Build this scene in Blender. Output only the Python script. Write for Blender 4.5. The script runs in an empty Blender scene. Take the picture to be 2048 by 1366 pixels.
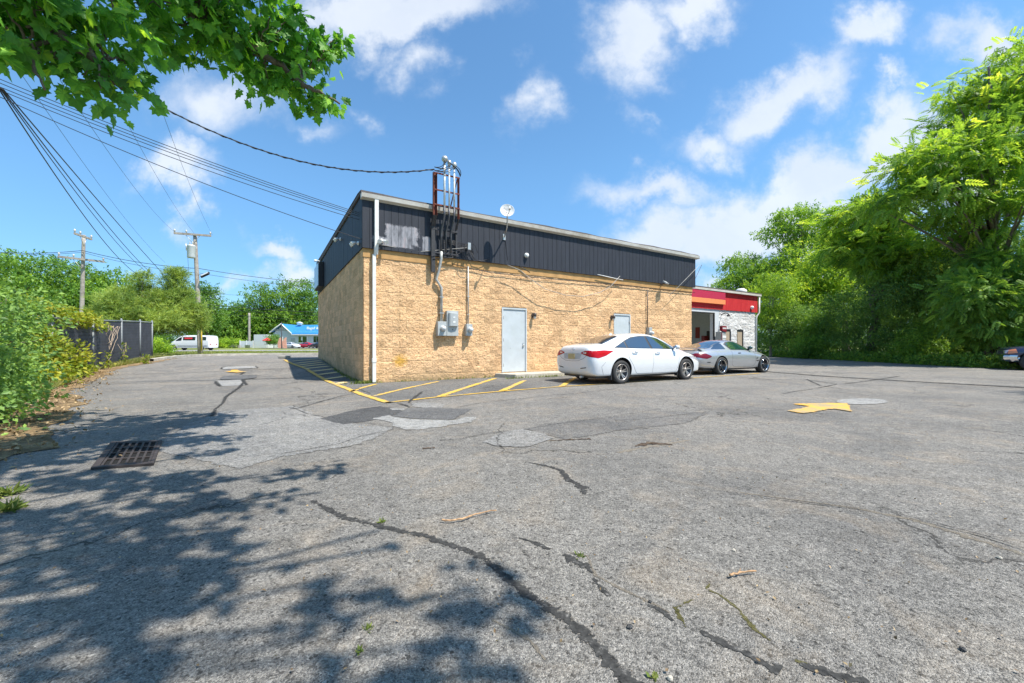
import bpy, bmesh, math, random
import numpy as np
from mathutils import Vector, Matrix
from mathutils.bvhtree import BVHTree
R = math.radians
sc = bpy.context.scene
col = sc.collection
# ---------------------------------------------------------------- camera, sky, sun, exposure
CAMZ = 1.1
cam = bpy.data.cameras.new('camera'); camo = bpy.data.objects.new('camera', cam); col.objects.link(camo)
camo.location = (0, 0, CAMZ); camo.rotation_euler = (R(90), 0, 0)
cam.sensor_width = 36; cam.lens = 36*798/2048; cam.shift_y = 7/2048; cam.clip_start = .05; cam.clip_end = 2000
sc.camera = camo
SUNV = Vector((2.63, -1.40, 5.49)).normalized()
sun = bpy.data.lights.new('sun', 'SUN'); sun.energy = 5.0; sun.angle = R(.5); sun.color = (1, .945, .85)
suno = bpy.data.objects.new('sun', sun); col.objects.link(suno)
suno.rotation_euler = SUNV.to_track_quat('Z', 'Y').to_euler()
sc.view_settings.view_transform = 'Standard'; sc.view_settings.look = 'None'; sc.view_settings.gamma = 1
sc.view_settings.exposure = .60
w = bpy.data.worlds.new('World'); sc.world = w; w.use_nodes = True
nt = w.node_tree; nt.nodes.clear()
def N(nt, t, **k):
    n = nt.nodes.new(t)
    for a, b in k.items():
        if a == 'ins':
            for i, v in b.items(): n.inputs[i].default_value = v
        else: setattr(n, a, b)
    return n
def math_(nt, op, a, b=None, clamp=False):
    n = N(nt, 'ShaderNodeMath', operation=op, use_clamp=clamp)
    for i, v in enumerate((a, b)):
        if v is None: continue
        if isinstance(v, (int, float)): n.inputs[i].default_value = v
        else: nt.links.new(v, n.inputs[i])
    return n.outputs[0]
sky = N(nt, 'ShaderNodeTexSky', sky_type='NISHITA', sun_disc=False, sun_elevation=math.asin(SUNV.z), sun_rotation=math.atan2(SUNV.x, SUNV.y), air_density=1.0, dust_density=.5, ozone_density=3.0)
tc = N(nt, 'ShaderNodeTexCoord')
sep = N(nt, 'ShaderNodeSeparateXYZ'); nt.links.new(tc.outputs['Generated'], sep.inputs[0])
ymax = math_(nt, 'MAXIMUM', sep.outputs[1], .03)
comb = N(nt, 'ShaderNodeCombineXYZ')
nt.links.new(math_(nt, 'DIVIDE', sep.outputs[0], ymax), comb.inputs[0]); nt.links.new(math_(nt, 'DIVIDE', sep.outputs[2], ymax), comb.inputs[1])
warp = N(nt, 'ShaderNodeTexNoise', ins={'Scale': 3.2, 'Detail': 6, 'Roughness': .62}); nt.links.new(comb.outputs[0], warp.inputs[0])
sub = N(nt, 'ShaderNodeVectorMath', operation='SUBTRACT'); nt.links.new(warp.outputs['Color'], sub.inputs[0]); sub.inputs[1].default_value = (.5, .5, .5)
scl = N(nt, 'ShaderNodeVectorMath', operation='SCALE'); nt.links.new(sub.outputs[0], scl.inputs[0]); scl.inputs['Scale'].default_value = .42
add = N(nt, 'ShaderNodeVectorMath', operation='ADD'); nt.links.new(comb.outputs[0], add.inputs[0]); nt.links.new(scl.outputs[0], add.inputs[1])
flat = N(nt, 'ShaderNodeVectorMath', operation='MULTIPLY'); nt.links.new(add.outputs[0], flat.inputs[0]); flat.inputs[1].default_value = (1, 1, 0)
# cloud banks: (px, py, rx, ry, tilt deg, strength) turned into sky directions
CL = [(800,10,330,105,8,1.1),(830,120,95,110,0,.55),(640,40,130,60,0,.5),(440,190,230,150,0,.6),(1270,60,150,150,-40,1.15),(1400,-20,150,90,0,.8),
      (1070,190,80,110,-20,.6),(370,350,130,75,10,.85),(355,420,60,90,0,.6),(1430,280,190,80,12,.75),(1570,190,230,100,20,.95),(1730,80,150,90,20,.95),
      (1300,400,200,75,-8,.8),(1270,240,60,100,20,.35),(1560,420,380,110,24,1.15),(1430,480,330,110,12,1.1),(1760,290,180,110,35,1.1),(1950,330,300,200,0,1.0),(1640,480,250,120,0,1.2),
      (560,500,130,45,-14,.8),(620,545,110,55,0,.7),(1980,90,190,95,0,.85),(1790,190,60,55,0,.6),(720,250,60,70,0,.35),(620,260,140,60,-20,.35),(1400,600,400,60,0,.5),(480,560,500,40,0,.35)]
dens = None
for (px, py, rx, ry, rot, st) in CL:
    m = N(nt, 'ShaderNodeMapping', vector_type='TEXTURE')
    m.inputs['Location'].default_value = ((px-1024)/798, (690-py)/798, 0); m.inputs['Rotation'].default_value = (0, 0, R(rot)); m.inputs['Scale'].default_value = (rx*1.3/798, ry*1.3/798, 1)
    nt.links.new(flat.outputs[0], m.inputs[0])
    g = N(nt, 'ShaderNodeTexGradient', gradient_type='QUADRATIC_SPHERE'); nt.links.new(m.outputs[0], g.inputs[0])
    v = math_(nt, 'MULTIPLY', g.outputs['Fac'], st*1.9)
    dens = v if dens is None else math_(nt, 'MAXIMUM', dens, v)
cn = N(nt, 'ShaderNodeTexNoise', ins={'Scale': 6.0, 'Detail': 12, 'Roughness': .60, 'Distortion': .25}); nt.links.new(comb.outputs[0], cn.inputs[0])
mr = N(nt, 'ShaderNodeMapRange', interpolation_type='SMOOTHSTEP', ins={'From Min': .13, 'From Max': 1.18, 'To Min': 0, 'To Max': .84})
nt.links.new(math_(nt, 'ADD', dens, math_(nt, 'MULTIPLY', math_(nt, 'SUBTRACT', cn.outputs[0], .5), math_(nt, 'MINIMUM', math_(nt, 'MULTIPLY', dens, 3.2), 1.3))), mr.inputs[0])
front = math_(nt, 'GREATER_THAN', sep.outputs[1], .05)
mask = math_(nt, 'MULTIPLY', mr.outputs[0], front, True)
# clear-air tint: deeper blue overhead, pale blue instead of yellow at the horizon
zf = N(nt, 'ShaderNodeMapRange', interpolation_type='SMOOTHSTEP', ins={'From Min': .0, 'From Max': .42, 'To Min': .0, 'To Max': 1.0}); nt.links.new(sep.outputs[2], zf.inputs[0])
tint = N(nt, 'ShaderNodeMix', data_type='RGBA'); tint.inputs['A'].default_value = (.74, 1.06, 1.34, 1); tint.inputs['B'].default_value = (1.16, 1.62, 1.74, 1); nt.links.new(zf.outputs[0], tint.inputs['Factor'])
hs = N(nt, 'ShaderNodeMix', data_type='RGBA', blend_type='MULTIPLY'); hs.inputs['Factor'].default_value = 1; nt.links.new(sky.outputs[0], hs.inputs['A']); nt.links.new(tint.outputs['Result'], hs.inputs['B'])
shade = N(nt, 'ShaderNodeTexNoise', ins={'Scale': 3.5, 'Detail': 4}); nt.links.new(add.outputs[0], shade.inputs[0])
cc = N(nt, 'ShaderNodeMix', data_type='RGBA'); cc.inputs['A'].default_value = (5.4, 6.1, 7.2, 1); cc.inputs['B'].default_value = (8.2, 8.5, 8.9, 1); nt.links.new(shade.outputs[0], cc.inputs['Factor'])
mx = N(nt, 'ShaderNodeMix', data_type='RGBA'); nt.links.new(mask, mx.inputs['Factor']); nt.links.new(hs.outputs['Result'], mx.inputs['A']); nt.links.new(cc.outputs['Result'], mx.inputs['B'])
bg = N(nt, 'ShaderNodeBackground', ins={'Strength': .088}); nt.links.new(mx.outputs['Result'], bg.inputs[0])
wo = N(nt, 'ShaderNodeOutputWorld'); nt.links.new(bg.outputs[0], wo.inputs[0])

# ---------------------------------------------------------------- geometry of the photograph
F = 798.0; HZ = 690.0
def V(px, py, d): return Vector(((px-1024)/F*d, d, CAMZ+(HZ-py)/F*d))
def sm(t): t = min(1, max(0, t)); return t*t*(3-2*t)
def gz(x, y): return .36*sm((y-11.5)/10)*sm((-3.5-x)/5) - .0
def gzn(x, y):
    t = np.clip((y-11.5)/10, 0, 1); s = np.clip((-3.5-x)/5, 0, 1)
    return .36*t*t*(3-2*t)*s*s*(3-2*s)
def G(px, py, h=0.0):
    d = F*CAMZ/(py-HZ)
    for _ in range(40):
        z = gz((px-1024)/F*d, d); d = .5*d + .5*F*(CAMZ-z)/(py-HZ)
    x = (px-1024)/F*d
    return Vector((x, d, gz(x, d)+h))
UX = Vector((.8554, .5179, 0)).normalized(); VY = Vector((-UX.y, UX.x, 0)); ANG = math.atan2(UX.y, UX.x)
CO = Vector((-4.243, 11.40, 0))
def W(u, v, z): return CO + UX*u + VY*v + Vector((0, 0, z))
def FW(px, py, v=0.0):      # pixel -> (u, z) on the plane v = const of the building frame
    a = (px-1024)/F; o = CO + VY*v
    u = (a*o.y - o.x)/(UX.x - a*UX.y); d = o.y + u*UX.y
    return u, CAMZ+(HZ-py)/F*d
def LW(px, py, u=0.0):      # pixel -> (v, z) on the left wall plane
    a = (px-1024)/F; o = CO + UX*u
    v = (a*o.y - o.x)/(VY.x - a*VY.y); d = o.y + v*VY.y
    return v, CAMZ+(HZ-py)/F*d

# ---------------------------------------------------------------- object helpers
def tag(o, label=None, cat=None, group=None, kind=None):
    if label: o['label'] = label
    if cat: o['category'] = cat
    if group: o['group'] = group
    if kind: o['kind'] = kind
    return o
def thing(name, label, cat, loc=(0, 0, 0), rotz=0, group=None):
    o = bpy.data.objects.new(name, None); col.objects.link(o); o.location = loc; o.rotation_euler = (0, 0, rotz); o.empty_display_size = .2
    return tag(o, label, cat, group)
def copy_tree(o, parent=None):
    c = o.copy(); col.objects.link(c); c.parent = parent
    for ch in list(o.children): copy_tree(ch, c)
    return c
class MB:
    def __init__(s): s.v = []; s.f = []; s.m = []; s.sm = []
    def add(s, vs, fs, mi=0, smooth=False):
        b = len(s.v); s.v += [tuple(p) for p in vs]; s.f += [tuple(b+i for i in f) for f in fs]; s.m += [mi]*len(fs); s.sm += [smooth]*len(fs); return s
    def box(s, x0, x1, y0, y1, z0, z1, mi=0, M=None):
        vs = [Vector((x, y, z)) for z in (z0, z1) for y in (y0, y1) for x in (x0, x1)]
        if M: vs = [M @ p for p in vs]
        return s.add(vs, [(0, 2, 3, 1), (4, 5, 7, 6), (0, 1, 5, 4), (2, 6, 7, 3), (0, 4, 6, 2), (1, 3, 7, 5)], mi)
    def tube(s, pts, r, n=8, mi=0, cap=True):
        pts = [Vector(p) for p in pts]; rs = r if isinstance(r, (list, tuple)) else [r]*len(pts)
        vs = []; up = None
        for i, p in enumerate(pts):
            t = (pts[min(i+1, len(pts)-1)]-pts[max(i-1, 0)]).normalized()
            if up is None: up = Vector((0, 0, 1)) if abs(t.z) < .9 else Vector((1, 0, 0))
            a = t.cross(up)
            if a.length < 1e-4: a = t.orthogonal()
            a.normalize(); b = a.cross(t).normalized(); up = b
            for k in range(n):
                q = 2*math.pi*k/n; vs.append(p+(a*math.cos(q)+b*math.sin(q))*rs[i])
        fs = [(i*n+k, i*n+(k+1) % n, (i+1)*n+(k+1) % n, (i+1)*n+k) for i in range(len(pts)-1) for k in range(n)]
        s.add(vs, fs, mi, True)
        if cap:
            b = len(s.v)-len(vs); s.f += [tuple(b+k for k in reversed(range(n))), tuple(b+(len(pts)-1)*n+k for k in range(n))]; s.m += [mi]*2; s.sm += [False]*2
        return s
    def lathe(s, prof, o=(0, 0, 0), axis='z', n=20, mi=0, smooth=True):
        o = Vector(o); vs = []
        for (r, h) in prof:
            for k in range(n):
                q = 2*math.pi*k/n; c, d = r*math.cos(q), r*math.sin(q)
                vs.append(o+Vector({'z': (c, d, h), 'y': (c, h, d), 'x': (h, c, d)}[axis]))
        fs = [(i*n+k, i*n+(k+1) % n, (i+1)*n+(k+1) % n, (i+1)*n+k) for i in range(len(prof)-1) for k in range(n)]
        return s.add(vs, fs, mi, smooth)
    def prism(s, pts, h0, h1, axis='z', mi=0):   # pts 2D polygon
        n = len(pts); mk = {'z': lambda a, b, h: (a, b, h), 'y': lambda a, b, h: (a, h, b), 'x': lambda a, b, h: (h, a, b)}[axis]
        vs = [mk(a, b, h0) for a, b in pts]+[mk(a, b, h1) for a, b in pts]
        return s.add(vs, [tuple(reversed(range(n))), tuple(range(n, 2*n))]+[(i, (i+1) % n, n+(i+1) % n, n+i) for i in range(n)], mi)
    def build(s, name, mats, parent=None, bevel=0, seg=2, recalc=True):
        me = bpy.data.meshes.new(name); me.from_pydata(s.v, [], s.f)
        for m in (mats if isinstance(mats, (list, tuple)) else [mats]): me.materials.append(m)
        me.polygons.foreach_set('material_index', s.m); me.polygons.foreach_set('use_smooth', s.sm)
        if recalc:
            bm = bmesh.new(); bm.from_mesh(me); bmesh.ops.recalc_face_normals(bm, faces=bm.faces); bm.to_mesh(me); bm.free()
        o = bpy.data.objects.new(name, me); col.objects.link(o); o.parent = parent
        if bevel:
            b = o.modifiers.new('bevel', 'BEVEL'); b.width = bevel; b.segments = seg; b.limit_method = 'ANGLE'
        return o
def np_mesh(name, verts, polys, k, mats, parent=None, rnd=None, smooth=False):
    """verts (n,3); polys (m,k) index array"""
    me = bpy.data.meshes.new(name); n = len(verts); m = len(polys)
    me.vertices.add(n); me.vertices.foreach_set('co', np.asarray(verts, 'f').ravel())
    me.loops.add(m*k); me.loops.foreach_set('vertex_index', np.asarray(polys, 'i').ravel())
    me.polygons.add(m); me.polygons.foreach_set('loop_start', np.arange(m, dtype='i')*k)
    try: me.polygons.foreach_set('loop_total', np.full(m, k, 'i'))
    except Exception: pass
    if rnd is not None:
        at = me.attributes.new('rnd', 'FLOAT', 'FACE'); at.data.foreach_set('value', np.asarray(rnd, 'f'))
    me.polygons.foreach_set('use_smooth', np.full(m, smooth))
    me.update(calc_edges=True)
    for q in (mats if isinstance(mats, (list, tuple)) else [mats]): me.materials.append(q)
    o = bpy.data.objects.new(name, me); col.objects.link(o); o.parent = parent
    return o

# ---------------------------------------------------------------- materials
def newmat(name):
    m = bpy.data.materials.new(name); m.use_nodes = True
    return m, m.node_tree, m.node_tree.nodes['Principled BSDF']
def ramp(nt, fac, stops, interp='LINEAR'):
    r = N(nt, 'ShaderNodeValToRGB'); r.color_ramp.interpolation = interp
    e = r.color_ramp.elements
    while len(e) < len(stops): e.new(.5)
    for i, (p, c) in enumerate(stops): e[i].position = p; e[i].color = (*c, 1) if len(c) == 3 else c
    nt.links.new(fac, r.inputs[0]); return r.outputs[0]
def mixc(nt, fac, a, b, blend='MIX'):
    n = N(nt, 'ShaderNodeMix', data_type='RGBA', blend_type=blend)
    for k, v in (('Factor', fac), ('A', a), ('B', b)):
        if isinstance(v, (int, float)): n.inputs[k].default_value = v
        elif isinstance(v, tuple): n.inputs[k].default_value = (*v, 1) if len(v) == 3 else v
        else: nt.links.new(v, n.inputs[k])
    return n.outputs['Result']
def objco(nt, scale=None):
    t = N(nt, 'ShaderNodeTexCoord').outputs['Object']
    if scale:
        m = N(nt, 'ShaderNodeMapping'); m.inputs['Scale'].default_value = scale; nt.links.new(t, m.inputs[0]); return m.outputs[0]
    return t
def noise(nt, co, s, d=4, r=.5, dist=0):
    n = N(nt, 'ShaderNodeTexNoise', ins={'Scale': s, 'Detail': d, 'Roughness': r, 'Distortion': dist}); nt.links.new(co, n.inputs[0]); return n.outputs[0]
def bump(nt, b, h, dist, st=1.0, prev=None):
    n = N(nt, 'ShaderNodeBump', ins={'Strength': st, 'Distance': dist}); nt.links.new(h, n.inputs['Height'])
    if prev: nt.links.new(prev, n.inputs['Normal'])
    nt.links.new(n.outputs[0], b.inputs['Normal']); return n.outputs[0]
def simple(name, c, rough=.6, metal=0, var=.12, sc_=6, spec=.5, coat=0, bmp=0, dirt=None):
    m, nt, b = newmat(name); co = objco(nt)
    n = noise(nt, co, sc_, 6, .6)
    lo = tuple(x*(1-var) for x in c); hi = tuple(min(1, x*(1+var)) for x in c)
    cc = ramp(nt, n, [(.3, lo), (.7, hi)])
    if dirt:
        n2 = noise(nt, co, sc_*.35, 8, .7); cc = mixc(nt, ramp(nt, n2, [(.5, (0, 0, 0)), (.72, (1, 1, 1))]), cc, dirt)
    nt.links.new(cc, b.inputs['Base Color'])
    b.inputs['Roughness'].default_value = rough; b.inputs['Metallic'].default_value = metal; b.inputs['Specular IOR Level'].default_value = spec; b.inputs['Coat Weight'].default_value = coat; b.inputs['Coat Roughness'].default_value = .03
    if bmp: bump(nt, b, noise(nt, co, sc_*6, 5, .6), bmp)
    return m
def asphalt(name, dark, light, warm=.15, big=.5, stone=190):
    m, nt, b = newmat(name); co = objco(nt)
    vo = N(nt, 'ShaderNodeTexVoronoi', ins={'Scale': stone, 'Randomness': 1}); nt.links.new(co, vo.inputs[0])
    se = N(nt, 'ShaderNodeSeparateColor'); nt.links.new(vo.outputs['Color'], se.inputs[0])
    c = ramp(nt, se.outputs[0], [(.0, tuple(x*.7 for x in dark)), (.15, tuple(x*1.15 for x in dark)), (.75, tuple(x*.9 for x in light)), (.95, light), (1, tuple(min(1, x*1.35) for x in light))])
    vo2 = N(nt, 'ShaderNodeTexVoronoi', ins={'Scale': stone*.42, 'Randomness': 1}); nt.links.new(co, vo2.inputs[0])
    s2 = N(nt, 'ShaderNodeSeparateColor'); nt.links.new(vo2.outputs['Color'], s2.inputs[0])
    c = mixc(nt, ramp(nt, s2.outputs[1], [(.88, (0, 0, 0)), (.92, (.8, .8, .8))]), c, ramp(nt, s2.outputs[2], [(0, tuple(x*.3 for x in dark)), (.7, tuple(x*.8 for x in dark)), (1, tuple(x*1.35 for x in light))]))
    n1 = noise(nt, co, .55, 6, .62, .5)
    c = mixc(nt, 1.0, c, ramp(nt, n1, [(.3, (.72, .73, .75)), (.5, (1, 1, 1)), (.7, (1.22, 1.2, 1.17))]), 'MULTIPLY')
    n2 = noise(nt, co, 1.7, 7, .65, 1)
    c = mixc(nt, ramp(nt, n2, [(.50, (0, 0, 0)), (.72, (warm*2.2,)*3)]), c, (light[0]*1.35, light[1]*1.12, light[2]*.86))
    n3 = noise(nt, co, 9, 6, .7)
    c = mixc(nt, 1.0, c, ramp(nt, n3, [(.32, (.74, .74, .74)), (.6, (1.1, 1.1, 1.1))]), 'MULTIPLY')
    n4 = noise(nt, co, 38, 3, .8)
    c = mixc(nt, 1.0, c, ramp(nt, n4, [(.30, (.62, .62, .62)), (.5, (1, 1, 1)), (.70, (1.34, 1.33, 1.30))]), 'MULTIPLY')
    # tyre-darkened, oil-dripped areas
    n5 = noise(nt, objco(nt, (.6, 1.6, 1)), .9, 7, .7, 1.2)
    c = mixc(nt, 1.0, c, ramp(nt, n5, [(.60, (1, 1, 1)), (.78, (.66, .65, .64))]), 'MULTIPLY')
    # hairline cracks
    vc = N(nt, 'ShaderNodeTexVoronoi', feature='DISTANCE_TO_EDGE', ins={'Scale': .42}); 
    wn = N(nt, 'ShaderNodeTexNoise', ins={'Scale': 2.4, 'Detail': 6, 'Roughness': .6}); nt.links.new(co, wn.inputs[0])
    ad = N(nt, 'ShaderNodeMix', data_type='RGBA', blend_type='LINEAR_LIGHT'); ad.inputs['Factor'].default_value = .28; nt.links.new(co, ad.inputs['A']); nt.links.new(wn.outputs['Color'], ad.inputs['B']); nt.links.new(ad.outputs['Result'], vc.inputs[0])
    cr = math_(nt, 'MULTIPLY', math_(nt, 'LESS_THAN', vc.outputs[0], .0045), ramp(nt, noise(nt, co, .35, 2), [(.50, (0, 0, 0)), (.56, (.75, .75, .75))]))
    c = mixc(nt, cr, c, (.035, .033, .03))
    nt.links.new(c, b.inputs['Base Color']); b.inputs['Roughness'].default_value = .88; b.inputs['Specular IOR Level'].default_value = .25
    bump(nt, b, math_(nt, 'ADD', math_(nt, 'MULTIPLY', vo.outputs['Distance'], -1), math_(nt, 'MULTIPLY', vo2.outputs['Distance'], -.7)), .006, 1)
    return m
LM = []
GAIN = 1.75
def leafmat(name, stops, trans=.42, tcol=1.5, gloss=.4):
    m, nt, b = newmat(name)
    at = N(nt, 'ShaderNodeAttribute', attribute_name='rnd')
    g_ = {'vine_leaf': 1.0, 'grass_blade': 1.0, 'dead_leaf': 1.0, 'maple_leaf': 2.1, 'ailanthus_leaf': 1.5}.get(name, GAIN)
    c = ramp(nt, at.outputs['Fac'], [(p_, tuple(x*g_ for x in q_)) for p_, q_ in stops])
    n = noise(nt, objco(nt), 1.1, 3); c = mixc(nt, 1.0, c, ramp(nt, n, [(.35, (.8, .84, .8)), (.65, (1.15, 1.12, 1.05))]), 'MULTIPLY')
    nt.links.new(c, b.inputs['Base Color']); b.inputs['Roughness'].default_value = .5; b.inputs['Specular IOR Level'].default_value = gloss; LM.append(m)
    t = N(nt, 'ShaderNodeBsdfTranslucent'); nt.links.new(mixc(nt, 1.0, c, (tcol*1.15, tcol, tcol*.5), 'MULTIPLY'), t.inputs[0])
    mx = N(nt, 'ShaderNodeMixShader'); mx.inputs[0].default_value = trans
    nt.links.new(b.outputs[0], mx.inputs[1]); nt.links.new(t.outputs[0], mx.inputs[2]); nt.links.new(mx.outputs[0], nt.nodes['Material Output'].inputs[0])
    return m
M = {}
M['asphalt'] = asphalt('asphalt_old', (.132, .125, .116), (.305, .288, .264))
M['asphalt_dark'] = asphalt('asphalt_patch_dark', (.06, .06, .063), (.13, .13, .13), .02)
M['asphalt_mid'] = asphalt('asphalt_patch_mid', (.09, .09, .092), (.20, .198, .195), .05)
M['asphalt_light'] = asphalt('asphalt_patch_light', (.22, .218, .215), (.42, .415, .40), .05)
M['asphalt_pale'] = asphalt('asphalt_patch_pale', (.16, .158, .155), (.35, .34, .325), .05)
M['asphalt_faint'] = asphalt('asphalt_faint', (.105, .10, .097), (.235, .227, .215))
M['asphalt_lane'] = asphalt('asphalt_lane', (.095, .094, .092), (.235, .23, .22), .08)
M['road'] = asphalt('road_grey', (.22, .22, .22), (.36, .36, .35))
def ragged(m, k=2.3, s=48):
    """lets the rim of a thin coat on the asphalt break up: 'edge' is 0 in the middle of the coat and 1 at its rim"""
    nt = m.node_tree; b = nt.nodes['Principled BSDF']; at = N(nt, 'ShaderNodeAttribute', attribute_name='edge')
    co = objco(nt); n = math_(nt, 'ADD', math_(nt, 'MULTIPLY', noise(nt, co, s, 6, .7), .6), math_(nt, 'MULTIPLY', noise(nt, co, s*.3, 3, .6), .5))
    v = math_(nt, 'ADD', math_(nt, 'SUBTRACT', 1.0, at.outputs['Fac']), math_(nt, 'MULTIPLY', math_(nt, 'SUBTRACT', n, .55), k*2.2))
    a = N(nt, 'ShaderNodeMapRange', ins={'From Min': .30, 'From Max': .38}); nt.links.new(v, a.inputs[0]); nt.links.new(a.outputs[0], b.inputs['Alpha']); return m
def tarmat():
    m, nt, b = newmat('crack_tar'); co = objco(nt)
    c = ramp(nt, noise(nt, co, 30, 5, .7), [(.35, (.025, .025, .025)), (.58, (.060, .059, .057)), (.7, (.20, .19, .18))]); nt.links.new(c, b.inputs['Base Color']); b.inputs['Roughness'].default_value = .9; b.inputs['Specular IOR Level'].default_value = .15
    bump(nt, b, noise(nt, co, 60, 4), .003); return m
M['tar'] = ragged(tarmat())
def paintmat(name, c1, wearc, thr=.42):
    m, nt, b = newmat(name); co = objco(nt)
    n = noise(nt, co, 38, 8, .78); n2 = noise(nt, co, 2.2, 4, .6)
    f = ramp(nt, math_(nt, 'ADD', math_(nt, 'MULTIPLY', n, .6), math_(nt, 'MULTIPLY', n2, .4)), [(thr, (1, 1, 1)), (thr+.06, (0, 0, 0))])
    c = mixc(nt, f, mixc(nt, noise(nt, co, 5, 4), tuple(x*.8 for x in c1), tuple(min(1, x*1.1) for x in c1)), wearc)
    nt.links.new(c, b.inputs['Base Color']); b.inputs['Roughness'].default_value = .8; bump(nt, b, n, .003); return m
M['yellow'] = paintmat('yellow_road_paint', (.70, .42, .05), (.32, .27, .17), .45)
M['yellow_new'] = paintmat('yellow_arrow_paint', (.76, .40, .04), (.34, .27, .15), .47)
M['yellow_old'] = paintmat('yellow_faded_paint', (.74, .56, .26), (.40, .34, .20), .38)
for k_ in ('asphalt_dark', 'asphalt_mid', 'asphalt_light', 'asphalt_pale', 'asphalt_lane', 'asphalt_faint'): ragged(M[k_], .9, 16)
ragged(M['yellow'], .8, 40); ragged(M['yellow_new'], 1.25, 22)
M['concrete'] = simple('concrete', (.46, .42, .35), .9, var=.22, sc_=5, bmp=.004)
M['curb'] = simple('curb_concrete', (.44, .41, .35), .9, var=.25, sc_=3, bmp=.004, dirt=(.25, .22, .16))
def soilmat(name, a, bb, c3, s=3):
    m, nt, b = newmat(name); co = objco(nt)
    c = ramp(nt, noise(nt, co, s, 8, .72), [(.33, a), (.5, bb), (.66, c3)])
    c = mixc(nt, 1.0, c, ramp(nt, noise(nt, co, s*14, 5, .7), [(.3, (.6, .6, .6)), (.7, (1.3, 1.3, 1.3))]), 'MULTIPLY')
    nt.links.new(c, b.inputs['Base Color']); b.inputs['Roughness'].default_value = .95; b.inputs['Specular IOR Level'].default_value = .1
    bump(nt, b, noise(nt, co, s*10, 6, .7), .03); return m
M['lawn'] = soilmat('lawn', (.10, .14, .035), (.20, .24, .07), (.36, .33, .15), .9)
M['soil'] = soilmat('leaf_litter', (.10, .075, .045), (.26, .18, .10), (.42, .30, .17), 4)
M['litter_dark'] = soilmat('shaded_litter', (.05, .055, .035), (.13, .12, .07), (.30, .24, .15), 5)  # darker copy of the leaf litter, tree shade put into its colour
# split-face block
def blockmat(name, c1, c2, dark, stain, mor, S=None):
    m, nt, b = newmat(name); co = objco(nt)
    c = ramp(nt, noise(nt, co, 14, 6, .7), [(.3, c1), (.62, c2)])
    c = mixc(nt, ramp(nt, noise(nt, co, 34, 5, .65, .6), [(.54, (0, 0, 0)), (.64, (.85, .85, .85))]), c, dark)
    c = mixc(nt, ramp(nt, noise(nt, co, .8, 4, .5), [(.45, (0, 0, 0)), (.7, (.4, .4, .4))]), c, mor)
    # block joints: height 0.2032, length 0.4064
    sx = N(nt, 'ShaderNodeSeparateXYZ'); nt.links.new(co, sx.inputs[0])
    zz = math_(nt, 'DIVIDE', sx.outputs[2], .2032); row = math_(nt, 'FLOOR', zz); fz = math_(nt, 'FRACT', zz)
    al = math_(nt, 'ADD', sx.outputs[0], sx.outputs[1])
    uu = math_(nt, 'ADD', math_(nt, 'DIVIDE', al, .4064), math_(nt, 'MULTIPLY', row, .5)); fu = math_(nt, 'FRACT', uu)
    j = math_(nt, 'MAXIMUM', math_(nt, 'LESS_THAN', fz, .042), math_(nt, 'LESS_THAN', fu, .02))
    c = mixc(nt, math_(nt, 'MULTIPLY', j, .34), c, dark)
    wn = N(nt, 'ShaderNodeTexWhiteNoise', noise_dimensions='2D'); cb = N(nt, 'ShaderNodeCombineXYZ'); nt.links.new(math_(nt, 'FLOOR', uu), cb.inputs[0]); nt.links.new(row, cb.inputs[1]); nt.links.new(cb.outputs[0], wn.inputs[0])
    c = mixc(nt, 1.0, c, ramp(nt, wn.outputs[0], [(0, (.80, .78, .76)), (.5, (1, 1, 1)), (1, (1.14, 1.12, 1.1))]), 'MULTIPLY')
    # splash dirt along the foot of the wall and an overspray blot of yellow paint
    zf = math_(nt, 'ADD', sx.outputs[2], math_(nt, 'MULTIPLY', math_(nt, 'SUBTRACT', noise(nt, co, 3, 5), .5), .9))
    c = mixc(nt, ramp(nt, zf, [(.0, (.7, .7, .7)), (.45, (0, 0, 0))]), c, stain)
    st = noise(nt, objco(nt, (1, 1, .08)), 3.2, 6, .6)
    c = mixc(nt, ramp(nt, st, [(.56, (0, 0, 0)), (.75, (.45, .45, .45))]), c, stain)
    if S:
        mp = N(nt, 'ShaderNodeMapping', vector_type='TEXTURE'); mp.inputs['Location'].default_value = S; mp.inputs['Scale'].default_value = (.45, 5, .42); nt.links.new(co, mp.inputs[0])
        gr = N(nt, 'ShaderNodeTexGradient', gradient_type='SPHERICAL'); nt.links.new(mp.outputs[0], gr.inputs[0])
        c = mixc(nt, ramp(nt, math_(nt, 'MULTIPLY', gr.outputs['Fac'], math_(nt, 'MULTIPLY', noise(nt, co, 9, 4, .7), 2)), [(.42, (0, 0, 0)), (.8, (.85, .85, .85))]), c, (.66, .36, .05))
    nt.links.new(c, b.inputs['Base Color']); b.inputs['Roughness'].default_value = .85; b.inputs['Specular IOR Level'].default_value = .2
    bump(nt, b, noise(nt, co, 26, 7, .7, .3), .04, 1.0)
    wn2 = None
    return m
M['block'] = blockmat('tan_split_block', (.68, .405, .205), (.88, .58, .325), (.30, .165, .075), (.40, .28, .15), (.70, .47, .28), (1.05, 0, .62))
M['block_white'] = blockmat('white_split_block', (.62, .62, .62), (.82, .82, .82), (.30, .27, .25), (.42, .30, .24), (.74, .74, .74))
M['band'] = simple('tan_band', (.48, .27, .10), .75, var=.2, sc_=3, bmp=.003)
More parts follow.
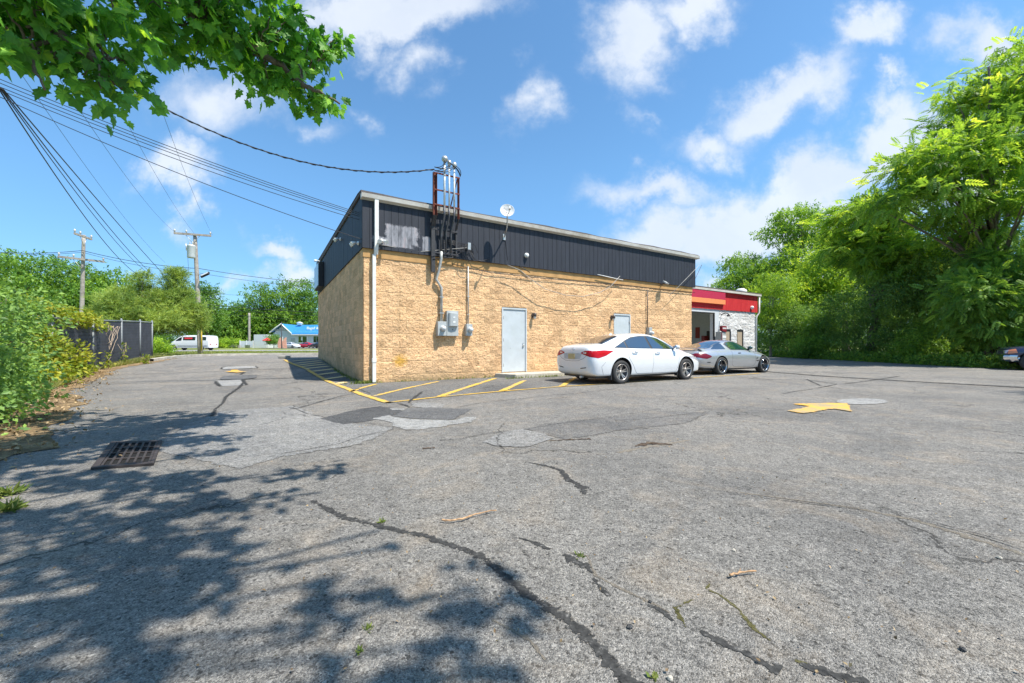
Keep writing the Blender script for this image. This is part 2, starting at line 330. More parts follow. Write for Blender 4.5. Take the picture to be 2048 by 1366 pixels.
def sidingmat(name, c, worn=False, hi=None):
    m, nt, b = newmat(name); co = objco(nt)
    hi = hi or tuple(x*1.6 for x in c)
    cc = ramp(nt, noise(nt, objco(nt, (1, 1, .12)), 9, 7, .7), [(.3, c), (.7, hi)])
    if worn:
        ms = []
        for (u, z, ru, rz) in worn:
            mp = N(nt, 'ShaderNodeMapping', vector_type='TEXTURE'); mp.inputs['Location'].default_value = (u, 0, z); mp.inputs['Scale'].default_value = (ru, 6, rz); nt.links.new(co, mp.inputs[0])
            v = N(nt, 'ShaderNodeVectorMath', operation='ABSOLUTE'); nt.links.new(mp.outputs[0], v.inputs[0]); s3 = N(nt, 'ShaderNodeSeparateXYZ'); nt.links.new(v.outputs[0], s3.inputs[0])
            ms.append(math_(nt, 'MAXIMUM', s3.outputs[0], s3.outputs[2]))
        q = ms[0]
        for x in ms[1:]: q = math_(nt, 'MINIMUM', q, x)
        q = math_(nt, 'ADD', q, math_(nt, 'MULTIPLY', math_(nt, 'SUBTRACT', noise(nt, co, 7, 6, .8), .5), .9))
        pc = ramp(nt, noise(nt, objco(nt, (1, 1, .3)), 5, 6, .7), [(.35, (.12, .12, .135)), (.52, (.33, .33, .36)), (.62, (.42, .38, .40)), (.75, (.5, .32, .34))])
        cc = mixc(nt, ramp(nt, q, [(.82, (.85, .85, .85)), (1.0, (0, 0, 0))]), cc, pc)
    nt.links.new(cc, b.inputs['Base Color']); b.inputs['Roughness'].default_value = .62; b.inputs['Specular IOR Level'].default_value = .35
    bump(nt, b, noise(nt, objco(nt, (1, 1, .1)), 40, 4), .002); return m
u1, z1 = FW(803, 474); u2, z2 = FW(853, 486)
M['siding'] = sidingmat('charcoal_siding', (.022, .025, .034), [(u1, z1+.03, .52, .30), (u1-.25, z1-.22, .62, .13), (u2, z2-.06, .17, .24)])
M['siding_red'] = sidingmat('red_siding', (.50, .022, .03), False, (.66, .045, .05))
M['crimson'] = simple('crimson_sign', (.50, .035, .085), .45, var=.05)
M['orange'] = simple('orange_stripe', (.88, .30, .12), .45, var=.05)
M['white_metal'] = simple('white_painted_metal', (.74, .73, .70), .45, var=.08, sc_=3, dirt=(.55, .50, .42))
M['gutter'] = simple('gutter_metal', (.60, .57, .52), .5, var=.12, sc_=2, dirt=(.40, .34, .27))
M['roof'] = simple('roof_felt', (.10, .085, .08), .9, var=.3, sc_=4, bmp=.01)
M['rust'] = simple('rusty_steel', (.20, .055, .035), .8, .2, var=.4, sc_=9, dirt=(.07, .03, .025))
M['darksteel'] = simple('dark_painted_steel', (.035, .034, .038), .6, var=.3, sc_=8)
M['galv'] = simple('galvanised_steel', (.50, .51, .50), .45, .6, var=.15, sc_=7)
M['conduit'] = simple('worn_grey_conduit', (.42, .42, .40), .55, .3, var=.25, sc_=11, dirt=(.68, .68, .66))
M['conduit_dark'] = simple('dark_conduit', (.09, .09, .10), .5, .3, var=.25, sc_=11)
M['conduit_white'] = simple('peeling_white_conduit', (.72, .73, .72), .55, 0, var=.1, sc_=11, dirt=(.22, .24, .2))
M['meter'] = simple('meter_grey', (.42, .44, .44), .5, .1, var=.08)
M['glassy'] = simple('meter_glass', (.55, .58, .6), .08, 0, var=.15, spec=.8)
M['door'] = simple('grey_steel_door', (.52, .56, .58), .42, 0, var=.08, sc_=2.5, dirt=(.46, .50, .49))
M['black'] = simple('matt_black', (.02, .02, .022), .7, var=.2)
M['rubber'] = simple('cable_rubber', (.022, .022, .026), .45, var=.2)
M['wire_grey'] = simple('grey_cable', (.34, .33, .31), .6, var=.2)
M['white_plastic'] = simple('white_plastic', (.80, .80, .78), .35, var=.04)
M['dish'] = simple('dish_grey', (.66, .66, .65), .4, var=.05)
M['bronze'] = simple('bronze_fixture', (.10, .08, .07), .5, .4, var=.3)
M['lens'] = simple('lamp_lens', (.62, .62, .58), .1, var=.1, spec=.8)
M['pole'] = simple('weathered_pole_wood', (.36, .32, .28), .9, var=.3, sc_=5, bmp=.01, dirt=(.20, .17, .15))
M['transformer'] = simple('transformer_grey', (.60, .62, .62), .5, .1, var=.08)
M['porcelain'] = simple('insulator', (.55, .53, .5), .2, var=.2)
M['bark'] = simple('bark', (.17, .14, .11), .95, var=.4, sc_=8, bmp=.02)
M['bark_pale'] = simple('pale_bark', (.34, .30, .25), .95, var=.3, sc_=8, bmp=.02)
M['vine_stem'] = simple('dry_vine_stem', (.40, .31, .23), .9, var=.3, sc_=8)
M['twig'] = simple('peeled_twig', (.46, .28, .15), .85, var=.5, sc_=40, bmp=.003, dirt=(.25, .15, .08))
M['castiron'] = simple('rusted_cast_iron', (.05, .040, .037), .75, .3, var=.4, sc_=12, bmp=.003)
M['void'] = simple('pit_darkness', (.004, .004, .004), 1, var=0)
M['post_grey'] = simple('dull_galvanised_post', (.22, .24, .25), .6, .1, var=.1)
M['slat'] = simple('privacy_slat', (.048, .05, .06), .6, var=.25, sc_=3)
M['car_white'] = simple('pearl_white_paint', (.74, .75, .76), .25, 0, var=.02, coat=1.0)
M['car_silver'] = simple('silver_paint', (.46, .47, .49), .28, .55, var=.03, coat=1.0)
M['car_blue'] = simple('dark_navy_paint', (.03, .035, .085), .25, .2, var=.05, coat=1.0)
M['car_red'] = simple('red_car_paint', (.45, .02, .04), .25, .1, var=.05, coat=1.0)
M['car_dark'] = simple('dark_car_paint', (.03, .03, .04), .25, .1, var=.05, coat=1.0)
M['glass'] = simple('tinted_glass', (.012, .018, .028), .03, 0, var=0, spec=1.0, coat=1.0); M['glass'].node_tree.nodes['Principled BSDF'].inputs['IOR'].default_value = 2.0
M['tyre'] = simple('tyre_rubber', (.035, .034, .034), .8, var=.2, sc_=20)
M['rim'] = simple('dirty_alloy', (.52, .47, .43), .35, .7, var=.15, sc_=20)
M['chrome'] = simple('chrome', (.75, .76, .78), .12, 1.0, var=.02)
M['rim_dark'] = simple('dark_alloy', (.10, .10, .11), .25, .8, var=.1)
M['lamp_red'] = simple('red_lens', (.42, .006, .012), .2, 0, var=.15, spec=.3)
M['lamp_clear'] = simple('clear_lens', (.55, .50, .55), .1, .3, var=.15, coat=1)
M['lamp_amber'] = simple('amber_lens', (.75, .25, .1), .12, 0, var=.1, coat=1)
M['seam'] = simple('panel_gap', (.03, .03, .03), .8, var=0)
M['plate'] = simple('licence_plate', (.50, .40, .20), .5, var=.12, sc_=25)
M['plastic'] = simple('black_trim_plastic', (.03, .03, .033), .5, var=.1)
M['blue_roof'] = simple('blue_metal_roof', (.04, .25, .55), .4, .1, var=.08)
M['shop_wall'] = simple('pale_clapboard', (.60, .63, .66), .7, var=.05)
M['white'] = simple('white_trim', (.80, .80, .80), .5, var=.04)
M['beige'] = simple('beige_wall', (.50, .38, .28), .8, var=.12)
M['int_wall'] = simple('garage_wall', (.80, .79, .75), .8, var=.06)
M['brown_door'] = simple('brown_door', (.085, .06, .04), .7, var=.2)
M['tan_door'] = simple('tan_door', (.42, .34, .25), .6, var=.1)
M['umbrella'] = simple('red_canvas', (.62, .03, .04), .8, var=.08)
M['maroon'] = simple('maroon_panel', (.22, .02, .03), .5, var=.1)
M['peach'] = simple('peach_banner', (.75, .38, .26), .7, var=.25, sc_=3)
M['text_grey'] = simple('faint_grey_print', (.42, .42, .43), .6, var=.05)
# foliage palettes
M['lf_maple'] = leafmat('maple_leaf', [(0, (.022, .075, .012)), (.5, (.045, .135, .02)), (.85, (.085, .20, .025)), (1, (.17, .30, .03))], .42, 1.9)
M['lf_ail'] = leafmat('ailanthus_leaf', [(0, (.055, .12, .022)), (.5, (.135, .245, .036)), (.85, (.26, .37, .05)), (1, (.35, .42, .07))], .50, 1.6)
M['lf_yel'] = leafmat('yellow_green_leaf', [(0, (.08, .15, .02)), (.5, (.17, .27, .03)), (1, (.34, .42, .05))], .42, 1.5)
M['lf_mid'] = leafmat('mid_green_leaf', [(0, (.035, .085, .015)), (.5, (.085, .17, .028)), (1, (.17, .27, .04))], .40, 1.5)
M['lf_dark'] = leafmat('dark_green_leaf', [(0, (.045, .095, .03)), (.5, (.095, .175, .045)), (1, (.18, .28, .06))], .40, 1.4)
M['lf_pine'] = leafmat('pine_needle', [(0, (.07, .12, .03)), (.5, (.16, .23, .05)), (1, (.30, .36, .08))], .30, 1.3)
M['lf_vine'] = leafmat('vine_leaf', [(0, (.12, .20, .02)), (.5, (.26, .34, .035)), (1, (.48, .46, .06))], .42, 1.4)
M['grass'] = leafmat('grass_blade', [(0, (.10, .16, .03)), (.5, (.22, .27, .06)), (1, (.45, .40, .18))], .3, 1.3)
# ---------------------------------------------------------------- ground, lot, markings
rng = np.random.default_rng(5)
def grid_sheet(name, xs, ys, zf, mat, kind='structure'):
    X, Y = np.meshgrid(xs, ys); Z = zf(X, Y)
    v = np.stack([X, Y, Z], -1).reshape(-1, 3); nx, ny = len(xs), len(ys)
    i = np.arange(nx-1)[None, :]+np.arange(ny-1)[:, None]*nx; p = np.stack([i, i+1, i+nx+1, i+nx], -1).reshape(-1, 4)
    return tag(np_mesh(name, v, p, 4, mat), kind=kind)
xs = np.concatenate([[-1500, -700, -300, -150, -80], np.arange(-45, 45, 1.0), [60, 100, 200, 500, 1500]])
ys = np.concatenate([[-400, -100, -30], np.arange(-12, 60, 1.0), [70, 90, 130, 200, 400, 900, 1500]])
grid_sheet('ground', xs, ys, lambda x, y: gzn(x, y)-.05, M['lawn'])
# asphalt lot: rows from a left edge to a right edge
LE = [(-12, -6.0), (1, -5.2), (3.2, -4.9), (4.2, -5.3), (5.2, -6.4), (6.6, -7.6), (8, -9.0), (9.4, -10.7), (12.5, -13.4), (15.6, -15.9), (19, -17.1), (23, -19.6), (27, -21.6), (31, -23)]
RE = [(-12, 23.5), (14, 23.0), (20, 23.2), (26, 24.0), (31, 24.5)]
rows = np.arange(-12, 31.01, .25)
le = np.interp(rows, *zip(*LE)) + rng.normal(0, .05, len(rows)); re = np.interp(rows, *zip(*RE))
t = np.linspace(0, 1, 90); X = le[:, None]+(re-le)[:, None]*t[None, :]; Y = np.repeat(rows[:, None], 90, 1)
v = np.stack([X, Y, gzn(X, Y)], -1).reshape(-1, 3); i = np.arange(89)[None, :]+np.arange(len(rows)-1)[:, None]*90
lot = tag(np_mesh('parking_lot', v, np.stack([i, i+1, i+91, i+90], -1).reshape(-1, 4), 4, M['asphalt']), kind='structure')
s = MB(); s.add([(8, 31, 0), (26, 31, 0), (25.5, 38, 0), (12, 60, 0), (8, 60, 0)], [(0, 1, 2, 3, 4)]); tag(s.build('driveway', M['asphalt']), kind='structure')
# dirt verge along the left edge
vl = le-1.0-1.6*np.clip((13-rows)/8, 0, 1)-.25*rng.random(len(rows))
X = vl[:, None]+(le+.35+rng.normal(0, .12, len(rows))-vl)[:, None]*np.linspace(0, 1, 12)[None, :]; Y = np.repeat(rows[:, None], 12, 1)
v = np.stack([X, Y, gzn(X, Y)+.006+rng.random(X.shape)*.004], -1).reshape(-1, 3); i = np.arange(11)[None, :]+np.arange(len(rows)-1)[:, None]*12
P = np.stack([i, i+1, i+13, i+12], -1).reshape(-1, 4)
tag(np_mesh('dirt_verge', v, P, 4, M['soil']), kind='structure')
# right hand verge under the trees
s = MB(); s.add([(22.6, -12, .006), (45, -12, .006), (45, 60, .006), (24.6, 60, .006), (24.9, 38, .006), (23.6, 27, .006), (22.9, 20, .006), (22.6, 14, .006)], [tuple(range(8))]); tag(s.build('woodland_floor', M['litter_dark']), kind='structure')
# highway and shop lot beyond the lawn
s = MB(); s.add([(-300, 47.5, .365), (200, 47.5, .365), (200, 60, .365), (-300, 60, .365)], [(0, 1, 2, 3)]); tag(s.build('road', M['road']), kind='structure')
s = MB(); s.add([(-57, 84, .365), (40, 84, .365), (40, 112, .365), (-50, 112, .365)], [(0, 1, 2, 3)]); tag(s.build('shop_parking_lot', M['asphalt']), kind='structure')
# kerb at the far end of the lot
def kerb(pts, wd=.16, h=.13):
    m = MB(); L = []
    for a, b in zip(pts[:-1], pts[1:]):
        n = max(1, int((b-a).length/.5)); L += [a.lerp(b, k/n) for k in range(n)]
    L.append(pts[-1]); vs = []
    for i, p in enumerate(L):
        t = (L[min(i+1, len(L)-1)]-L[max(i-1, 0)]).normalized(); nrm = Vector((-t.y, t.x, 0)); j = random.uniform(-.015, .015)
        for (o, z) in ((0, -.1), (0, h), (wd, h+.01), (wd, -.1)): vs.append(p+nrm*(o+j)+Vector((0, 0, z+j*.5)))
    m.add(vs, [(i*4+k, i*4+k+1, i*4+k+5, i*4+k+4) for i in range(len(L)-1) for k in range(3)])
    return m
random.seed(3)
tag(kerb([G(307, 723), G(330, 719.5), G(355, 716), G(385, 713.6), G(420, 712), G(520, 710), G(660, 709)][::-1][::-1]).build('kerb', M['curb']), kind='structure')
# --- shapes on the asphalt
lay = [0.004]
def gs(x, y): return gz(x, y)+.012*sm((y-11)/2)*sm((-2.5-x)/2)
def jag(pts, step=.09, j=.012):
    out = []
    n = len(pts)
    for i in range(n):
        a, b = pts[i], pts[(i+1) % n]; k = max(1, int((b-a).length/step))
        for q in range(k):
            p = a.lerp(b, q/k); out.append(p+Vector((random.gauss(0, j), random.gauss(0, j), 0)))
    return out
def sheet(name, pxs, mat, j=.012, step=.06, h=None):
    if h is None: lay[0] += .0004; h = lay[0]
    pts = jag([G(*p) for p in pxs], step, 0); n = len(pts)
    ar = sum(pts[i].x*pts[(i+1) % n].y-pts[(i+1) % n].x*pts[i].y for i in range(n)); sg_ = 1 if ar > 0 else -1; rim, inn = [], []
    size = max((p-pts[0]).length for p in pts); ins = min(.10, size*.045)
    for i, p in enumerate(pts):
        t = pts[(i+3) % n]-pts[(i-3) % n]; t.z = 0; t.normalize(); nn = Vector((-t.y, t.x, 0))*sg_
        rim.append(p-nn*(ins*.35)+Vector((random.gauss(0, j), random.gauss(0, j), 0))); inn.append(p+nn*ins)
    m = MB(); m.add([(p.x, p.y, gs(p.x, p.y)+h) for p in rim+inn], [tuple(range(n, 2*n))]+[(i, (i+1) % n, n+(i+1) % n, n+i) for i in range(n)])
    o = m.build(name, mat); o.data.attributes.new('edge', 'FLOAT', 'POINT').data.foreach_set('value', np.concatenate([np.ones(n, 'f'), np.zeros(n, 'f')])); return o
def ribbon(pxs, widths, j=.01, step=.06, h=.006, world=False):
    P = [G(*p) for p in pxs] if not world else pxs
    wd = widths if isinstance(widths, (list, tuple)) else [widths]*len(P)
    L, Wd = [], []
    for i in range(len(P)-1):
        k = max(1, int((P[i+1]-P[i]).length/step))
        for q in range(k): L.append(P[i].lerp(P[i+1], q/k)); Wd.append(wd[i]+(wd[i+1]-wd[i])*q/k)
    L.append(P[-1]); Wd.append(wd[-1])
    vs = []
    for i, p in enumerate(L):
        t = (L[min(i+1, len(L)-1)]-L[max(i-1, 0)]); t.z = 0; t.normalize(); n = Vector((-t.y, t.x, 0))
        for s_ in (-1.25, 0, 1.25):
            q = p+n*(s_*Wd[i]/2*max(.3, 1+random.gauss(0, 1)*j*6)); vs.append((q.x, q.y, gs(q.x, q.y)+h))
    return vs, [f for i in range(len(L)-1) for f in ((3*i, 3*i+1, 3*i+4, 3*i+3), (3*i+1, 3*i+2, 3*i+5, 3*i+4))]
def edge_attr(o):
    n = len(o.data.vertices); e = np.ones(n, 'f'); e[1::3] = 0; o.data.attributes.new('edge', 'FLOAT', 'POINT').data.foreach_set('value', e); return o
def C2(pts, ox, oy, s): return [(ox+x/s, oy+y/s) for x, y in pts]
c2 = lambda p: C2(p, 560, 690, 3.413)
c4 = lambda p: C2(p, 380, 640, 7.314)
c6 = lambda p: C2(p, 1480, 680, 3.606)
def patch(pts, mat, **k): return tag(sheet('asphalt_patch', pts, M[mat], **k), kind='structure')
patch([(445, 822), (590, 812), (652, 838), (728, 850), (790, 856), (745, 880), (700, 893), (560, 915), (480, 940), (300, 900), (370, 850)], 'asphalt_pale')
patch([(1046, 858), (1090, 848), (1210, 836), (1330, 822), (1420, 826), (1370, 848), (1240, 862), (1130, 880), (1080, 868)], 'asphalt_faint')
patch(c2([(270, 505), (440, 460), (560, 435), (680, 420), (800, 436), (860, 462), (740, 490), (600, 522), (430, 545)]), 'asphalt_dark')
patch(c2([(630, 502), (740, 482), (765, 492), (920, 510), (1180, 515), (1270, 490), (1350, 500), (1300, 530), (1100, 560), (950, 582), (840, 575), (770, 555), (755, 530)]), 'asphalt_light', j=.02)
patch(c2([(765, 490), (860, 440), (880, 430), (1080, 432), (1315, 438), (1180, 512), (930, 505)]), 'asphalt_mid')
patch(c2([(750, 434), (850, 436), (845, 445), (760, 444)]), 'asphalt_light')
patch(c2([(900, 424), (900, 400), (990, 392), (1130, 406), (1110, 430), (960, 430)]), 'asphalt_pale')
patch(c2([(1380, 668), (1500, 600), (1660, 578), (1800, 608), (1870, 640), (1700, 702), (1520, 700)]), 'asphalt_pale', j=.02)
patch(c4([(470, 700), (560, 690), (950, 680), (990, 705), (700, 722), (480, 730)]), 'asphalt_light')
patch(c4([(440, 850), (500, 822), (980, 808), (975, 850), (760, 880), (450, 882)]), 'asphalt_mid')
patch(c4([(395, 895), (760, 880), (780, 920), (825, 955), (640, 965), (440, 975)]), 'asphalt_light')
patch([(x, y) for x, y in [(1480+(880+190*math.cos(a))/3.606, 680+(445+22*math.sin(a))/3.606) for a in [k*math.pi/9 for k in range(18)]]], 'asphalt_light')
0 and patch(c6([(860, 640), (1000, 600), (1250, 590), (1400, 650), (1350, 690), (1100, 650), (950, 660)]), 'asphalt_pale', j=.05)
# strip fill along building: darker asphalt beside the walls
if 0: m.add([tuple(W(-1.9, -.9, .0031)), tuple(W(12, -.9, .0031)), tuple(W(12, -.02, .0031)), tuple(W(-.03, -.02, .0031)), tuple(W(-.03, .3, .0031)), tuple(W(-1.9, .3, .0031))], [(0, 1, 2, 3, 4, 5)])
def lane(pa, pb, h=.0045):
    m = MB(); k = 9; n = len(pa)
    for a_, b_ in zip(pa, pb):
        for j in range(k+1): p = a_.lerp(b_, j/k); m.v.append((p.x, p.y, gs(p.x, p.y)+h))
    for i in range(n-1):
        for j in range(k): q = i*(k+1)+j; m.f.append((q, q+1, q+k+2, q+k+1)); m.m.append(0); m.sm.append(False)
    return tag(m.build('asphalt_patch', M['asphalt_lane']), kind='structure')
def along(P, n):
    L = [0]
    for a_, b_ in zip(P[:-1], P[1:]): L.append(L[-1]+(b_-a_).length)
    out = []
    for i in range(n):
        d = L[-1]*i/(n-1); j = max(q for q in range(len(P)-1) if L[q] <= d+1e-9); out.append(P[j].lerp(P[j+1], (d-L[j])/(L[j+1]-L[j])))
    return out
la = along([G(*p) for p in [(584, 720), (598, 731.5), (612.4, 738), (633, 751), (653.4, 762.5), (724, 789.5), (777, 806.3)]], 40)
lane(la, along([W(-.05, 9.0, 0), W(-.05, 5, 0), W(-.05, 2, 0), W(-.05, -.03, 0)], 40))
lane(along([G(*p) for p in [(777, 806.3), (873.5, 795), (999.5, 783.4), (1116.7, 774), (1160, 771)]], 40), along([W(-.05, -.03, 0), W(8.2, -.03, 0)], 40))
# painted markings
def marks(name, items, mat, j=.006):
    m = MB()
    for pxs, wd in items:
        vs, fs = ribbon(pxs, [x*1.1 for x in wd] if isinstance(wd, list) else wd*1.1, j=j, h=.0125); m.add(vs, fs)
    return tag(edge_attr(m.build(name, mat)), kind='structure')
marks('painted_line', [([(568.7, 720), (582.4, 727.5), (598, 733), (612.4, 738.5), (633, 751), (653.4, 762.2), (675, 770.5), (724, 789.5), (777, 806.3)], .15)], M['yellow'])
marks('painted_line', [([(770, 806.2), (820.8, 801), (873.5, 795), (999.5, 783.4), (1116.7, 774), (1170, 770.8), (1260, 765), (1390, 756), (1450, 752), (1520, 747)], .10)], M['yellow'])
marks('hatch_marking', [([(700.6, 784.3), (725, 776), (751.9, 769)], .12), ([(746, 793.5), (800, 780), (876.4, 763.5)], .12), ([(878, 794), (930, 776.5), (990.7, 757)], .16), ([(1003, 783), (1049.3, 761.5)], .16), ([(1122.5, 773.5), (1150, 756)], .16)], M['yellow'])
marks('hatch_marking', [([(674.3, 768), (690, 765), (709.4, 763.6)], .17), ([(653.8, 759), (690.9, 753.5)], .17), ([(638, 750.4), (677.2, 745)], .17), ([(624.8, 743.8), (668.3, 738.5)], .17), ([(612.4, 738), (657, 733.4)], .17),
      ([(604, 734), (651, 729)], .17), ([(598.8, 731), (645, 725.5)], .17), ([(592, 727.6), (640, 722.2)], .17), ([(585, 723.2), (636, 718.6)], .17)], M['yellow_old'])
def arrow(pts): return tag(sheet('painted_arrow', pts, M['yellow_new'], j=.012, h=.0145), kind='structure')
arrow(c6([(380, 465), (520, 461), (600, 458), (778, 461), (806, 522), (760, 514), (690, 502), (640, 503), (580, 516), (520, 527), (455, 534), (335, 514), (440, 497), (500, 482), (440, 474)]))
arrow(c4([(500, 762), (590, 756), (600, 736), (700, 736), (720, 752), (840, 764), (740, 774), (690, 779), (610, 772)]))
# sealed and open cracks, and one long dark line
c7 = lambda p: C2(p, 600, 1000, 2.56)
def crack(items, mat, j=.03, h=.0026, name='sealed_crack_and_line', step=.03):
    m = MB()
    for pxs, wd in items:
        vs, fs = ribbon(pxs, [x*.92 for x in wd] if isinstance(wd, list) else wd, j=j, h=h, step=step); m.add(vs, fs)
    return tag(edge_attr(m.build(name, mat)), kind='structure')
crack([(c7([(60, 5), (110, 30), (220, 90), (330, 115), (480, 155), (640, 185), (740, 225), (850, 250), (960, 310), (1060, 400), (1200, 510), (1340, 590), (1470, 700), (1560, 800), (1650, 900), (1690, 937), (1750, 1000)]), [.02, .05, .06, .055, .055, .05, .06, .05, .05, .05, .06, .055, .06, .065, .07, .07, .07])], M['tar'])
crack([([(1058, 925), (1100, 934), (1122, 941), (1135, 958), (1150, 966), (1165, 975), (1170, 990)], [.02, .05, .05, .08, .05, .09, .03]),
       (c7([(1120, 195), (1180, 212), (1240, 238), (1285, 250)]), [.01, .02, .05, .02]), (c7([(1350, 280), (1400, 310), (1480, 350), (1500, 375)]), [.03, .06, .04, .01]), (c7([(1500, 400), (1530, 440), (1580, 490)]), [.01, .04, .02])], M['tar'])
crack([(c7([(1780, 540), (1850, 570), (1910, 620)]), [.01, .04, .02]), ([(1400, 1262), (1450, 1290), (1500, 1312), (1560, 1345)], [.02, .05, .03, .06]), ([(1600, 1330), (1680, 1352), (1740, 1366)], [.02, .05, .05])], M['tar'])
crack([([(405, 835), (425, 832), (430, 820), (445, 808), (452, 794), (478, 776), (489, 764)], [.05, .10, .04, .05, .06, .08, .08]),
       (c4([(370, 905), (390, 930), (440, 972)]), [.05, .1, .1]), (c4([(765, 880), (790, 905), (830, 955)]), [.08, .12, .08]), (c4([(455, 722), (465, 705), (520, 696)]), [.05, .08, .02]), (c4([(950, 682), (995, 708)]), [.05, .06]),
       (c4([(660, 802), (750, 798), (790, 772)]), [.03, .1, .12]), (c2([(880, 395), (900, 375), (970, 322)]), [.05, .07, .07]), (c2([(800, 398), (850, 412), (900, 432)]), [.02, .05, .02]),
       (c2([(490, 318), (530, 300), (620, 335)]), [.02, .03, .02])], M['tar'], h=.0155)
crack([([(1510, 741), (1545, 744.5), (1640, 752), (1800, 762), (2048, 775.5), (2300, 788)], .22)], M['tar'], j=.012, h=.0126)  # long dark line across the right of the lot, drawn like the cracks
hair = [([(0, 757), (200, 752), (420, 744), (560, 738), (600, 735)], .02), ([(150, 770), (380, 764), (560, 757), (660, 752)], .03), (c2([(0, 275), (120, 255), (300, 245)]), .02), (c2([(60, 430), (110, 437), (240, 400), (400, 355), (500, 335)]), .03),
        (c2([(110, 440), (180, 470), (270, 490)]), .015), (c2([(0, 747), (200, 715), (400, 680), (560, 625), (780, 580)]), .014), (c2([(1210, 428), (1400, 392), (1640, 370), (1800, 350), (2048, 330), (2300, 300)]), .022),
        (c2([(560, 530), (700, 550), (800, 575), (900, 590)]), .012), (c2([(1700, 575), (1870, 545), (2200, 500), (2600, 440)]), .012), (c2([(1090, 655), (1250, 640), (1400, 610), (1560, 590)]), .02),
        (c6([(0, 270), (200, 285), (500, 290), (700, 320), (560, 350), (400, 372), (300, 392)]), .015), (c6([(480, 285), (580, 330), (740, 355)]), .012), (c6([(640, 375), (860, 395), (1000, 412)]), .015), (c6([(740, 320), (900, 300), (1150, 262)]), .01), (c6([(230, 502), (330, 506)]), .02), (c6([(540, 530), (640, 540)]), .02),
        ([(1440, 986), (1500, 992), (1560, 1000), (1660, 1013), (1740, 1022), (1800, 1032), (1880, 1052), (1960, 1072), (2048, 1100)], [.004, .006, .012, .012, .004, .004, .012, .014, .01]),
        ([(640, 905), (700, 893), (790, 878)], .008), ([(1230, 842), (1300, 838), (1420, 824)], .012), ([(590, 812), (640, 803), (720, 790)], .02)]
hair = [(P_, [max(w_, .0003*G(*p_).y**2) for p_, w_ in zip(P_, W_ if isinstance(W_, list) else [W_]*len(P_))]) for P_, W_ in hair]
crack(hair, M['tar'], j=.035, h=.0122, name='asphalt_crack')
M['moss'] = soilmat('moss', (.12, .115, .05), (.27, .245, .10), (.38, .34, .2), 30); ragged(M['moss'], 2.6, 60)
M['sand'] = soilmat('sandy_grit', (.28, .25, .21), (.36, .31, .25), (.42, .38, .31), 14); ragged(M['sand'], 1.7, 30)
crack([([(1420, 1168), (1412, 1178), (1440, 1190), (1480, 1222), (1505, 1255), (1540, 1282)], [.01, .012, .01, .016, .022, .01]), ([(1385, 1200), (1350, 1216), (1360, 1232), (1372, 1255)], [.008, .02, .02, .008]), ([(1590, 1322), (1625, 1335)], [.02, .015])], M['moss'], j=.06, h=.0020, name='moss_line', step=.015)
crack([([(1135, 1105), (1175, 1112), (1190, 1150), (1230, 1172), (1290, 1200), (1340, 1225)], [.01, .02, .015, .02, .015, .01]), ([(1480, 985), (1700, 1015), (1830, 1040), (2048, 1110)], [.02, .04, .05, .05]), ([(1235, 905), (1300, 893), (1380, 880)], [.06, .1, .04]), ([(985, 1240), (1060, 1280), (1090, 1320)], [.01, .02, .01])], M['sand'], j=.06, h=.0016, name='grit_patch', step=.02)
crack([([(1270, 893), (1300, 886), (1345, 890)], [.03, .14, .03]), ([(1100, 882), (1180, 878)], [.03, .05]), ([(845, 898), (870, 896)], [.04, .06])], ragged(soilmat('brown_stain', (.07, .05, .04), (.14, .10, .075), (.24, .19, .14), 9), 1.7, 12), j=.08, h=.0060, name='oil_stain', step=.03)
M['oil'] = ragged(soilmat('oil_stain', (.07, .055, .045), (.13, .10, .08), (.22, .18, .14), 9), 1.7, 14)
# --- storm drain
gc = [G(190, 938), G(227, 888), G(321, 885), G(305, 930)]
cen = sum(gc, Vector())/4
def bil(s, t, z=0): return gc[0].lerp(gc[3], s).lerp(gc[1].lerp(gc[2], s), t)-cen+Vector((0, 0, z))
dr = thing('storm_drain', 'rusty slotted storm drain grate set in the shaded asphalt', 'drain', cen)
def bquad(m, s0, s1, t0, t1, z0, z1):
    P = [bil(s0, t0, z0), bil(s1, t0, z0), bil(s1, t1, z0), bil(s0, t1, z0), bil(s0, t0, z1), bil(s1, t0, z1), bil(s1, t1, z1), bil(s0, t1, z1)]
    m.add(P, [(3, 2, 1, 0), (4, 5, 6, 7), (0, 1, 5, 4), (1, 2, 6, 5), (2, 3, 7, 6), (3, 0, 4, 7)])
m = MB(); nx, ny = 6, 4
for k in range(nx+1): s_ = .10+.83*k/nx; bquad(m, s_-.024, s_+.024, .03, .97, .006, .021)
for k in range(ny+1): t_ = .04+.92*k/ny; bquad(m, .07, .96, t_-.012, t_+.012, .005, .0195)
m.build('grate', M['castiron'], dr, .003)
m = MB(); bquad(m, -.06, 1.03, -.03, .029, .003, .023); bquad(m, -.06, 1.03, .971, 1.03, .003, .023); bquad(m, -.06, .065, .0291, .9709, .003, .022); bquad(m, .962, 1.03, .0291, .9709, .003, .022); m.build('frame', M['castiron'], dr)
m = MB(); m.add([bil(.02, .02, .0045), bil(.98, .02, .0045), bil(.98, .98, .0045), bil(.02, .98, .0045)], [(0, 1, 2, 3)]); m.build('drain_dark_sheet', M['void'], dr)  # flat black sheet under the bars, the pit's darkness painted on
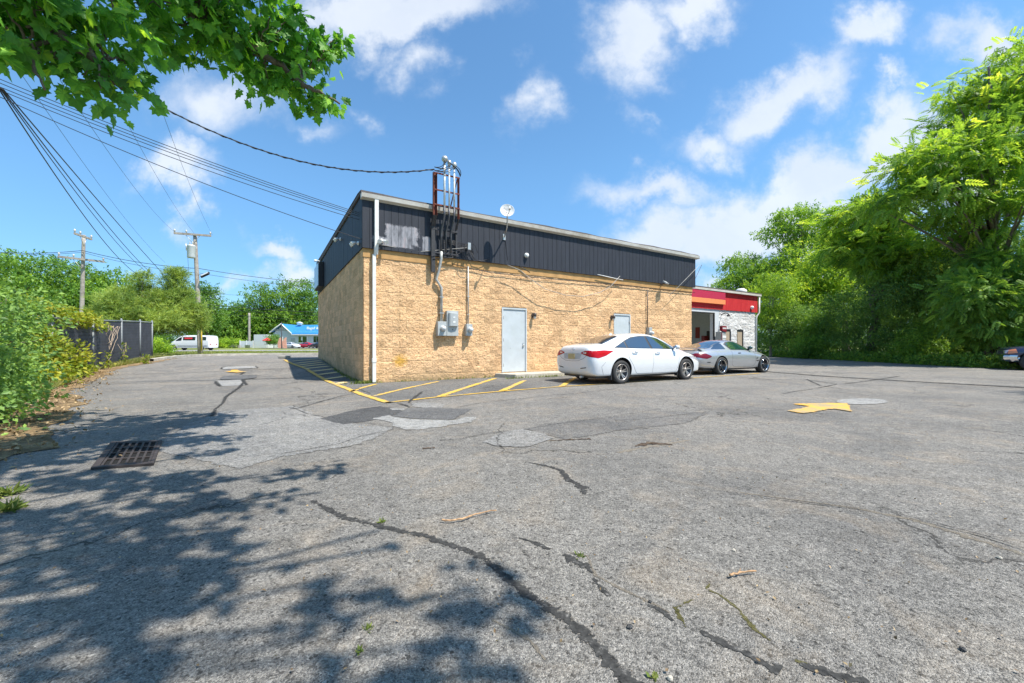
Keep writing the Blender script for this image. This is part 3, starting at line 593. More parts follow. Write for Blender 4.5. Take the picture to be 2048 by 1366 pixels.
# --- twigs on the ground
def stick(pxs, r, label):
    P = [G(*p)+Vector((0, 0, r+.012)) for p in pxs]; L = []
    for a, b in zip(P[:-1], P[1:]): L += [a.lerp(b, k/4)+Vector((random.gauss(0, .003), random.gauss(0, .003), 0)) for k in range(4)]
    L.append(P[-1]); m = MB(); m.tube(L, [r*random.uniform(.75, 1.2)*(1.1-.5*i_/len(L)) for i_ in range(len(L))], 7); m.tube([L[len(L)//2], L[len(L)//2]+Vector((.02, .025, .004))], [r*.5, r*.25], 5)
    o = m.build('fallen_stick', M['twig']); tag(o, label, 'stick'); return o
stick([(882, 1046), (900, 1047), (925, 1043), (945, 1036), (970, 1029), (993, 1026)], .0062, 'long bare tan stick lying on sunlit asphalt beyond the sealed crack')
stick([(1458, 1157), (1480, 1152), (1512, 1149)], .0055, 'short reddish stick lying on the asphalt near the moss lines')
# concrete wheel stop / kerb end by the far corner
p = G(570, 717); m = MB(); m.box(-.30, .22, -.18, .18, 0, .15)
o = m.build('wheel_stop', M['curb'], None, .03); o.location = p; o.rotation_euler = (0, 0, R(-12)); tag(o, 'weathered concrete kerb end where the yellow line begins', 'wheel stop')
# loose stones
rocks = [(1468, 1102, .012, 'dark pebble just beyond the short reddish stick'), (1300, 1205, .010, 'small pebble between the two moss-lined cracks'), (690, 1262, .010, 'pebble among the leaf shadows at lower left'), (1998, 1117, .015, 'rounded pebble near the right edge of the photo'), (1926, 1302, .014, 'dark pebble near the bottom right corner'), (1260, 1256, .016, 'dark pebble right beside the sealed crack'), (1340, 1360, .014, 'pebble at the bottom edge of the photo'), (405, 972, .012, 'pale pebble in the dappled shade beyond the drain')]
for i, (px, py, r, lb) in enumerate(rocks):
    r *= .72
    m = MB(); m.lathe([(0, -r*.5), (r*.9, -r*.35), (r*1.1, 0), (r*.7, r*.55), (0, r*.7)], n=7, smooth=False)
    m.v = [tuple(c*random.uniform(.75, 1.25) for c in q) for q in m.v]
    o = m.build('pebble', M['asphalt_dark'] if i % 3 else M['concrete']); o.location = G(px, py)+Vector((0, 0, r*.4+.002)); tag(o, lb, 'pebble', 'loose pebbles scattered over the asphalt')

# ---------------------------------------------------------------- tan block building
BL, BW, BH, BT = 15.05, 12.5, 3.87, 5.40
bld = thing('block_building', 'long tan split-face block building with charcoal siding above and grey steel doors', 'building', CO, ANG)
def sblock(name, u0, u1, z0f, z1, mat, parent, axis, holes=(), seed=1, sgn=-1, off=0, step=.026, amp=.017):
    """split-face wall skin in building coordinates; axis 'u' = front wall along x, 'v' = side wall along y"""
    r = np.random.default_rng(seed); nu = int((u1-u0)/step)+1; nz = int(z1/step)+1
    U, Z = np.meshgrid(np.linspace(u0, u1, nu), np.linspace(-.15, z1, nz))
    def vn(sx, sz, s2):
        rr = np.random.default_rng(s2); gu, gzz = int((u1-u0)/sx)+3, int((z1+.3)/sz)+3; T = rr.random((gzz, gu)); a = (U-u0)/sx; b = (Z+.15)/sz
        ia, ib = a.astype(int), b.astype(int); fa, fb = a-ia, b-ib; fa = fa*fa*(3-2*fa); fb = fb*fb*(3-2*fb)
        return (T[ib, ia]*(1-fa)+T[ib, ia+1]*fa)*(1-fb)+(T[ib+1, ia]*(1-fa)+T[ib+1, ia+1]*fa)*fb
    D = (vn(.16, .12, seed+1)*.45+vn(.07, .055, seed+2)*.35+vn(.035, .03, seed+3)*.3-.45)*2*amp
    row = np.floor(Z/.2032); fz = Z/.2032-row; al = U/.4064+row*.5; fu = al-np.floor(al)
    e = np.minimum(np.minimum(fz, 1-fz)*.2032, np.minimum(fu, 1-fu)*.4064); D = D*np.clip(.35+e/.02, 0, 1)+np.where(e < .009, -.004, 0)+.010
    for (a, b, c, d) in holes: D = np.where((U > a) & (U < b) & (Z > c) & (Z < d), -.12, D)
    if axis == 'u': v = np.stack([U, off+sgn*D, Z], -1)
    else: v = np.stack([off+sgn*D, U, Z], -1)
    v = v.reshape(-1, 3); i = np.arange(nu-1)[None, :]+np.arange(nz-1)[:, None]*nu; p = np.stack([i, i+1, i+nu+1, i+nu], -1).reshape(-1, 4)
    if axis == 'v': p = p[:, ::-1]
    if sgn > 0: p = p[:, ::-1]
    return np_mesh(name, v, p, 4, mat, parent)
d1a, d1t = FW(1003.2, 614.5); d1b, d1z = FW(1052.8, 742)
d2a, d2t = FW(1227, 628.5); d2b, _ = FW(1260, 628.5)
D1 = (d1a, d1b, .16, 2.40); D2 = (d2a, d2b, .16, 2.40)
BAND = 3.62
sblock('front_wall', 0, BL, 0, BAND, M['block'], bld, 'u', [D1, D2], 11)
sblock('side_wall', 0, BW, 0, BH, M['block'], bld, 'v', (), 23, step=.05)
m = MB(); m.box(.1, BL-.02, .1, BW, -.1, BT-.1); m.build('core', M['block'], bld)      # solid body behind the skins
m = MB(); m.box(-.02, BL+.02, -.035, .06, BAND, BH-.002); m.build('lintel_band', M['band'], bld)
sblock('end_wall', 0, BW, 0, BH, M['block'], bld, 'v', (), 31, sgn=1, off=BL, step=.08)
# siding: vertical groove panels
def siding(name, a0, a1, z0, z1, off, axis, sgn, mat, parent, pitch=.2032, th=.05):
    m = MB(); a = a0; k = 0
    while a < a1-.001:
        b = min(a+pitch, a1); g = .011; dz = random.uniform(-.004, .004); dd = random.uniform(0, .004)
        lo, hi = off+sgn*(th+dd), off
        x = (min(lo, hi), max(lo, hi))
        if axis == 'u': m.box(a+g/2, b-g/2, x[0], x[1], z0+dz, z1)
        else: m.box(x[0], x[1], a+g/2, b-g/2, z0+dz, z1)
        a = b; k += 1
    x = (off+sgn*(th-.014), off-sgn*.001); x = (min(x), max(x))
    if axis == 'u': m.box(a0, a1, x[0], x[1], z0+.004, z1-.003)
    else: m.box(x[0], x[1], a0, a1, z0+.004, z1-.003)
    return m.build(name, mat, parent)
random.seed(8)
siding('front_siding', -.052, BL+.18, BH, BT-.18, -.04, 'u', -1, M['siding'], bld)
siding('side_siding', -.03, BW, BH, BT-.02, -.0, 'v', -1, M['siding'], bld, .30)
siding('end_siding', -.03, BW, BH, BT-.02, BL+.13, 'v', 1, M['siding'], bld, .30)
# gutter, fascia, roof
m = MB()
pr = [(-.09, 0), (-.21, .03), (-.23, .14), (-.215, .145), (-.20, .04), (-.092, .012)]
m.prism([(a, BT-.16+b) for a, b in pr], -.09, BL+.32, 'x'); m.box(-.09, BL+.32, -.092, -.04, BT-.17, BT+.0); m.box(-.094, -.088, -.22, -.05, BT-.16, BT-.02); m.box(BL+.318, BL+.324, -.22, -.05, BT-.16, BT-.02)
m.build('gutter', M['gutter'], bld)
m = MB(); vs = []
n = 24
for k in range(n+1):
    u = -.1+(BL+.42)*k/n; wv = .025*math.sin(k*2.1)+.02*math.sin(k*.7)+(.05 if k == 0 else 0)
    vs += [(u, -.16, BT+.005), (u, -.15, BT+.045+wv*.5), (u, .35, BT+.07+wv), (u, BW+.1, BT+.25)]
m.add(vs, [(4*k+i, 4*k+i+1, 4*k+i+5, 4*k+i+4) for k in range(n) for i in range(3)]+[(4*n+0, 4*n+1, 4*n+2, 4*n+3)])
m.build('roof', M['roof'], bld)
m = MB(); m.add([(-.06, -.1, BT-.02), (-.06, BW, BT-.02), (-.06, BW, BT+.24), (-.06, -.1, BT+.06), (-.10, -.1, BT-.02), (-.10, BW, BT-.02), (-.10, BW, BT+.24), (-.10, -.1, BT+.06)], [(0, 1, 2, 3), (7, 6, 5, 4), (0, 4, 5, 1), (1, 5, 6, 2), (2, 6, 7, 3), (3, 7, 4, 0)]); m.build('roof_edge', M['roof'], bld)
# downspout: wide upper box, elbow, slim lower pipe
ud, _ = FW(750.5, 450); ul, _ = FW(746.8, 650)
m = MB(); m.box(ud-.055, ud+.055, -.20, -.10, 3.93, BT-.10); m.prism([(-.20, 3.929), (-.10, 3.929), (-.05, 3.70), (-.135, 3.70)], ud-.06, ud+.05, 'x'); m.box(ul-.05, ul+.045, -.14, -.05, .66, 3.699); m.box(ul-.06, ul+.055, -.15, -.045, .60, .72); m.box(ul-.052, ul+.047, -.14, -.05, .03, .60)
m.build('downspout', M['white_metal'], bld, .006)
# doors
def door(a, b, z0, z1, hinge, label=None):
    m = MB(); f = .05
    m.box(a, a+f, -.03, .125, z0, z1); m.box(b-f, b, -.03, .125, z0, z1); m.box(a+f+.001, b-f-.001, -.028, .125, z1-f-.01, z1-.002)
    d = MB(); d.box(a+f+.006, b-f-.006, .0, .045, z0+.01, z1-f-.016); dd = d.build('door', M['door'], bld, .004)
    fr = m.build('door_frame', M['door'], dd, .003)
    hx = a+f+.006 if hinge == 'l' else b-f-.006
    for z in (z0+.25, (z0+z1)/2, z1-.35): h = MB(); h.tube([(hx, -.012, z-.055), (hx, -.012, z+.055)], .014, 8); h.build('hinge', M['bronze'], dd)
    k = MB(); kx = b-f-.09 if hinge == 'l' else a+f+.09
    k.box(kx-.025, kx+.025, -.012, -.001, z0+.86, z0+1.02); k.lathe([(0, -.055), (.026, -.05), (.028, -.03), (.012, -.012)], (kx, 0, z0+.93), 'y'); k.build('door_handle', M['galv'], dd)
    if label: dd['label'] = label
    return dd
dd1 = door(*D1[:2], .155, 2.40, 'l'); dd2 = door(*D2[:2], .155, 2.40, 'r')
m = MB(); m.box(d1a+.03, d1a+.07, -.0285, -.02, 1, 1)
m = MB(); m.lathe([(0, -.012), (.012, -.008), (.014, -.002)], ((d1a+d1b)/2-.15, 0, 1.0), 'y', 10); m.build('door_viewer', M['galv'], dd1)
# step slab in front of the door
ps = W(FW(989, 746)[0], 0, 0)
u0 = FW(989, 746)[0]; q = G(1030.5, 757); vq = (q-CO).dot(VY)
m = MB(); m.prism([(u0, -.03), (u0+.35, vq), (u0+3.2, vq-.02), (u0+3.2, -.03)], -.05, .135)
m.build('door_step', M['concrete'], bld, .015)
u0b, zb_ = FW(1340, 700)
# light box sign at the far end of the left wall
sg = thing('box_sign', 'flat lightbox sign with black frame on the shaded side wall', 'sign', W(-.06, 9.4, 3.95), ANG)
m = MB(); m.box(-.22, -.001, 0, 2.0, 0, 1.2); m.build('housing', M['black'], sg, .01)
m = MB(); m.box(-.245, -.222, .06, 1.94, .06, 1.14); m.build('sign_face', simple('sign_face_reflection', (.42, .55, .68), .3), sg)  # pale blue reflection of the clear panel put into the face colour
m = MB(); m.tube([(-.12, .3, 1.2), (-.12, .3, 1.26), (-.3, .3, 1.3)], .02, 8); m.lathe([(0, -.08), (.05, -.06), (.06, .04), (0, .06)], (-.33, .3, 1.27), 'x'); m.build('sign_lamp', M['white_plastic'], sg)

# ---------------------------------------------------------------- things on the front wall
def onwall(name, label, cat, u, z, v=0.0, group=None): return thing(name, label, cat, W(u, v, z), ANG, group)
# electric meters
def meter(u, z0, z1, wd, label, dome=True):
    t = onwall('electric_meter', label, 'electric meter', u, z0, -.02, 'electric meters on the tan wall'); h = z1-z0
    m = MB(); m.box(-wd/2, wd/2, -.15, 0, 0, h); m.box(-wd/2+.004, wd/2-.004, -.158, -.151, .01, h*.98); m.build('meter_box', M['meter'], t, .006)
    m = MB(); m.lathe([(.085, -.159), (.088, -.175), (.075, -.185), (.072, -.26), (.06, -.285), (0, -.29)], (.02, 0, h*.52), 'y', 20); m.build('meter_dial', M['glassy'], t)
    m = MB(); m.lathe([(.098, -.159), (.098, -.18), (.086, -.182), (.086, -.160)], (.02, 0, h*.52), 'y', 20); m.build('ring', M['galv'], t)
    return t
ua, za = FW(880.5, 672); _, zt = FW(880.5, 643.5); meter(ua, za, zt, .29, 'grey meter box with round dial directly under the thickest conduit')
ub, zb = FW(934.5, 672); _, zt2 = FW(934.5, 648.5); meter(ub, zb, zt2, .21, 'narrow grey meter box hanging alone under a thin conduit, left of the tall door')
ue, ze = FW(1295, 674); meter(ue, ze-.1, ze+.42, .2, 'pale meter box low on the wall behind the white sedan')
uc0, zc = FW(890, 672); uc1, zc2 = FW(913, 623)
t = onwall('switch_box', 'large grey switch box with bulging ribbed cover beside the meter', 'electrical box', (uc0+uc1)/2, zc, -.02); wd = (uc1-uc0)/2; h = zc2-zc
m = MB(); m.box(-wd, wd, -.14, 0, 0, h); m.build('cabinet', M['meter'], t, .008)
m = MB()
pr = [(-wd+.04+.0, -.141), (-wd+.05, -.19), (-wd+.08, -.225), (0, -.24), (wd-.06, -.225), (wd-.04, -.19), (wd-.035, -.141)]
m.prism(pr, .30, h-.06, 'z'); m.build('cover', M['meter'], t, .02, 3)
m = MB(); m.box(-.03, .05, -.243, -.239, h*.52, h*.58); m.build('label_plate', M['white_plastic'], t); m = MB(); m.box(-.025, .04, -.243, -.239, h*.72, h*.76); m.build('label_plate', M['white_plastic'], t)
m = MB(); m.lathe([(0, -.155), (.015, -.15), (.018, -.141)], (0, 0, .2), 'y', 10); m.build('latch', M['bronze'], t)
# conduit rack
rk = onwall('conduit_rack', 'rusty steel rack carrying three tall conduits with weatherheads above the roof', 'conduit rack', 0, 0)
def chan(px, pt, pb, wd, dp):
    u, zt_ = FW(px, pt, -.32); _, zb_ = FW(px, pb, -.2)
    return u, zt_, zb_
ul0, zt0, zb0 = chan(869.5, 345, 539, .1, .08); zb0 = 3.35
def Cch(m, u, w_, v0, v1, z0, z1):
    m.box(u-w_/2, u+w_/2, v1-.008, v1, z0, z1); m.box(u-w_/2, u-w_/2+.008, v0, v1-.0085, z0, z1); m.box(u+w_/2-.008, u+w_/2, v0, v1-.0085, z0, z1)
m = MB(); Cch(m, ul0, .12, -.38, -.29, BT-.35, zt0); m.build('post', M['rust'], rk)
m = MB(); m.prism([(-.38, BT-.351), (-.29, BT-.351), (-.12, BT-.65), (-.12, zb0), (-.2, zb0), (-.2, BT-.65)], ul0-.06, ul0+.06, 'x'); m.build('post', M['darksteel'], rk)
ur0, zr0 = FW(916.5, 356, -.32)
m = MB(); Cch(m, ur0, .055, -.36, -.30, BT-.35, zr0); m.tube([(ur0-.04, -.33, zr0-.05), (ur0-.22, -.05, zr0-1.15)], .018, 6); m.build('post', M['rust'], rk)
m = MB(); m.prism([(-.36, BT-.351), (-.30, BT-.351), (-.13, BT-.65), (-.13, 4.0), (-.18, 4.0), (-.18, BT-.65)], ur0-.025, ur0+.025, 'x'); m.build('post', M['darksteel'], rk)
for (py, mt, vv) in ((351, 'rust', -.33), (384, 'rust', -.33), (413, 'rust', -.33), (462, 'darksteel', -.17), (508, 'darksteel', -.17)):
    m = MB(); z = FW(893, py, vv)[1]; m.box(ul0-.03, ur0+.04, vv-.035, vv-.005, z-.02, z+.02)
    m.build('cross_bar', M[mt], rk)
cu = [FW(889, 400, -.4)[0], FW(898.5, 400, -.4)[0], FW(908.5, 400, -.4)[0]]; ct = [FW(889, 322, -.4)[1], FW(898.5, 330, -.4)[1], FW(908.5, 334, -.4)[1]]; cr = [.032, .026, .028]
for k in range(3):
    zs_ = FW(889, 413, -.4)[1]
    m = MB(); m.tube([(cu[k], -.40, zs_), (cu[k], -.40, ct[k])], cr[k], 12); m.build('conduit', M['conduit_white'], rk)
    m = MB(); zlow = [2.55, 3.9, 3.9][k]
    P = [(cu[k], -.40, zs_-.001), (cu[k], -.40, BT-.30), (cu[k]-.0, -.33, BT-.45), (cu[k]-.03, -.23, BT-.75), (cu[k]-.03, -.21, BT-.85), (cu[k]-.03, -.21, 4.0)]
    m.tube(P, cr[k]+.002, 12); m.build('conduit', M['conduit_dark'], rk)
    m = MB(); h0 = ct[k]; s_ = [1.15, .75, .85][k]
    m.lathe([(.04*s_, -.05), (.055*s_, -.02), (.085*s_, .02), (.085*s_, .08), (.055*s_, .13), (0, .145)], (cu[k], -.40-.02*s_, h0), 'z', 14); m.build('weatherhead', M['galv'], rk)
m = MB(); x = cu[0]-.03; m.tube([(x, -.21, 3.999), (x, -.21, 3.8), (x-.05, -.16, 3.45), (x-.13, -.11, 3.15), (ua, -.09, 2.9), (ua, -.09, zt)], .045, 12); m.build('conduit', M['conduit'], rk)
for z in (2.6, 2.1): m = MB(); m.box(ua-.07, ua+.07, -.14, -.02, z-.012, z+.012); m.build('pipe_strap', M['galv'], rk)
# looping leads at the weatherheads
for k in range(3):
    m = MB()
    for q in range(3):
        a = Vector((cu[k]+.02*q-.02, -.46, ct[k]+.02)); b = Vector((ul0-.05, -.42, zt0+.12-.1*q)); mid = (a+b)/2+Vector((.12-.02*q, -.08, -.18-.06*q))
        if q == 2: b = Vector((ur0+.03, -.4, zr0+.02)); mid = (a+b)/2+Vector((.12, -.1, .02))
        m.tube([(1-t)**2*a+2*t*(1-t)*mid+t*t*b for t in [i/10 for i in range(11)]], .011, 6)
    m.build('service_lead', M['rubber'], rk)
def pipe(u, za_, zb_, r, label, mat='conduit'):
    m = MB(); m.tube([(0, 0, 0), (0, 0, zb_-za_)], r, 10)
    for z in (.3, .9, 1.5):
        if z < zb_-za_: m.box(-r-.02, r+.02, -.02, .03, z, z+.02)
    o = m.build('wall_conduit', M[mat]); o.location = W(u, -.07, za_); o.rotation_euler = (0, 0, ANG); tag(o, label, 'conduit', 'thin conduits on the tan wall'); return o
pipe(ub, zt2, 3.66, .022, 'thin grey conduit rising from the narrow meter box to the tan band')
pipe(ue-.08, ze+.42, 3.5, .02, 'thin conduit above the pale meter behind the white sedan', 'bronze')
# satellite dish
ux, zx = FW(1015.5, 420, -.75); t = onwall('satellite_dish', 'round pale satellite dish on a bent mast at the roof edge', 'satellite dish', FW(1008, 455, -.1)[0], 4.80, -.10)
du, dz = ux-FW(1008, 455, -.1)[0], zx-4.80
m = MB(); m.box(-.05, .05, -.02, 0, -.1, .1); m.tube([(0, -.02, 0), (du*.5, -.40, dz*.30), (du*.9, -.58, dz*.62), (du, -.60, dz-.02)], .022, 10); m.build('mast', M['galv'], t)
dm = MB(); n = 28; prof = [(0, .055), (.06, .052), (.12, .040), (.18, .020), (.225, 0), (.232, -.006), (.232, .004), (.18, .03), (.12, .05), (.06, .062), (0, .065)]
dm.lathe(prof, (0, 0, 0), 'y', n); D = dm.build('reflector', M['dish'], t); D.location = (du, -.62, dz); D.rotation_euler = (R(-18), 0, R(-24))
am = MB(); am.tube([(0, .06, -.14), (.02, -.18, -.24), (.03, -.36, -.20)], .014, 8); am.box(.0, .06, -.42, -.34, -.24, -.14); A = am.build('feed_arm', M['meter'], t); A.location = (du, -.62, dz); A.rotation_euler = (R(-18), 0, R(-24))
def text(body, size, mat, parent, loc, rot, extrude=.002, name='lettering', bold=0):
    c = bpy.data.curves.new(name, 'FONT'); c.body = body; c.size = size; c.extrude = extrude; c.align_x = 'CENTER'; c.align_y = 'CENTER'; c.offset = bold
    tmp = bpy.data.objects.new('tmp', c); col.objects.link(tmp); dg = bpy.context.evaluated_depsgraph_get(); me = bpy.data.meshes.new_from_object(tmp.evaluated_get(dg)); bpy.data.objects.remove(tmp)
    me.materials.clear(); me.materials.append(mat); o = bpy.data.objects.new(name, me); col.objects.link(o); o.parent = parent; o.location = loc; o.rotation_euler = rot; return o
text('DISH', .10, M['text_grey'], D, (0, .022, .09), (R(90), 0, 0))
# lamps and cameras
def barn(px, py, label):
    u, z = FW(px, py); t = onwall('wall_lamp', label, 'wall lamp', u, z, -.03, 'bronze wall lamps beside the doors')
    m = MB(); m.box(-.05, .05, -.02, 0, -.08, .08); m.tube([(0, -.02, .03), (0, -.09, .05)], .015, 8); m.build('bracket', M['bronze'], t)
    m = MB(); m.lathe([(0, .09), (.05, .08), (.065, .03), (.065, -.03), (.05, -.05)], (0, -.12, 0), 'z', 14); m.build('lamp_head', M['bronze'], t)
    m = MB(); m.lathe([(.045, -.05), (.045, -.11), (.02, -.13), (0, -.13)], (0, -.12, 0), 'z', 12); m.build('globe', M['lens'], t)
barn(1065, 631, 'small round bronze lamp right of the tall front door'); barn(1222, 635, 'small bronze lamp left of the door behind the sedan')
def led(u, z, v, label, yaw=0, cat='floodlight', mat='galv', W_=.30):
    t = onwall('flood_light', label, cat, u, z, v); m = MB(); m.tube([(0, 0, 0), (-.05, -.12, .0), (-.05, -.2, .03)], .018, 8); m.lathe([(.05, 0), (.05, -.02), (0, -.03)], (0, 0, 0), 'y', 12); m.build('arm', M['bronze'], t)
    m = MB(); m.box(-W_/2, W_/2, -.03, .03, -.10, .10); o = m.build('lamp_head', M[mat], t, .01); o.location = (0, -.24, .04); o.rotation_euler = (R(-50), 0, R(yaw))
    m = MB(); m.box(-W_/2+.02, W_/2-.02, -.035, -.0305, -.085, .085); q = m.build('lens', M['lens'], o); return t
u, z = FW(1324, 567); led(u-.12, z-.05, -.06, 'rectangular floodlight on the tan band above the silver car', 18)
def twin(name, label, base, rz, sc_=1.0):
    t = thing(name, label, 'security light', base, rz, 'white security lights around the roof corner')
    m = MB(); m.lathe([(.06, 0), (.06, -.03), (.03, -.05), (0, -.05)], (0, 0, 0), 'y', 14); m.build('base', M['white_plastic'], t)
    for sx in (-1, 1):
        m = MB(); m.tube([(0, -.05, 0), (sx*.05, -.10, -.01)], .016, 8); m.tube([(sx*.05, -.09, 0), (sx*.085, -.15, -.03), (sx*.10, -.22, -.07)], [.03, .045, .065], 12); m.build('lamp_head', M['white_plastic'], t)
u, z = FW(763, 482, -.1); twin('security_light', 'white twin security light on the front siding right of the downspout', W(u, -.095, z), ANG)
for (px, py, lb) in ((714, 486, 'white security light on the shaded siding next to the roof corner'), (679, 478, 'white security light further along the shaded siding')):
    v, z = LW(px, py, -.1); twin('security_light', lb, W(-.055, v, z), ANG-R(90))
u, z = FW(1052, 511, -.1); t = onwall('dome_camera', 'small white dome camera on the charcoal siding right of the dish', 'camera', u, z, -.095)
m = MB(); m.lathe([(.075, 0), (.085, -.04), (.07, -.09), (0, -.12)], (0, 0, 0), 'y', 18); m.build('housing', M['white_plastic'], t); m = MB(); m.lathe([(.05, -.03), (.045, -.07), (.02, -.10), (0, -.105)], (0, -.02, -.05), 'y', 14); m.build('camera_eye', M['meter'], t)
# cable bracket at (940,495) where the telephone drops end
ubr, zbr = FW(938, 492, -.25); t = onwall('cable_bracket', 'tangled cable bracket and splice ring on charcoal siding right of the conduits', 'cable bracket', ubr, zbr, -.09)
m = MB(); m.box(-.03, .03, -.16, 0, -.02, .02); m.box(-.05, .05, -.19, -.14, -.12, .1); m.build('bracket', M['galv'], t)
m = MB(); random.seed(2)
for k in range(5):
    r_ = .10+.05*k; o_ = Vector((random.uniform(-.08, .08), -.12-.01*k, -.15-random.uniform(0, .1)))
    m.tube([o_+Vector((r_*math.cos(a)*.8, random.uniform(-.01, .01), r_*math.sin(a))) for a in [i*2*math.pi/14 for i in range(12)]], .008, 5)
m.tube([(.1, -.05, -.1), (.25, -.05, -.38), (.5, -.05, -.42), (.8, -.04, -.30)], .012, 6); m.tube([(-.05, -.05, -.1), (-.55, -.09, -.42), (-1.2, -.12, -.55)], .012, 6); m.tube([(0, -.05, -.05), (-.7, -.09, -.30), (-1.3, -.12, -.50)], .010, 6)
m.build('cable_loops', M['rubber'], t)
# cables strung along the wall
def cable(name, pts, r, mat, label, cat='cable', n=6, sub=1, group=None):
    o = Vector(pts[0]); m = MB(); m.tube([Vector(p)-o for p in pts], r, n); ob = m.build(name, M[mat]); ob.location = o; tag(ob, label, cat, group); return ob
def sag(a, b, s_, n=16): return [a.lerp(b, t/n)+Vector((0, 0, -4*s_*(t/n)*(1-t/n))) for t in range(n+1)]
def wallpts(pxs, v=-.06): return [W(*((lambda q: (q[0], v, q[1]))(FW(x, y, v)))) for x, y in pxs]
cable('wall_cable', wallpts([(905, 528), (935, 535), (980, 545), (1035, 551), (1090, 557), (1150, 562), (1240, 569), (1292, 575), (1390, 585)], -.07), .012, 'rubber', 'black cable tacked along the tan band under the siding')
cable('wall_cable', wallpts([(1015, 530), (1040, 540), (1060, 557), (1090, 578), (1130, 590), (1165, 593), (1200, 585), (1222, 572), (1240, 552)], -.28), .010, 'wire_grey', 'thin grey cable sagging in a loop across the tan wall')
cable('wall_cable', wallpts([(1040, 533), (1060, 545)], -.10), .014, 'rubber', 'short black cable end dropping from the siding foot')
cable('loose_lath', wallpts([(1195, 549), (1222, 555), (1246, 560)], -.14), .014, 'white_plastic', 'broken pale trim strip hanging loose at the siding foot', 'trim strip')
cable('guy_wire', wallpts([(1398, 531), (1370, 560), (1338, 592)], -.3), .010, 'wire_grey', 'thin wire slanting down the wall from the right roof corner')
u, z = FW(1400, 530); cable('guy_wire', [W(u, -.1, z), W(u+2, 1.6, z-.25), W(u+4.0, 3.6, z-.5)], .011, 'wire_grey', 'thin wire running from the charcoal siding corner to the red roof')
cable('wall_cable', wallpts([(1008, 462), (1012, 490), (1015, 520)], -.10), .006, 'rubber', 'thin black cable hanging below the satellite dish')

# ---------------------------------------------------------------- red and white garage
rv = 3.45
def RW(px, py): return FW(px, py, rv)
R1 = RW(1510, 690)[0]; RT = 4.72; RB = 3.42
gar = thing('garage_building', 'low white block garage with bright red siding and an open bay', 'building', CO, ANG)
bay0, bay1, bayt = BL+.6, RW(1428.5, 690)[0], 3.20
sblock('block_wall', RW(1437, 690)[0], R1, 0, RB, M['block_white'], gar, 'u', [(RW(1449, 690)[0], RW(1461, 690)[0], 0, 2.12), (RW(1473.5, 690)[0], RW(1486, 690)[0], 0, 2.12)], 41, off=rv, step=.05, amp=.03)
m = MB(); m.box(bay1, RW(1437, 690)[0], rv-.02, rv+.3, 0, RB); m.box(BL+.15, bay1-.001, rv-.02, rv+.3, bayt, RB); m.build('bay_surround', M['shop_wall'], gar)
m = MB(); m.box(BL+.15, bay0, rv, rv+.3, 0, bayt-.001); m.build('bay_jamb', M['shop_wall'], gar)
g0, g1 = BL+.15, R1
m = MB(); dp = rv+7
m.box(g0, g1, dp, dp+.2, 3.3, RT-.1); m.box(g0, g0+.8, dp, dp+.2, 0, 3.299); m.box(g1-2.0, g1, dp, dp+.2, 0, 3.299); m.box(g0, g0+.15, rv+.31, dp-.001, 0, RT-.1); m.box(g1-.15, g1-.02, rv+.16, dp-.001, 0, RT-.1); m.box(bay1+.35, g1-.151, rv+.15, rv+.3, 0, RT-.12)  # unseen gap added in the back wall to let light into the bay
m.build('interior_wall', M['int_wall'], gar)
m = MB(); m.box(g0+.15, g1-.15, rv+.01, dp, .005, .02); m.build('garage_floor', M['concrete'], gar)
m = MB(); m.box(bay1-.05, bay1-.001, rv-.04, rv+.05, 0, bayt); m.box(bay0, bay1-.051, rv-.04, rv+.05, bayt-.06, bayt-.001); m.build('bay_frame', M['black'], gar)
siding('red_siding_panel', g0, R1+.2, RB, RT-.14, rv-.03, 'u', -1, M['siding_red'], gar, .16)
siding('red_side_panel', rv-.03, dp, RB, RT-.1, R1+.13, 'v', 1, M['siding_red'], gar, .3)
m = MB(); m.box(g0-.2, R1+.4, rv-.24, rv-.09, RT-.15, RT-.02); m.build('gutter', M['gutter'], gar)
m = MB(); m.add([(g0-.2, rv-.24, RT-.015), (R1+.42, rv-.24, RT-.015), (R1+.42, dp+.3, RT+.35), (g0-.2, dp+.3, RT+.35), (g0-.2, rv-.24, RT+.05), (R1+.42, rv-.24, RT+.05), (R1+.42, dp+.3, RT+.42), (g0-.2, dp+.3, RT+.42)], [(0, 1, 2, 3), (7, 6, 5, 4), (0, 4, 5, 1), (1, 5, 6, 2), (2, 6, 7, 3), (3, 7, 4, 0)]); m.build('roof', M['roof'], gar)
m = MB(); m.tube([(R1+.27, rv-.16, RT-.1), (R1+.27, rv-.16, RB+.0), (R1+.05, rv-.10, RB-.25), (R1+.02, rv-.08, RB-.4), (R1+.02, rv-.08, .05)], .055, 8); m.build('downspout', M['white_metal'], gar)
for (a, b) in ((1449, 1461), (1473.5, 1486)):
    ua_, ub_ = RW(a, 690)[0], RW(b, 690)[0]; m = MB(); m.box(ua_+.04, ub_-.06, rv+.02, rv+.06, .02, 2.07); d_ = m.build('door', M['tan_door'], gar, .004)
    m = MB(); m.box(ua_, ua_+.04, rv-.02, rv+.11, 0, 2.12); m.box(ub_-.06, ub_, rv-.02, rv+.11, 0, 2.12); m.box(ua_+.041, ub_-.061, rv-.02, rv+.11, 2.08, 2.118); m.build('door_frame', M['plastic'], d_)
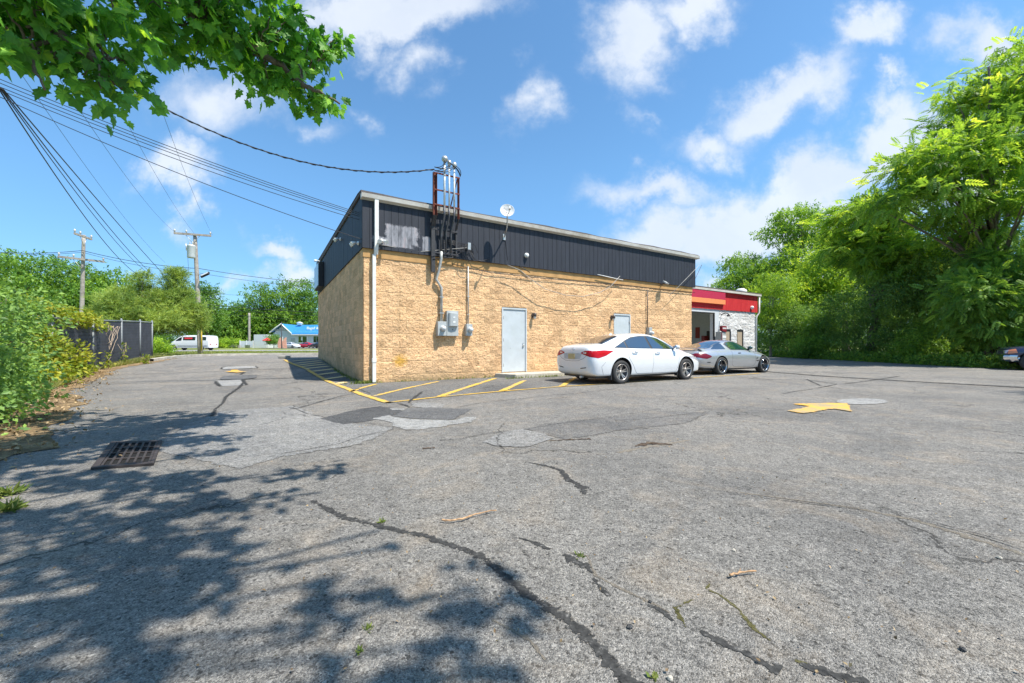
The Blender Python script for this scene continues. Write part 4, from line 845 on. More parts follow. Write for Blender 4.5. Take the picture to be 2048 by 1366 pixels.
# inside the bay: the far side wall carries a door, a poster and a chest stands before it
ug = g1-.152
va, zt_ = LW(1428, 661.5, ug); vb_, _ = LW(1414, 661.5, ug)
m = MB(); m.box(ug-.05, ug-.004, min(va, vb_), max(va, vb_), .0, zt_); m.build('inner_door', M['brown_door'], gar)
va, zt_ = LW(1399.5, 654.5, ug); vb_, zb_ = LW(1391, 676.5, ug); m = MB(); m.box(ug-.03, ug-.004, min(va, vb_), max(va, vb_), zb_, zt_)
p_ = m.build('wall_poster', simple('poster_red', (.45, .06, .03), .6)); p_.location = CO; p_.rotation_euler = (0, 0, ANG); tag(p_, 'tall red poster on the wall inside the open bay', 'poster')
va, zt_ = LW(1413, 671.5, ug-.5); vb_, _ = LW(1406.5, 671.5, ug-.5); va, vb_ = min(va, vb_), max(va, vb_)
t = thing('tool_chest', 'red tool chest standing inside the open garage bay', 'tool chest', W(ug-.5, (va+vb_)/2, 0), ANG); hw_ = (vb_-va)/2; m = MB(); m.box(-.25, .25, -hw_, hw_, .08, zt_)
m.build('cabinet', simple('chest_red', (.38, .02, .02), .4), t, .01)
for k in range(5): m = MB(); m.box(-.27, -.251, -hw_+.03, hw_-.03, .14+(zt_-.2)*k/5, .10+(zt_-.2)*(k+1)/5); m.build('drawer', simple('drawer_red', (.42, .03, .03), .35), t)
sg = thing('fascia_sign', 'blank crimson sign board with an orange lower stripe on red siding', 'sign', W(0, 0, 0), ANG); a_, b_ = g0+.02, RW(1444.5, 600)[0]
m = MB(); m.box(a_, b_, rv-.22, rv-.09, 4.06, 4.54); m.build('sign_board', M['crimson'], sg, .004); m = MB(); m.box(a_, b_, rv-.222, rv-.09, 3.76, 4.058); m.build('stripe', M['orange'], sg, .004)
# vending panel next to the bay
a_, b_ = FW(1443, 690, rv-.55)[0], FW(1451.5, 690, rv-.55)[0]; t = thing('price_kiosk', 'upright kiosk with maroon header board beside the tan doors', 'kiosk', W(a_, rv-.55, 0), ANG)
wk = b_-a_; m = MB(); m.box(0, wk, 0, .4, 0, 1.95); m.build('cabinet', M['meter'], t, .01); m = MB(); m.prism([(-.02, 2.02), (wk+.02, 1.92), (wk+.02, 2.32), (-.02, 2.32)], -.05, .12, 'y'); m.build('header_board', M['maroon'], t)
m = MB()
for k in range(4): m.box(.06+k*.10, .13+k*.10, -.056, -.051, 2.12, 2.22)
m.build('print', M['white_plastic'], t); m = MB(); m.box(.1, .5, -.008, -.001, 1.55, 1.7); m.build('notice', M['white_plastic'], t); m = MB(); m.box(.15, .4, -.008, -.001, 1.2, 1.45); m.build('notice', M['white_plastic'], t); m = MB(); m.box(.0, .05, -.02, -.001, 0, 1.9); m.build('trim', M['maroon'], t)
u, z = RW(1442, 632); t = thing('bay_lamp', 'dark arm lamp on the white wall right of the open bay', 'wall lamp', W(u, rv-.03, z), ANG)
m = MB(); m.tube([(0, 0, .1), (-.02, -.3, .18), (-.03, -.5, .1)], .03, 8); m.build('arm', M['black'], t); m = MB(); m.lathe([(.03, 0), (.07, -.05), (.12, -.16)], (-.03, -.5, .1), 'z', 14); m.build('lamp_shade', M['black'], t)
u, z = RW(1500, 615.5); t = thing('dome_camera', 'small pale dome camera on the red siding near its right end', 'camera', W(u, rv-.09, z), ANG); m = MB(); m.lathe([(.12, 0), (.13, -.05), (.10, -.13), (0, -.17)], (0, 0, 0), 'y', 16); m.build('housing', M['white_plastic'], t)
u, z = FW(1482, 580, rv+2.5); t = thing('roof_vent', 'white mushroom vent on the red garage roof', 'roof vent', W(u, rv+2.5, RT+.05), ANG); m = MB(); m.lathe([(.28, 0), (.28, .45)], n=16); m.build('vent_pipe', M['white_metal'], t); m = MB(); m.lathe([(.30, .40), (.42, .46), (.42, .72), (.22, .86), (0, .88)], n=16); m.build('cowl', M['white_metal'], t)
# ---------------------------------------------------------------- vehicles
def loft_body(name, ST, wheels, rw, mat, parent, side_crease=True, yin=.62):
    """ST rows: (x, zb, w_low, w_mid, z_sh, w_sh, z_top, w_top); returns body object and BVH in local coordinates"""
    def sec(x, zb, wl, wm, zs, ws, zt, wt):
        dz = zt-zs
        return [(x, 0, zb), (x, wl*.8, zb), (x, wl, zb+.05), (x, wm, zb+(zs-zb)*.42), (x, wm*.995, zb+(zs-zb)*.80), (x, ws, zs), (x, ws+(wt-ws)*.14, zs+dz*.06+.004),
                (x, ws+(wt-ws)*.52, zs+dz*.46), (x, wt+.03, zs+dz*.82), (x, wt*.86, zs+dz*.955), (x, wt*.45, zs+dz*.995), (x, 0, zt)]
    vs = []; n = 12
    for st in ST:
        h = sec(*st); vs += h+[(x, -y, z) for (x, y, z) in h[1:-1]][::-1]
    k = 22; fs = []
    for i in range(len(ST)-1):
        for j in range(k): fs.append((i*k+j, i*k+(j+1) % k, (i+1)*k+(j+1) % k, (i+1)*k+j))
    fs.append(tuple(range(k))[::-1]); b = (len(ST)-1)*k; fs.append(tuple(b+j for j in range(k)))
    me = bpy.data.meshes.new(name); me.from_pydata(vs, [], fs)
    bm = bmesh.new(); bm.from_mesh(me); bmesh.ops.recalc_face_normals(bm, faces=bm.faces)
    cl = bm.edges.layers.float.get('crease_edge') or bm.edges.layers.float.new('crease_edge'); bm.verts.ensure_lookup_table()
    for e in bm.edges:
        a, c = e.verts[0].index, e.verts[1].index
        if a//k == c//k:
            if a//k in (0, len(ST)-1): e[cl] = .55
        else:
            j = min(a % k, k-a % k)
            if j == 5: e[cl] = .55
            if j == 2: e[cl] = .5
            if j == 8: e[cl] = .25
    bm.to_mesh(me); bm.free(); me.materials.append(mat)
    o = bpy.data.objects.new(name, me); col.objects.link(o)
    s = o.modifiers.new('s', 'SUBSURF'); s.levels = 3; s.render_levels = 3
    cm = MB()
    for (wx, wy) in wheels: cm.lathe([(0, 0), (rw, 0), (rw, -.5*(1 if wy > 0 else -1)), (0, -.5*(1 if wy > 0 else -1))], (wx, wy*1.2+(0), rw*.90), 'y', 36, smooth=False)
    cut = cm.build('cut', M['plastic']); cut.display_type = 'WIRE'
    bo = o.modifiers.new('b', 'BOOLEAN'); bo.object = cut; bo.operation = 'DIFFERENCE'; bo.solver = 'EXACT'; bo.material_mode = 'TRANSFER'
    dg = bpy.context.evaluated_depsgraph_get(); m2 = bpy.data.meshes.new_from_object(o.evaluated_get(dg)); m2.name = name
    o.modifiers.clear(); bpy.data.objects.remove(cut); o.data = m2
    for p in m2.polygons: p.use_smooth = True
    try: m2.set_sharp_from_angle(angle=R(40))
    except Exception: pass
    bv = BVHTree.FromPolygons([v.co.copy() for v in m2.vertices], [tuple(p.vertices) for p in m2.polygons])
    o.parent = parent; return o, bv
def proj(bv, p, d, off):
    h = bv.ray_cast(Vector(p), Vector(d))
    if h[0] is None: return None
    n = h[1]
    if n.dot(Vector(d)) > 0: n = -n
    return h[0]+n*off
def patchq(bv, quad, axis, side, off, name, mat, parent, nu=14, nv=8, curve=None):
    """quad: four 2-D corners (bl, br, tr, tl) in (x,z) for side, (y,z) for ends, (x,y) for top"""
    m = MB(); bl, br, tr, tl = [Vector(q) for q in quad]; ok = []; vs = []
    for j in range(nv+1):
        for i in range(nu+1):
            s, t = i/nu, j/nv; p = bl.lerp(br, s).lerp(tl.lerp(tr, s), t)
            if curve: p = curve(s, t, p)
            if axis == 'side': o_, d = (p.x, side*3, p.y), (0, -side, 0)
            elif axis == 'end': o_, d = (side*6 if side > 0 else -6, p.x, p.y), (-side, 0, 0)
            else: o_, d = (p.x, p.y, 4), (0, 0, -1)
            q = proj(bv, o_, d, off); ok.append(q is not None); vs.append(q if q is not None else Vector(o_))
    fs = [(j*(nu+1)+i, j*(nu+1)+i+1, (j+1)*(nu+1)+i+1, (j+1)*(nu+1)+i) for j in range(nv) for i in range(nu)]
    fs = [f for f in fs if all(ok[q] for q in f)]
    m.add(vs, fs, 0, True); return m.build(name, mat, parent)
def multipatch(bv, bot, top, axis, side, off, name, mat, parent, nu=24, nv=6, ax0=None):
    """region between polylines bot and top (same number of points)"""
    def ev(P, s):
        L = [(Vector(P[i+1])-Vector(P[i])).length for i in range(len(P)-1)]; T = sum(L)*s
        for i, l in enumerate(L):
            if T <= l or i == len(L)-1: return Vector(P[i]).lerp(Vector(P[i+1]), min(1, T/max(l, 1e-6)))
            T -= l
    return patchq(bv, [(0, 0)]*4, axis, side, off, name, mat, parent, nu, nv, lambda s, t, p: ev(bot, s).lerp(ev(top, s), t))
def seams(bv, lines, axis, side, name, mat, parent, wd=.007, off=.0018):
    m = MB()
    for L in lines:
        P = []
        for a, b in zip(L[:-1], L[1:]):
            a, b = Vector(a), Vector(b); n = max(2, int((b-a).length/.04)); P += [a.lerp(b, i/n) for i in range(n)]
        P.append(Vector(L[-1])); vs = []
        for i, p in enumerate(P):
            t = (P[min(i+1, len(P)-1)]-P[max(0, i-1)]).normalized(); nn = Vector((-t.y, t.x))*wd/2
            for s_ in (-1, 1):
                q = p+nn*s_
                if axis == 'side': h = proj(bv, (q.x, side*3, q.y), (0, -side, 0), off)
                elif axis == 'end': h = proj(bv, (side*6, q.x, q.y), (-side, 0, 0), off)
                else: h = proj(bv, (q.x, q.y, 4), (0, 0, -1), off)
                vs.append(h)
        ok = [i for i in range(len(P)-1) if all(vs[k] is not None for k in (2*i, 2*i+1, 2*i+3, 2*i+2))]
        vv = [v if v is not None else Vector((0, 0, 0)) for v in vs]; m.add(vv, [(2*i, 2*i+1, 2*i+3, 2*i+2) for i in ok])
    return m.build(name, mat, parent)
def wheel(parent, x, y, r, wd, rimm, style, side, rr=.72):
    m = MB(); s = side; h = wd/2
    m.lathe([(r*rr, -h*s), (r*.93, -h*s), (r, -h*.72*s), (r*1.0, h*.72*s), (r*.985, h*.86*s), (r*.93, h*s), (r*.80, h*1.04*s), (r*rr, h*.96*s), (r*rr, h*.3*s)], (0, 0, 0), 'y', 40)
    w_ = m.build('wheel', M['tyre'], parent); w_.location = (x, y, r*.99)
    m = MB(); R0 = r*rr
    m.lathe([(R0*1.0, h*.92*s), (R0*.96, h*.98*s), (R0*.90, h*.80*s), (R0*.88, -h*.6*s), (0, -h*.6*s)], (0, 0, 0), 'y', 36, mi=0)
    rim_back = m.build('rim', M[rimm[0]], w_)
    m = MB()
    def spoke(a, w0, w1, z0=.10, z1=.94, lift=.62):
        ca, sa = math.cos(a), math.sin(a); P = []
        for (rd, ww, yy) in ((R0*z0, w0, h*.45*s), (R0*.5, (w0+w1)/2, h*.55*s), (R0*z1, w1, h*lift*s)):
            for q in (-1, 1):
                for e in (0, -.03*s): P.append((ca*rd-sa*q*ww/2, yy+e, sa*rd+ca*q*ww/2))
        fs = []
        for b in (0, 4): fs += [(b, b+4, b+6, b+2), (b+1, b+3, b+7, b+5), (b, b+1, b+5, b+4), (b+2, b+6, b+7, b+3)]
        fs += [(0, 2, 3, 1), (8, 9, 11, 10)]
        m.add(P, fs, 0)
    n = {'double': 10, 'five': 5, 'mesh': 12}.get(style, 5)
    for k in range(n):
        a = 2*math.pi*k/n+.3
        if style == 'double': a = 2*math.pi*(k//2)/5+(.17 if k % 2 else -.17)+.3; spoke(a, r*.10, r*.075, lift=.8)
        else: spoke(a, r*.16, r*.13 if style == 'five' else r*.06, lift=.6)
    m.lathe([(R0*.2, h*.2*s), (R0*.2, h*.55*s), (R0*.12, h*.62*s), (0, h*.62*s)], (0, 0, 0), 'y', 16)
    m.build('spokes', M[rimm[1]], w_)
    m = MB(); m.lathe([(R0*1.0, h*.93*s), (R0*1.0, h*.99*s), (R0*.93, h*.96*s), (R0*.91, h*.80*s)], (0, 0, 0), 'y', 36); m.build('rim_lip', M[rimm[2]], w_)
    m = MB(); m.lathe([(R0*.5, -h*.3*s), (R0*.5, 0), (0, 0)], (0, 0, 0), 'y', 20); m.build('brake_disc', M['galv'], w_)
    return w_

# ---- white sedan (origin: middle of the rear axle on the ground, x forward)
def sedan(name, label, paint, loc, rz):
    t = thing(name, label, 'car', loc, rz)
    ST = [(-1.08, .44, .50, .56, .62, .56, .68, .40), (-1.065, .34, .62, .72, .76, .66, .82, .5), (-1.02, .27, .74, .82, .90, .74, 1.03, .55), (-.93, .23, .82, .885, .95, .80, 1.085, .58),
          (-.78, .20, .85, .905, .965, .83, 1.11, .60), (-.50, .20, .86, .915, .975, .84, 1.15, .56), (-.22, .20, .87, .918, .98, .85, 1.25, .55), (.10, .20, .87, .918, .975, .855, 1.355, .55), (.42, .19, .87, .918, .965, .86, 1.425, .56),
          (.80, .19, .87, .915, .955, .862, 1.465, .57), (1.2, .19, .87, .915, .945, .862, 1.475, .57), (1.55, .19, .87, .915, .93, .862, 1.455, .56), (1.85, .19, .87, .915, .918, .862, 1.395, .55), (2.15, .20, .87, .915, .905, .858, 1.285, .55), (2.45, .20, .87, .912, .89, .85, 1.145, .55),
          (2.72, .20, .87, .91, .87, .83, 1.01, .56), (2.95, .20, .865, .905, .845, .80, .965, .55), (3.25, .21, .85, .89, .80, .74, .90, .50), (3.5, .22, .80, .83, .73, .66, .80, .46), (3.65, .24, .70, .73, .65, .57, .70, .40), (3.73, .28, .56, .59, .56, .46, .60, .32), (3.75, .34, .44, .46, .50, .38, .53, .26)]
    rw = .365
    b, bv = loft_body('body', ST, [(0, 1), (0, -1), (2.795, 1), (2.795, -1)], rw+.03, M[paint], t)
    for s in (-1, 1):
        # daylight opening: dark trim then the panes
        multipatch(bv, [(-.20, 1.02), (.6, 1.00), (1.6, .985), (2.52, .955)], [(-.02, 1.085), (.35, 1.24), (.62, 1.335), (1.0, 1.375), (1.4, 1.375), (1.75, 1.315), (2.15, 1.15), (2.50, .97)], 'side', s, .004, 'window_trim', M['plastic'], t, 40, 8)
        multipatch(bv, [(-.14, 1.035), (.28, 1.02)], [(.02, 1.085), (.27, 1.19)], 'side', s, .009, 'window', M['glass'], t, 8, 5)
        multipatch(bv, [(.33, 1.02), (.80, 1.01), (1.24, 1.005)], [(.33, 1.215), (.56, 1.29), (.80, 1.335), (1.17, 1.358)], 'side', s, .009, 'window', M['glass'], t, 16, 8)
        multipatch(bv, [(1.33, 1.0), (1.9, .99), (2.42, .975)], [(1.26, 1.358), (1.55, 1.335), (1.8, 1.275), (2.1, 1.155), (2.40, .99)], 'side', s, .009, 'window', M['glass'], t, 20, 8)
        seams(bv, [[(.30, 1.0), (.24, .86), (.30, .70), (.44, .52), (.56, .33), (.62, .27), (1.25, .265), (2.28, .26)], [(1.29, .99), (1.28, .6), (1.25, .27)], [(2.46, .93), (2.42, .60), (2.36, .38), (2.28, .26)], [(-.62, .62), (-.75, .50), (-.66, .28)]], 'side', s, 'panel_gap', M['seam'], t)
        seams(bv, [[(.44, .845), (1.3, .82), (2.1, .79), (2.5, .76)]], 'side', s, 'body_crease', M[paint], t, .010, .003)
        for (x, z) in ((.52, .885), (1.46, .86)):
            m = MB(); q = proj(bv, (x, s*3, z), (0, -s, 0), 0)
            m.tube([(x-.10, q.y+s*.005, z), (x-.08, q.y+s*.035, z+.003), (x+.08, q.y+s*.035, z+.003), (x+.10, q.y+s*.005, z)], .014, 8); m.build('door_handle', M['chrome'], t)
            m = MB(); m.lathe([(.0, 0), (.05, 0), (.05, .004), (0, .004)], (x, q.y-.001 if s < 0 else q.y-.003, z), 'y', 14); m.build('handle_cup', M['rim'], t)
        # mirror
        m = MB(); q = proj(bv, (2.30, s*3, .99), (0, -s, 0), 0)
        m.tube([(2.30, q.y-.02*s, .985), (2.30, q.y+.10*s, 1.01)], .02, 8, cap=True); m.lathe([(0, -.09), (.05, -.075), (.075, -.02), (.07, .05), (.04, .085), (0, .09)], (0, 0, 0), 'y', 16)
        m2 = MB(); m2.lathe([(0, -.105), (.055, -.085), (.078, -.03), (.075, .04), (.045, .09), (0, .10)], (0, 0, 0), 'y', 18); mo = m2.build('mirror', M[paint], t); mo.location = (2.29, q.y+.17*s, 1.03); mo.scale = (.8, 1.05, .95)
        m = MB(); m.tube([(2.30, q.y-.02*s, .97), (2.30, q.y+.11*s, .995)], .022, 8); m.build('mirror_arm', M['plastic'], t)
        m = MB(); m.lathe([(0, -.001), (.062, -.001), (.066, .004), (0, .004)], (2.224, q.y+.17*s, 1.03), 'x', 18); m.build('mirror_glass', M['chrome'], t)
        # tail lamp wraps from the side to the rear
        multipatch(bv, [(-1.045, .77), (-.86, .735), (-.60, .80), (-.30, .925)], [(-1.03, .925), (-.90, .94), (-.62, .955), (-.30, .935)], 'side', s, .004, 'tail_lamp', M['lamp_red'], t, 22, 8)
        multipatch(bv, [(s*.38, .865), (s*.50, .83), (s*.62, .80), (s*.76, .77)], [(s*.38, .885), (s*.50, .93), (s*.62, .945), (s*.76, .94)], 'end', -1, .004, 'tail_lamp', M['lamp_red'], t, 14, 6)
        multipatch(bv, [(s*.47, .862), (s*.60, .85)], [(s*.47, .895), (s*.60, .905)], 'end', -1, .008, 'reversing_lamp', M['lamp_clear'], t, 6, 4)
        multipatch(bv, [(s*.38, .43), (s*.62, .46)], [(s*.40, .455), (s*.62, .485)], 'end', -1, .003, 'reflector_slot', M['seam'], t, 8, 3)
        multipatch(bv, [(2.95, .70), (3.25, .64), (3.5, .57)], [(2.92, .76), (3.22, .75), (3.48, .68)], 'side', s, .004, 'headlamp', M['lamp_clear'], t, 12, 5)
        m = MB(); m.box(-.365-.03, -.365, s*.74, s*.88, .13, .40); m.build('mud_flap', M['plastic'], t)
        m = MB(); m.box(2.795-.395-.02, 2.795-.395, s*.76, s*.88, .14, .36); m.build('mud_flap', M['plastic'], t)
    multipatch(bv, [(-.50, -.60), (-.56, -.3), (-.58, 0), (-.56, .3), (-.50, .60)], [(.20, -.50), (.26, -.25), (.28, 0), (.26, .25), (.20, .50)], 'top', 1, .005, 'rear_window', M['glass'], t, 20, 10)
    multipatch(bv, [(2.66, -.70), (2.74, -.35), (2.76, 0), (2.74, .35), (2.66, .70)], [(1.86, -.52), (1.80, -.25), (1.78, 0), (1.80, .25), (1.86, .52)], 'top', 1, .005, 'windscreen', M['glass'], t, 20, 10)
    seams(bv, [[(-.62, -.66), (-.72, -.70), (-1.0, -.60)], [(-.62, .66), (-.72, .70), (-1.0, .60)], [(-.62, -.66), (-.66, 0), (-.62, .66)], [(2.84, -.74), (2.86, 0), (2.84, .74)], [(2.84, -.74), (3.2, -.66), (3.5, -.54)], [(2.84, .74), (3.2, .66), (3.5, .54)]], 'top', 1, 'panel_gap', M['seam'], t)
    seams(bv, [[(-.62, .80), (-.50, .72), (-.30, .655), (0, .64), (.30, .655), (.50, .72), (.62, .80)]], 'end', -1, 'panel_gap', M['seam'], t, .008)
    multipatch(bv, [(-.36, .70), (0, .685), (.36, .70)], [(-.42, .86), (0, .885), (.42, .86)], 'end', -1, .002, 'plate_shade_patch', simple('recess_shade', (.5, .5, .5), .5), t, 12, 5)  # flat grey patch, shade of the plate recess painted into its colour
    m = MB(); m.box(-1.088, -1.08, -.15, .15, -.075, .075); p = m.build('number_plate', M['plate'], t, .002); q = proj(bv, (-6, 0, .77), (1, 0, 0), .01); p.location = (q.x+1.07, 0, .78); p.rotation_euler = (0, 0, 0)
    m = MB()
    for k in range(16): a0, a1 = k*math.pi/8, (k+1)*math.pi/8; m.tube([(0, math.cos(a0)*.075, math.sin(a0)*.042), (0, math.cos(a1)*.075, math.sin(a1)*.042)], .006, 5)
    m.tube([(0, -.03, .032), (0, -.022, -.03)], .007, 5); m.tube([(0, .03, .032), (0, .022, -.03)], .007, 5); m.tube([(0, -.026, -.005), (0, .026, .005)], .007, 5)
    q = proj(bv, (-6, 0, .975), (1, 0, 0), .008); e = m.build('badge', M['chrome'], t); e.location = q
    m = MB(); m.lathe([(.03, 0), (.02, .03), (.004, .06)], (0, 0, 0), 'z', 8); a = m.build('aerial', M[paint], t); a.location = (.42, 0, 1.41); a.scale = (2, .8, 1)
    m = MB(); m.tube([(-.95, -.35, .20), (-1.06, -.35, .20)], .035, 12); m.build('exhaust_pipe', M['galv'], t)
    m = MB(); m.box(-.8, 3.4, -.72, .72, .17, .30); m.build('underbody', M['plastic'], t)
    for (x, s) in ((0, -1), (0, 1), (2.795, -1), (2.795, 1)): wheel(t, x, s*.80, .332, .215, ('rim_dark', 'rim', 'rim'), 'double', s, .70)
    return t
hd = Vector((.87, .4924, 0)); lf = Vector((-hd.y, hd.x, 0))
pr_ = Vector((3.10, 11.30, 0)); car1 = sedan('parked_sedan', 'white four-door sedan parked along the tan wall, rear towards the camera', 'car_white', pr_+lf*.88, math.atan2(hd.y, hd.x))

# ---- silver coupe
def coupe(loc, rz):
    t = thing('parked_coupe', 'low silver two-door sports coupe parked ahead of the white sedan', 'car', loc, rz)
    ST = [(-1.22, .46, .55, .62, .62, .58, .66, .45), (-1.19, .34, .70, .78, .72, .68, .78, .52), (-1.08, .27, .80, .87, .80, .76, .865, .58), (-.90, .23, .85, .92, .86, .80, .92, .62), (-.60, .21, .87, .94, .88, .82, .945, .62), (-.35, .20, .88, .945, .885, .83, .975, .60), (-.05, .19, .88, .945, .885, .835, 1.075, .54),
          (.30, .18, .88, .94, .885, .84, 1.185, .52), (.62, .17, .88, .935, .885, .845, 1.27, .52), (.88, .17, .88, .93, .882, .845, 1.305, .52), (1.12, .17, .88, .93, .88, .845, 1.30, .52), (1.4, .17, .88, .93, .875, .845, 1.25, .51), (1.7, .17, .88, .93, .868, .84, 1.12, .52), (2.0, .17, .88, .93, .855, .83, .965, .56), (2.2, .18, .88, .935, .84, .81, .90, .55),
          (2.55, .19, .88, .935, .80, .76, .85, .52), (2.9, .20, .86, .90, .73, .68, .78, .46), (3.2, .21, .78, .80, .64, .58, .68, .40), (3.42, .23, .62, .64, .54, .46, .57, .32), (3.52, .27, .44, .46, .46, .34, .48, .22), (3.54, .32, .30, .31, .42, .24, .43, .16)]
    b, bv = loft_body('body', ST, [(0, 1), (0, -1), (2.567, 1), (2.567, -1)], .372, M['car_silver'], t)
    for s in (-1, 1):
        multipatch(bv, [(.66, .915), (1.3, .905), (1.95, .885)], [(.52, 1.13), (.72, 1.22), (.95, 1.245), (1.2, 1.225), (1.5, 1.13), (1.93, .90)], 'side', s, .004, 'window_trim', M['plastic'], t, 24, 8)
        multipatch(bv, [(.72, .925), (1.3, .918), (1.88, .90)], [(.60, 1.13), (.75, 1.195), (.95, 1.222), (1.2, 1.20), (1.5, 1.105), (1.86, .91)], 'side', s, .009, 'window', M['glass_g'], t, 24, 8)
        seams(bv, [[(.66, .88), (.62, .7), (.60, .36), (.75, .28), (1.9, .27), (2.0, .40), (2.02, .85)], [(-.36, .40), (-.42, .25)]], 'side', s, 'panel_gap', M['seam'], t)
        seams(bv, [[(-.8, .48), (-.45, .46)], [(.45, .50), (1.2, .50), (2.15, .50)]], 'side', s, 'body_crease', M['car_silver'], t, .02, .004)
        multipatch(bv, [(-1.17, .66), (-1.0, .615), (-.80, .60), (-.58, .66)], [(-1.17, .79), (-1.0, .80), (-.80, .79), (-.56, .70)], 'side', s, .005, 'tail_lamp', M['lamp_dark_red'], t, 18, 6)
        multipatch(bv, [(s*.30, .62), (s*.75, .62)], [(s*.30, .76), (s*.72, .77)], 'end', -1, .005, 'tail_lamp', M['lamp_dark_red'], t, 12, 5)
        multipatch(bv, [(-.78, .46), (-.62, .455)], [(-.78, .49), (-.62, .485)], 'side', s, .006, 'side_marker', M['seam'], t, 6, 3)
        multipatch(bv, [(3.05, .50), (3.18, .495)], [(3.05, .535), (3.17, .53)], 'side', s, .005, 'side_marker', M['seam'], t, 6, 3)
        multipatch(bv, [(2.06, .56), (2.16, .58)], [(2.05, .60), (2.18, .62)], 'side', s, .006, 'side_vent', M['seam'], t, 6, 3)
        multipatch(bv, [(2.04, .50), (2.13, .46), (2.20, .48)], [(2.05, .53), (2.14, .50), (2.21, .53)], 'side', s, .006, 'side_vent', M['seam'], t, 8, 3)
        q = proj(bv, (1.12, s*3, .79), (0, -s, 0), 0); m = MB(); m.box(1.0, 1.14, min(q.y, q.y+s*.012), max(q.y, q.y+s*.012), .775, .81); m.build('door_handle', M['plastic'], t, .003)
        q = proj(bv, (1.80, s*3, .93), (0, -s, 0), 0); m2 = MB(); m2.lathe([(0, -.12), (.055, -.09), (.08, -.03), (.075, .04), (.045, .09), (0, .10)], (0, 0, 0), 'y', 18); mo = m2.build('mirror', M['glass_g'], t); mo.location = (1.78, q.y+.12*s, .985); mo.scale = (.9, .9, .85)
        m = MB(); m.tube([(1.82, q.y-.03*s, .90), (1.80, q.y+.08*s, .95)], .03, 8); m.build('mirror_arm', M['plastic'], t)
    multipatch(bv, [(-.42, -.60), (-.46, 0), (-.42, .60)], [(.50, -.50), (.58, 0), (.50, .50)], 'top', 1, .005, 'rear_window', M['glass'], t, 18, 10)
    # the glass hatch wraps down the sides behind the pillar
    for s in (-1, 1): multipatch(bv, [(-.30, .945), (0, .94), (.42, .94)], [(-.28, .955), (.02, 1.06), (.42, 1.185)], 'side', s, .004, 'hatch_glass', M['glass'], t, 12, 6)
    multipatch(bv, [(1.98, -.66), (2.06, 0), (1.98, .66)], [(1.28, -.47), (1.22, 0), (1.28, .47)], 'top', 1, .005, 'windscreen', M['glass'], t, 18, 10)
    multipatch(bv, [(.72, -.47), (.70, -.2)], [(1.16, -.45), (1.14, -.2)], 'top', 1, .004, 'roof_panel', M['glass'], t, 8, 8); multipatch(bv, [(.70, .2), (.72, .47)], [(1.14, .2), (1.16, .45)], 'top', 1, .004, 'roof_panel', M['glass'], t, 8, 8)
    # spoiler
    m = MB(); P = []
    for k in range(-8, 9): y = k/8*.80; zz = 1.005-.04*(k/8)**2-(.09 if abs(k) == 8 else 0); P.append((-.98+.10*(k/8)**2, y, zz))
    for i in range(len(P)-1):
        (x0, y0, z0), (x1, y1, z1) = P[i], P[i+1]
        m.add([(x0, y0, z0), (x0+.20, y0, z0-.015), (x0+.20, y0, z0-.045), (x0, y0, z0-.03), (x1, y1, z1), (x1+.20, y1, z1-.015), (x1+.20, y1, z1-.045), (x1, y1, z1-.03)], [(0, 1, 5, 4), (1, 2, 6, 5), (2, 3, 7, 6), (3, 0, 4, 7)])
    m.box(-.95, -.80, -.62, -.54, .86, .97); m.box(-.95, -.80, .54, .62, .86, .97); m.build('spoiler', M['car_silver'], t)
    m = MB(); m.box(-.8, 3.2, -.74, .74, .16, .28); m.build('underbody', M['plastic'], t)
    for (x, s) in ((0, -1), (0, 1), (2.567, -1), (2.567, 1)): wheel(t, x, s*.83, .325, .25, ('rim_dark', 'rim_dark', 'chrome'), 'five', s, .74)
    return t
M['lamp_dark_red'] = None
M['glass_g'] = simple('green_tint_glass', (.012, .05, .04), .04, 0, var=0, spec=1.0, coat=1.0)
M['lamp_dark_red'] = simple('dark_red_lens', (.15, .008, .02), .3, 0, var=.1, spec=.3)
hd2 = Vector((math.cos(R(26.5)), math.sin(R(26.5)), 0)); lf2 = Vector((-hd2.y, hd2.x, 0))
coupe(Vector((7.78, 14.78, 0))+lf2*.93, R(26.5))

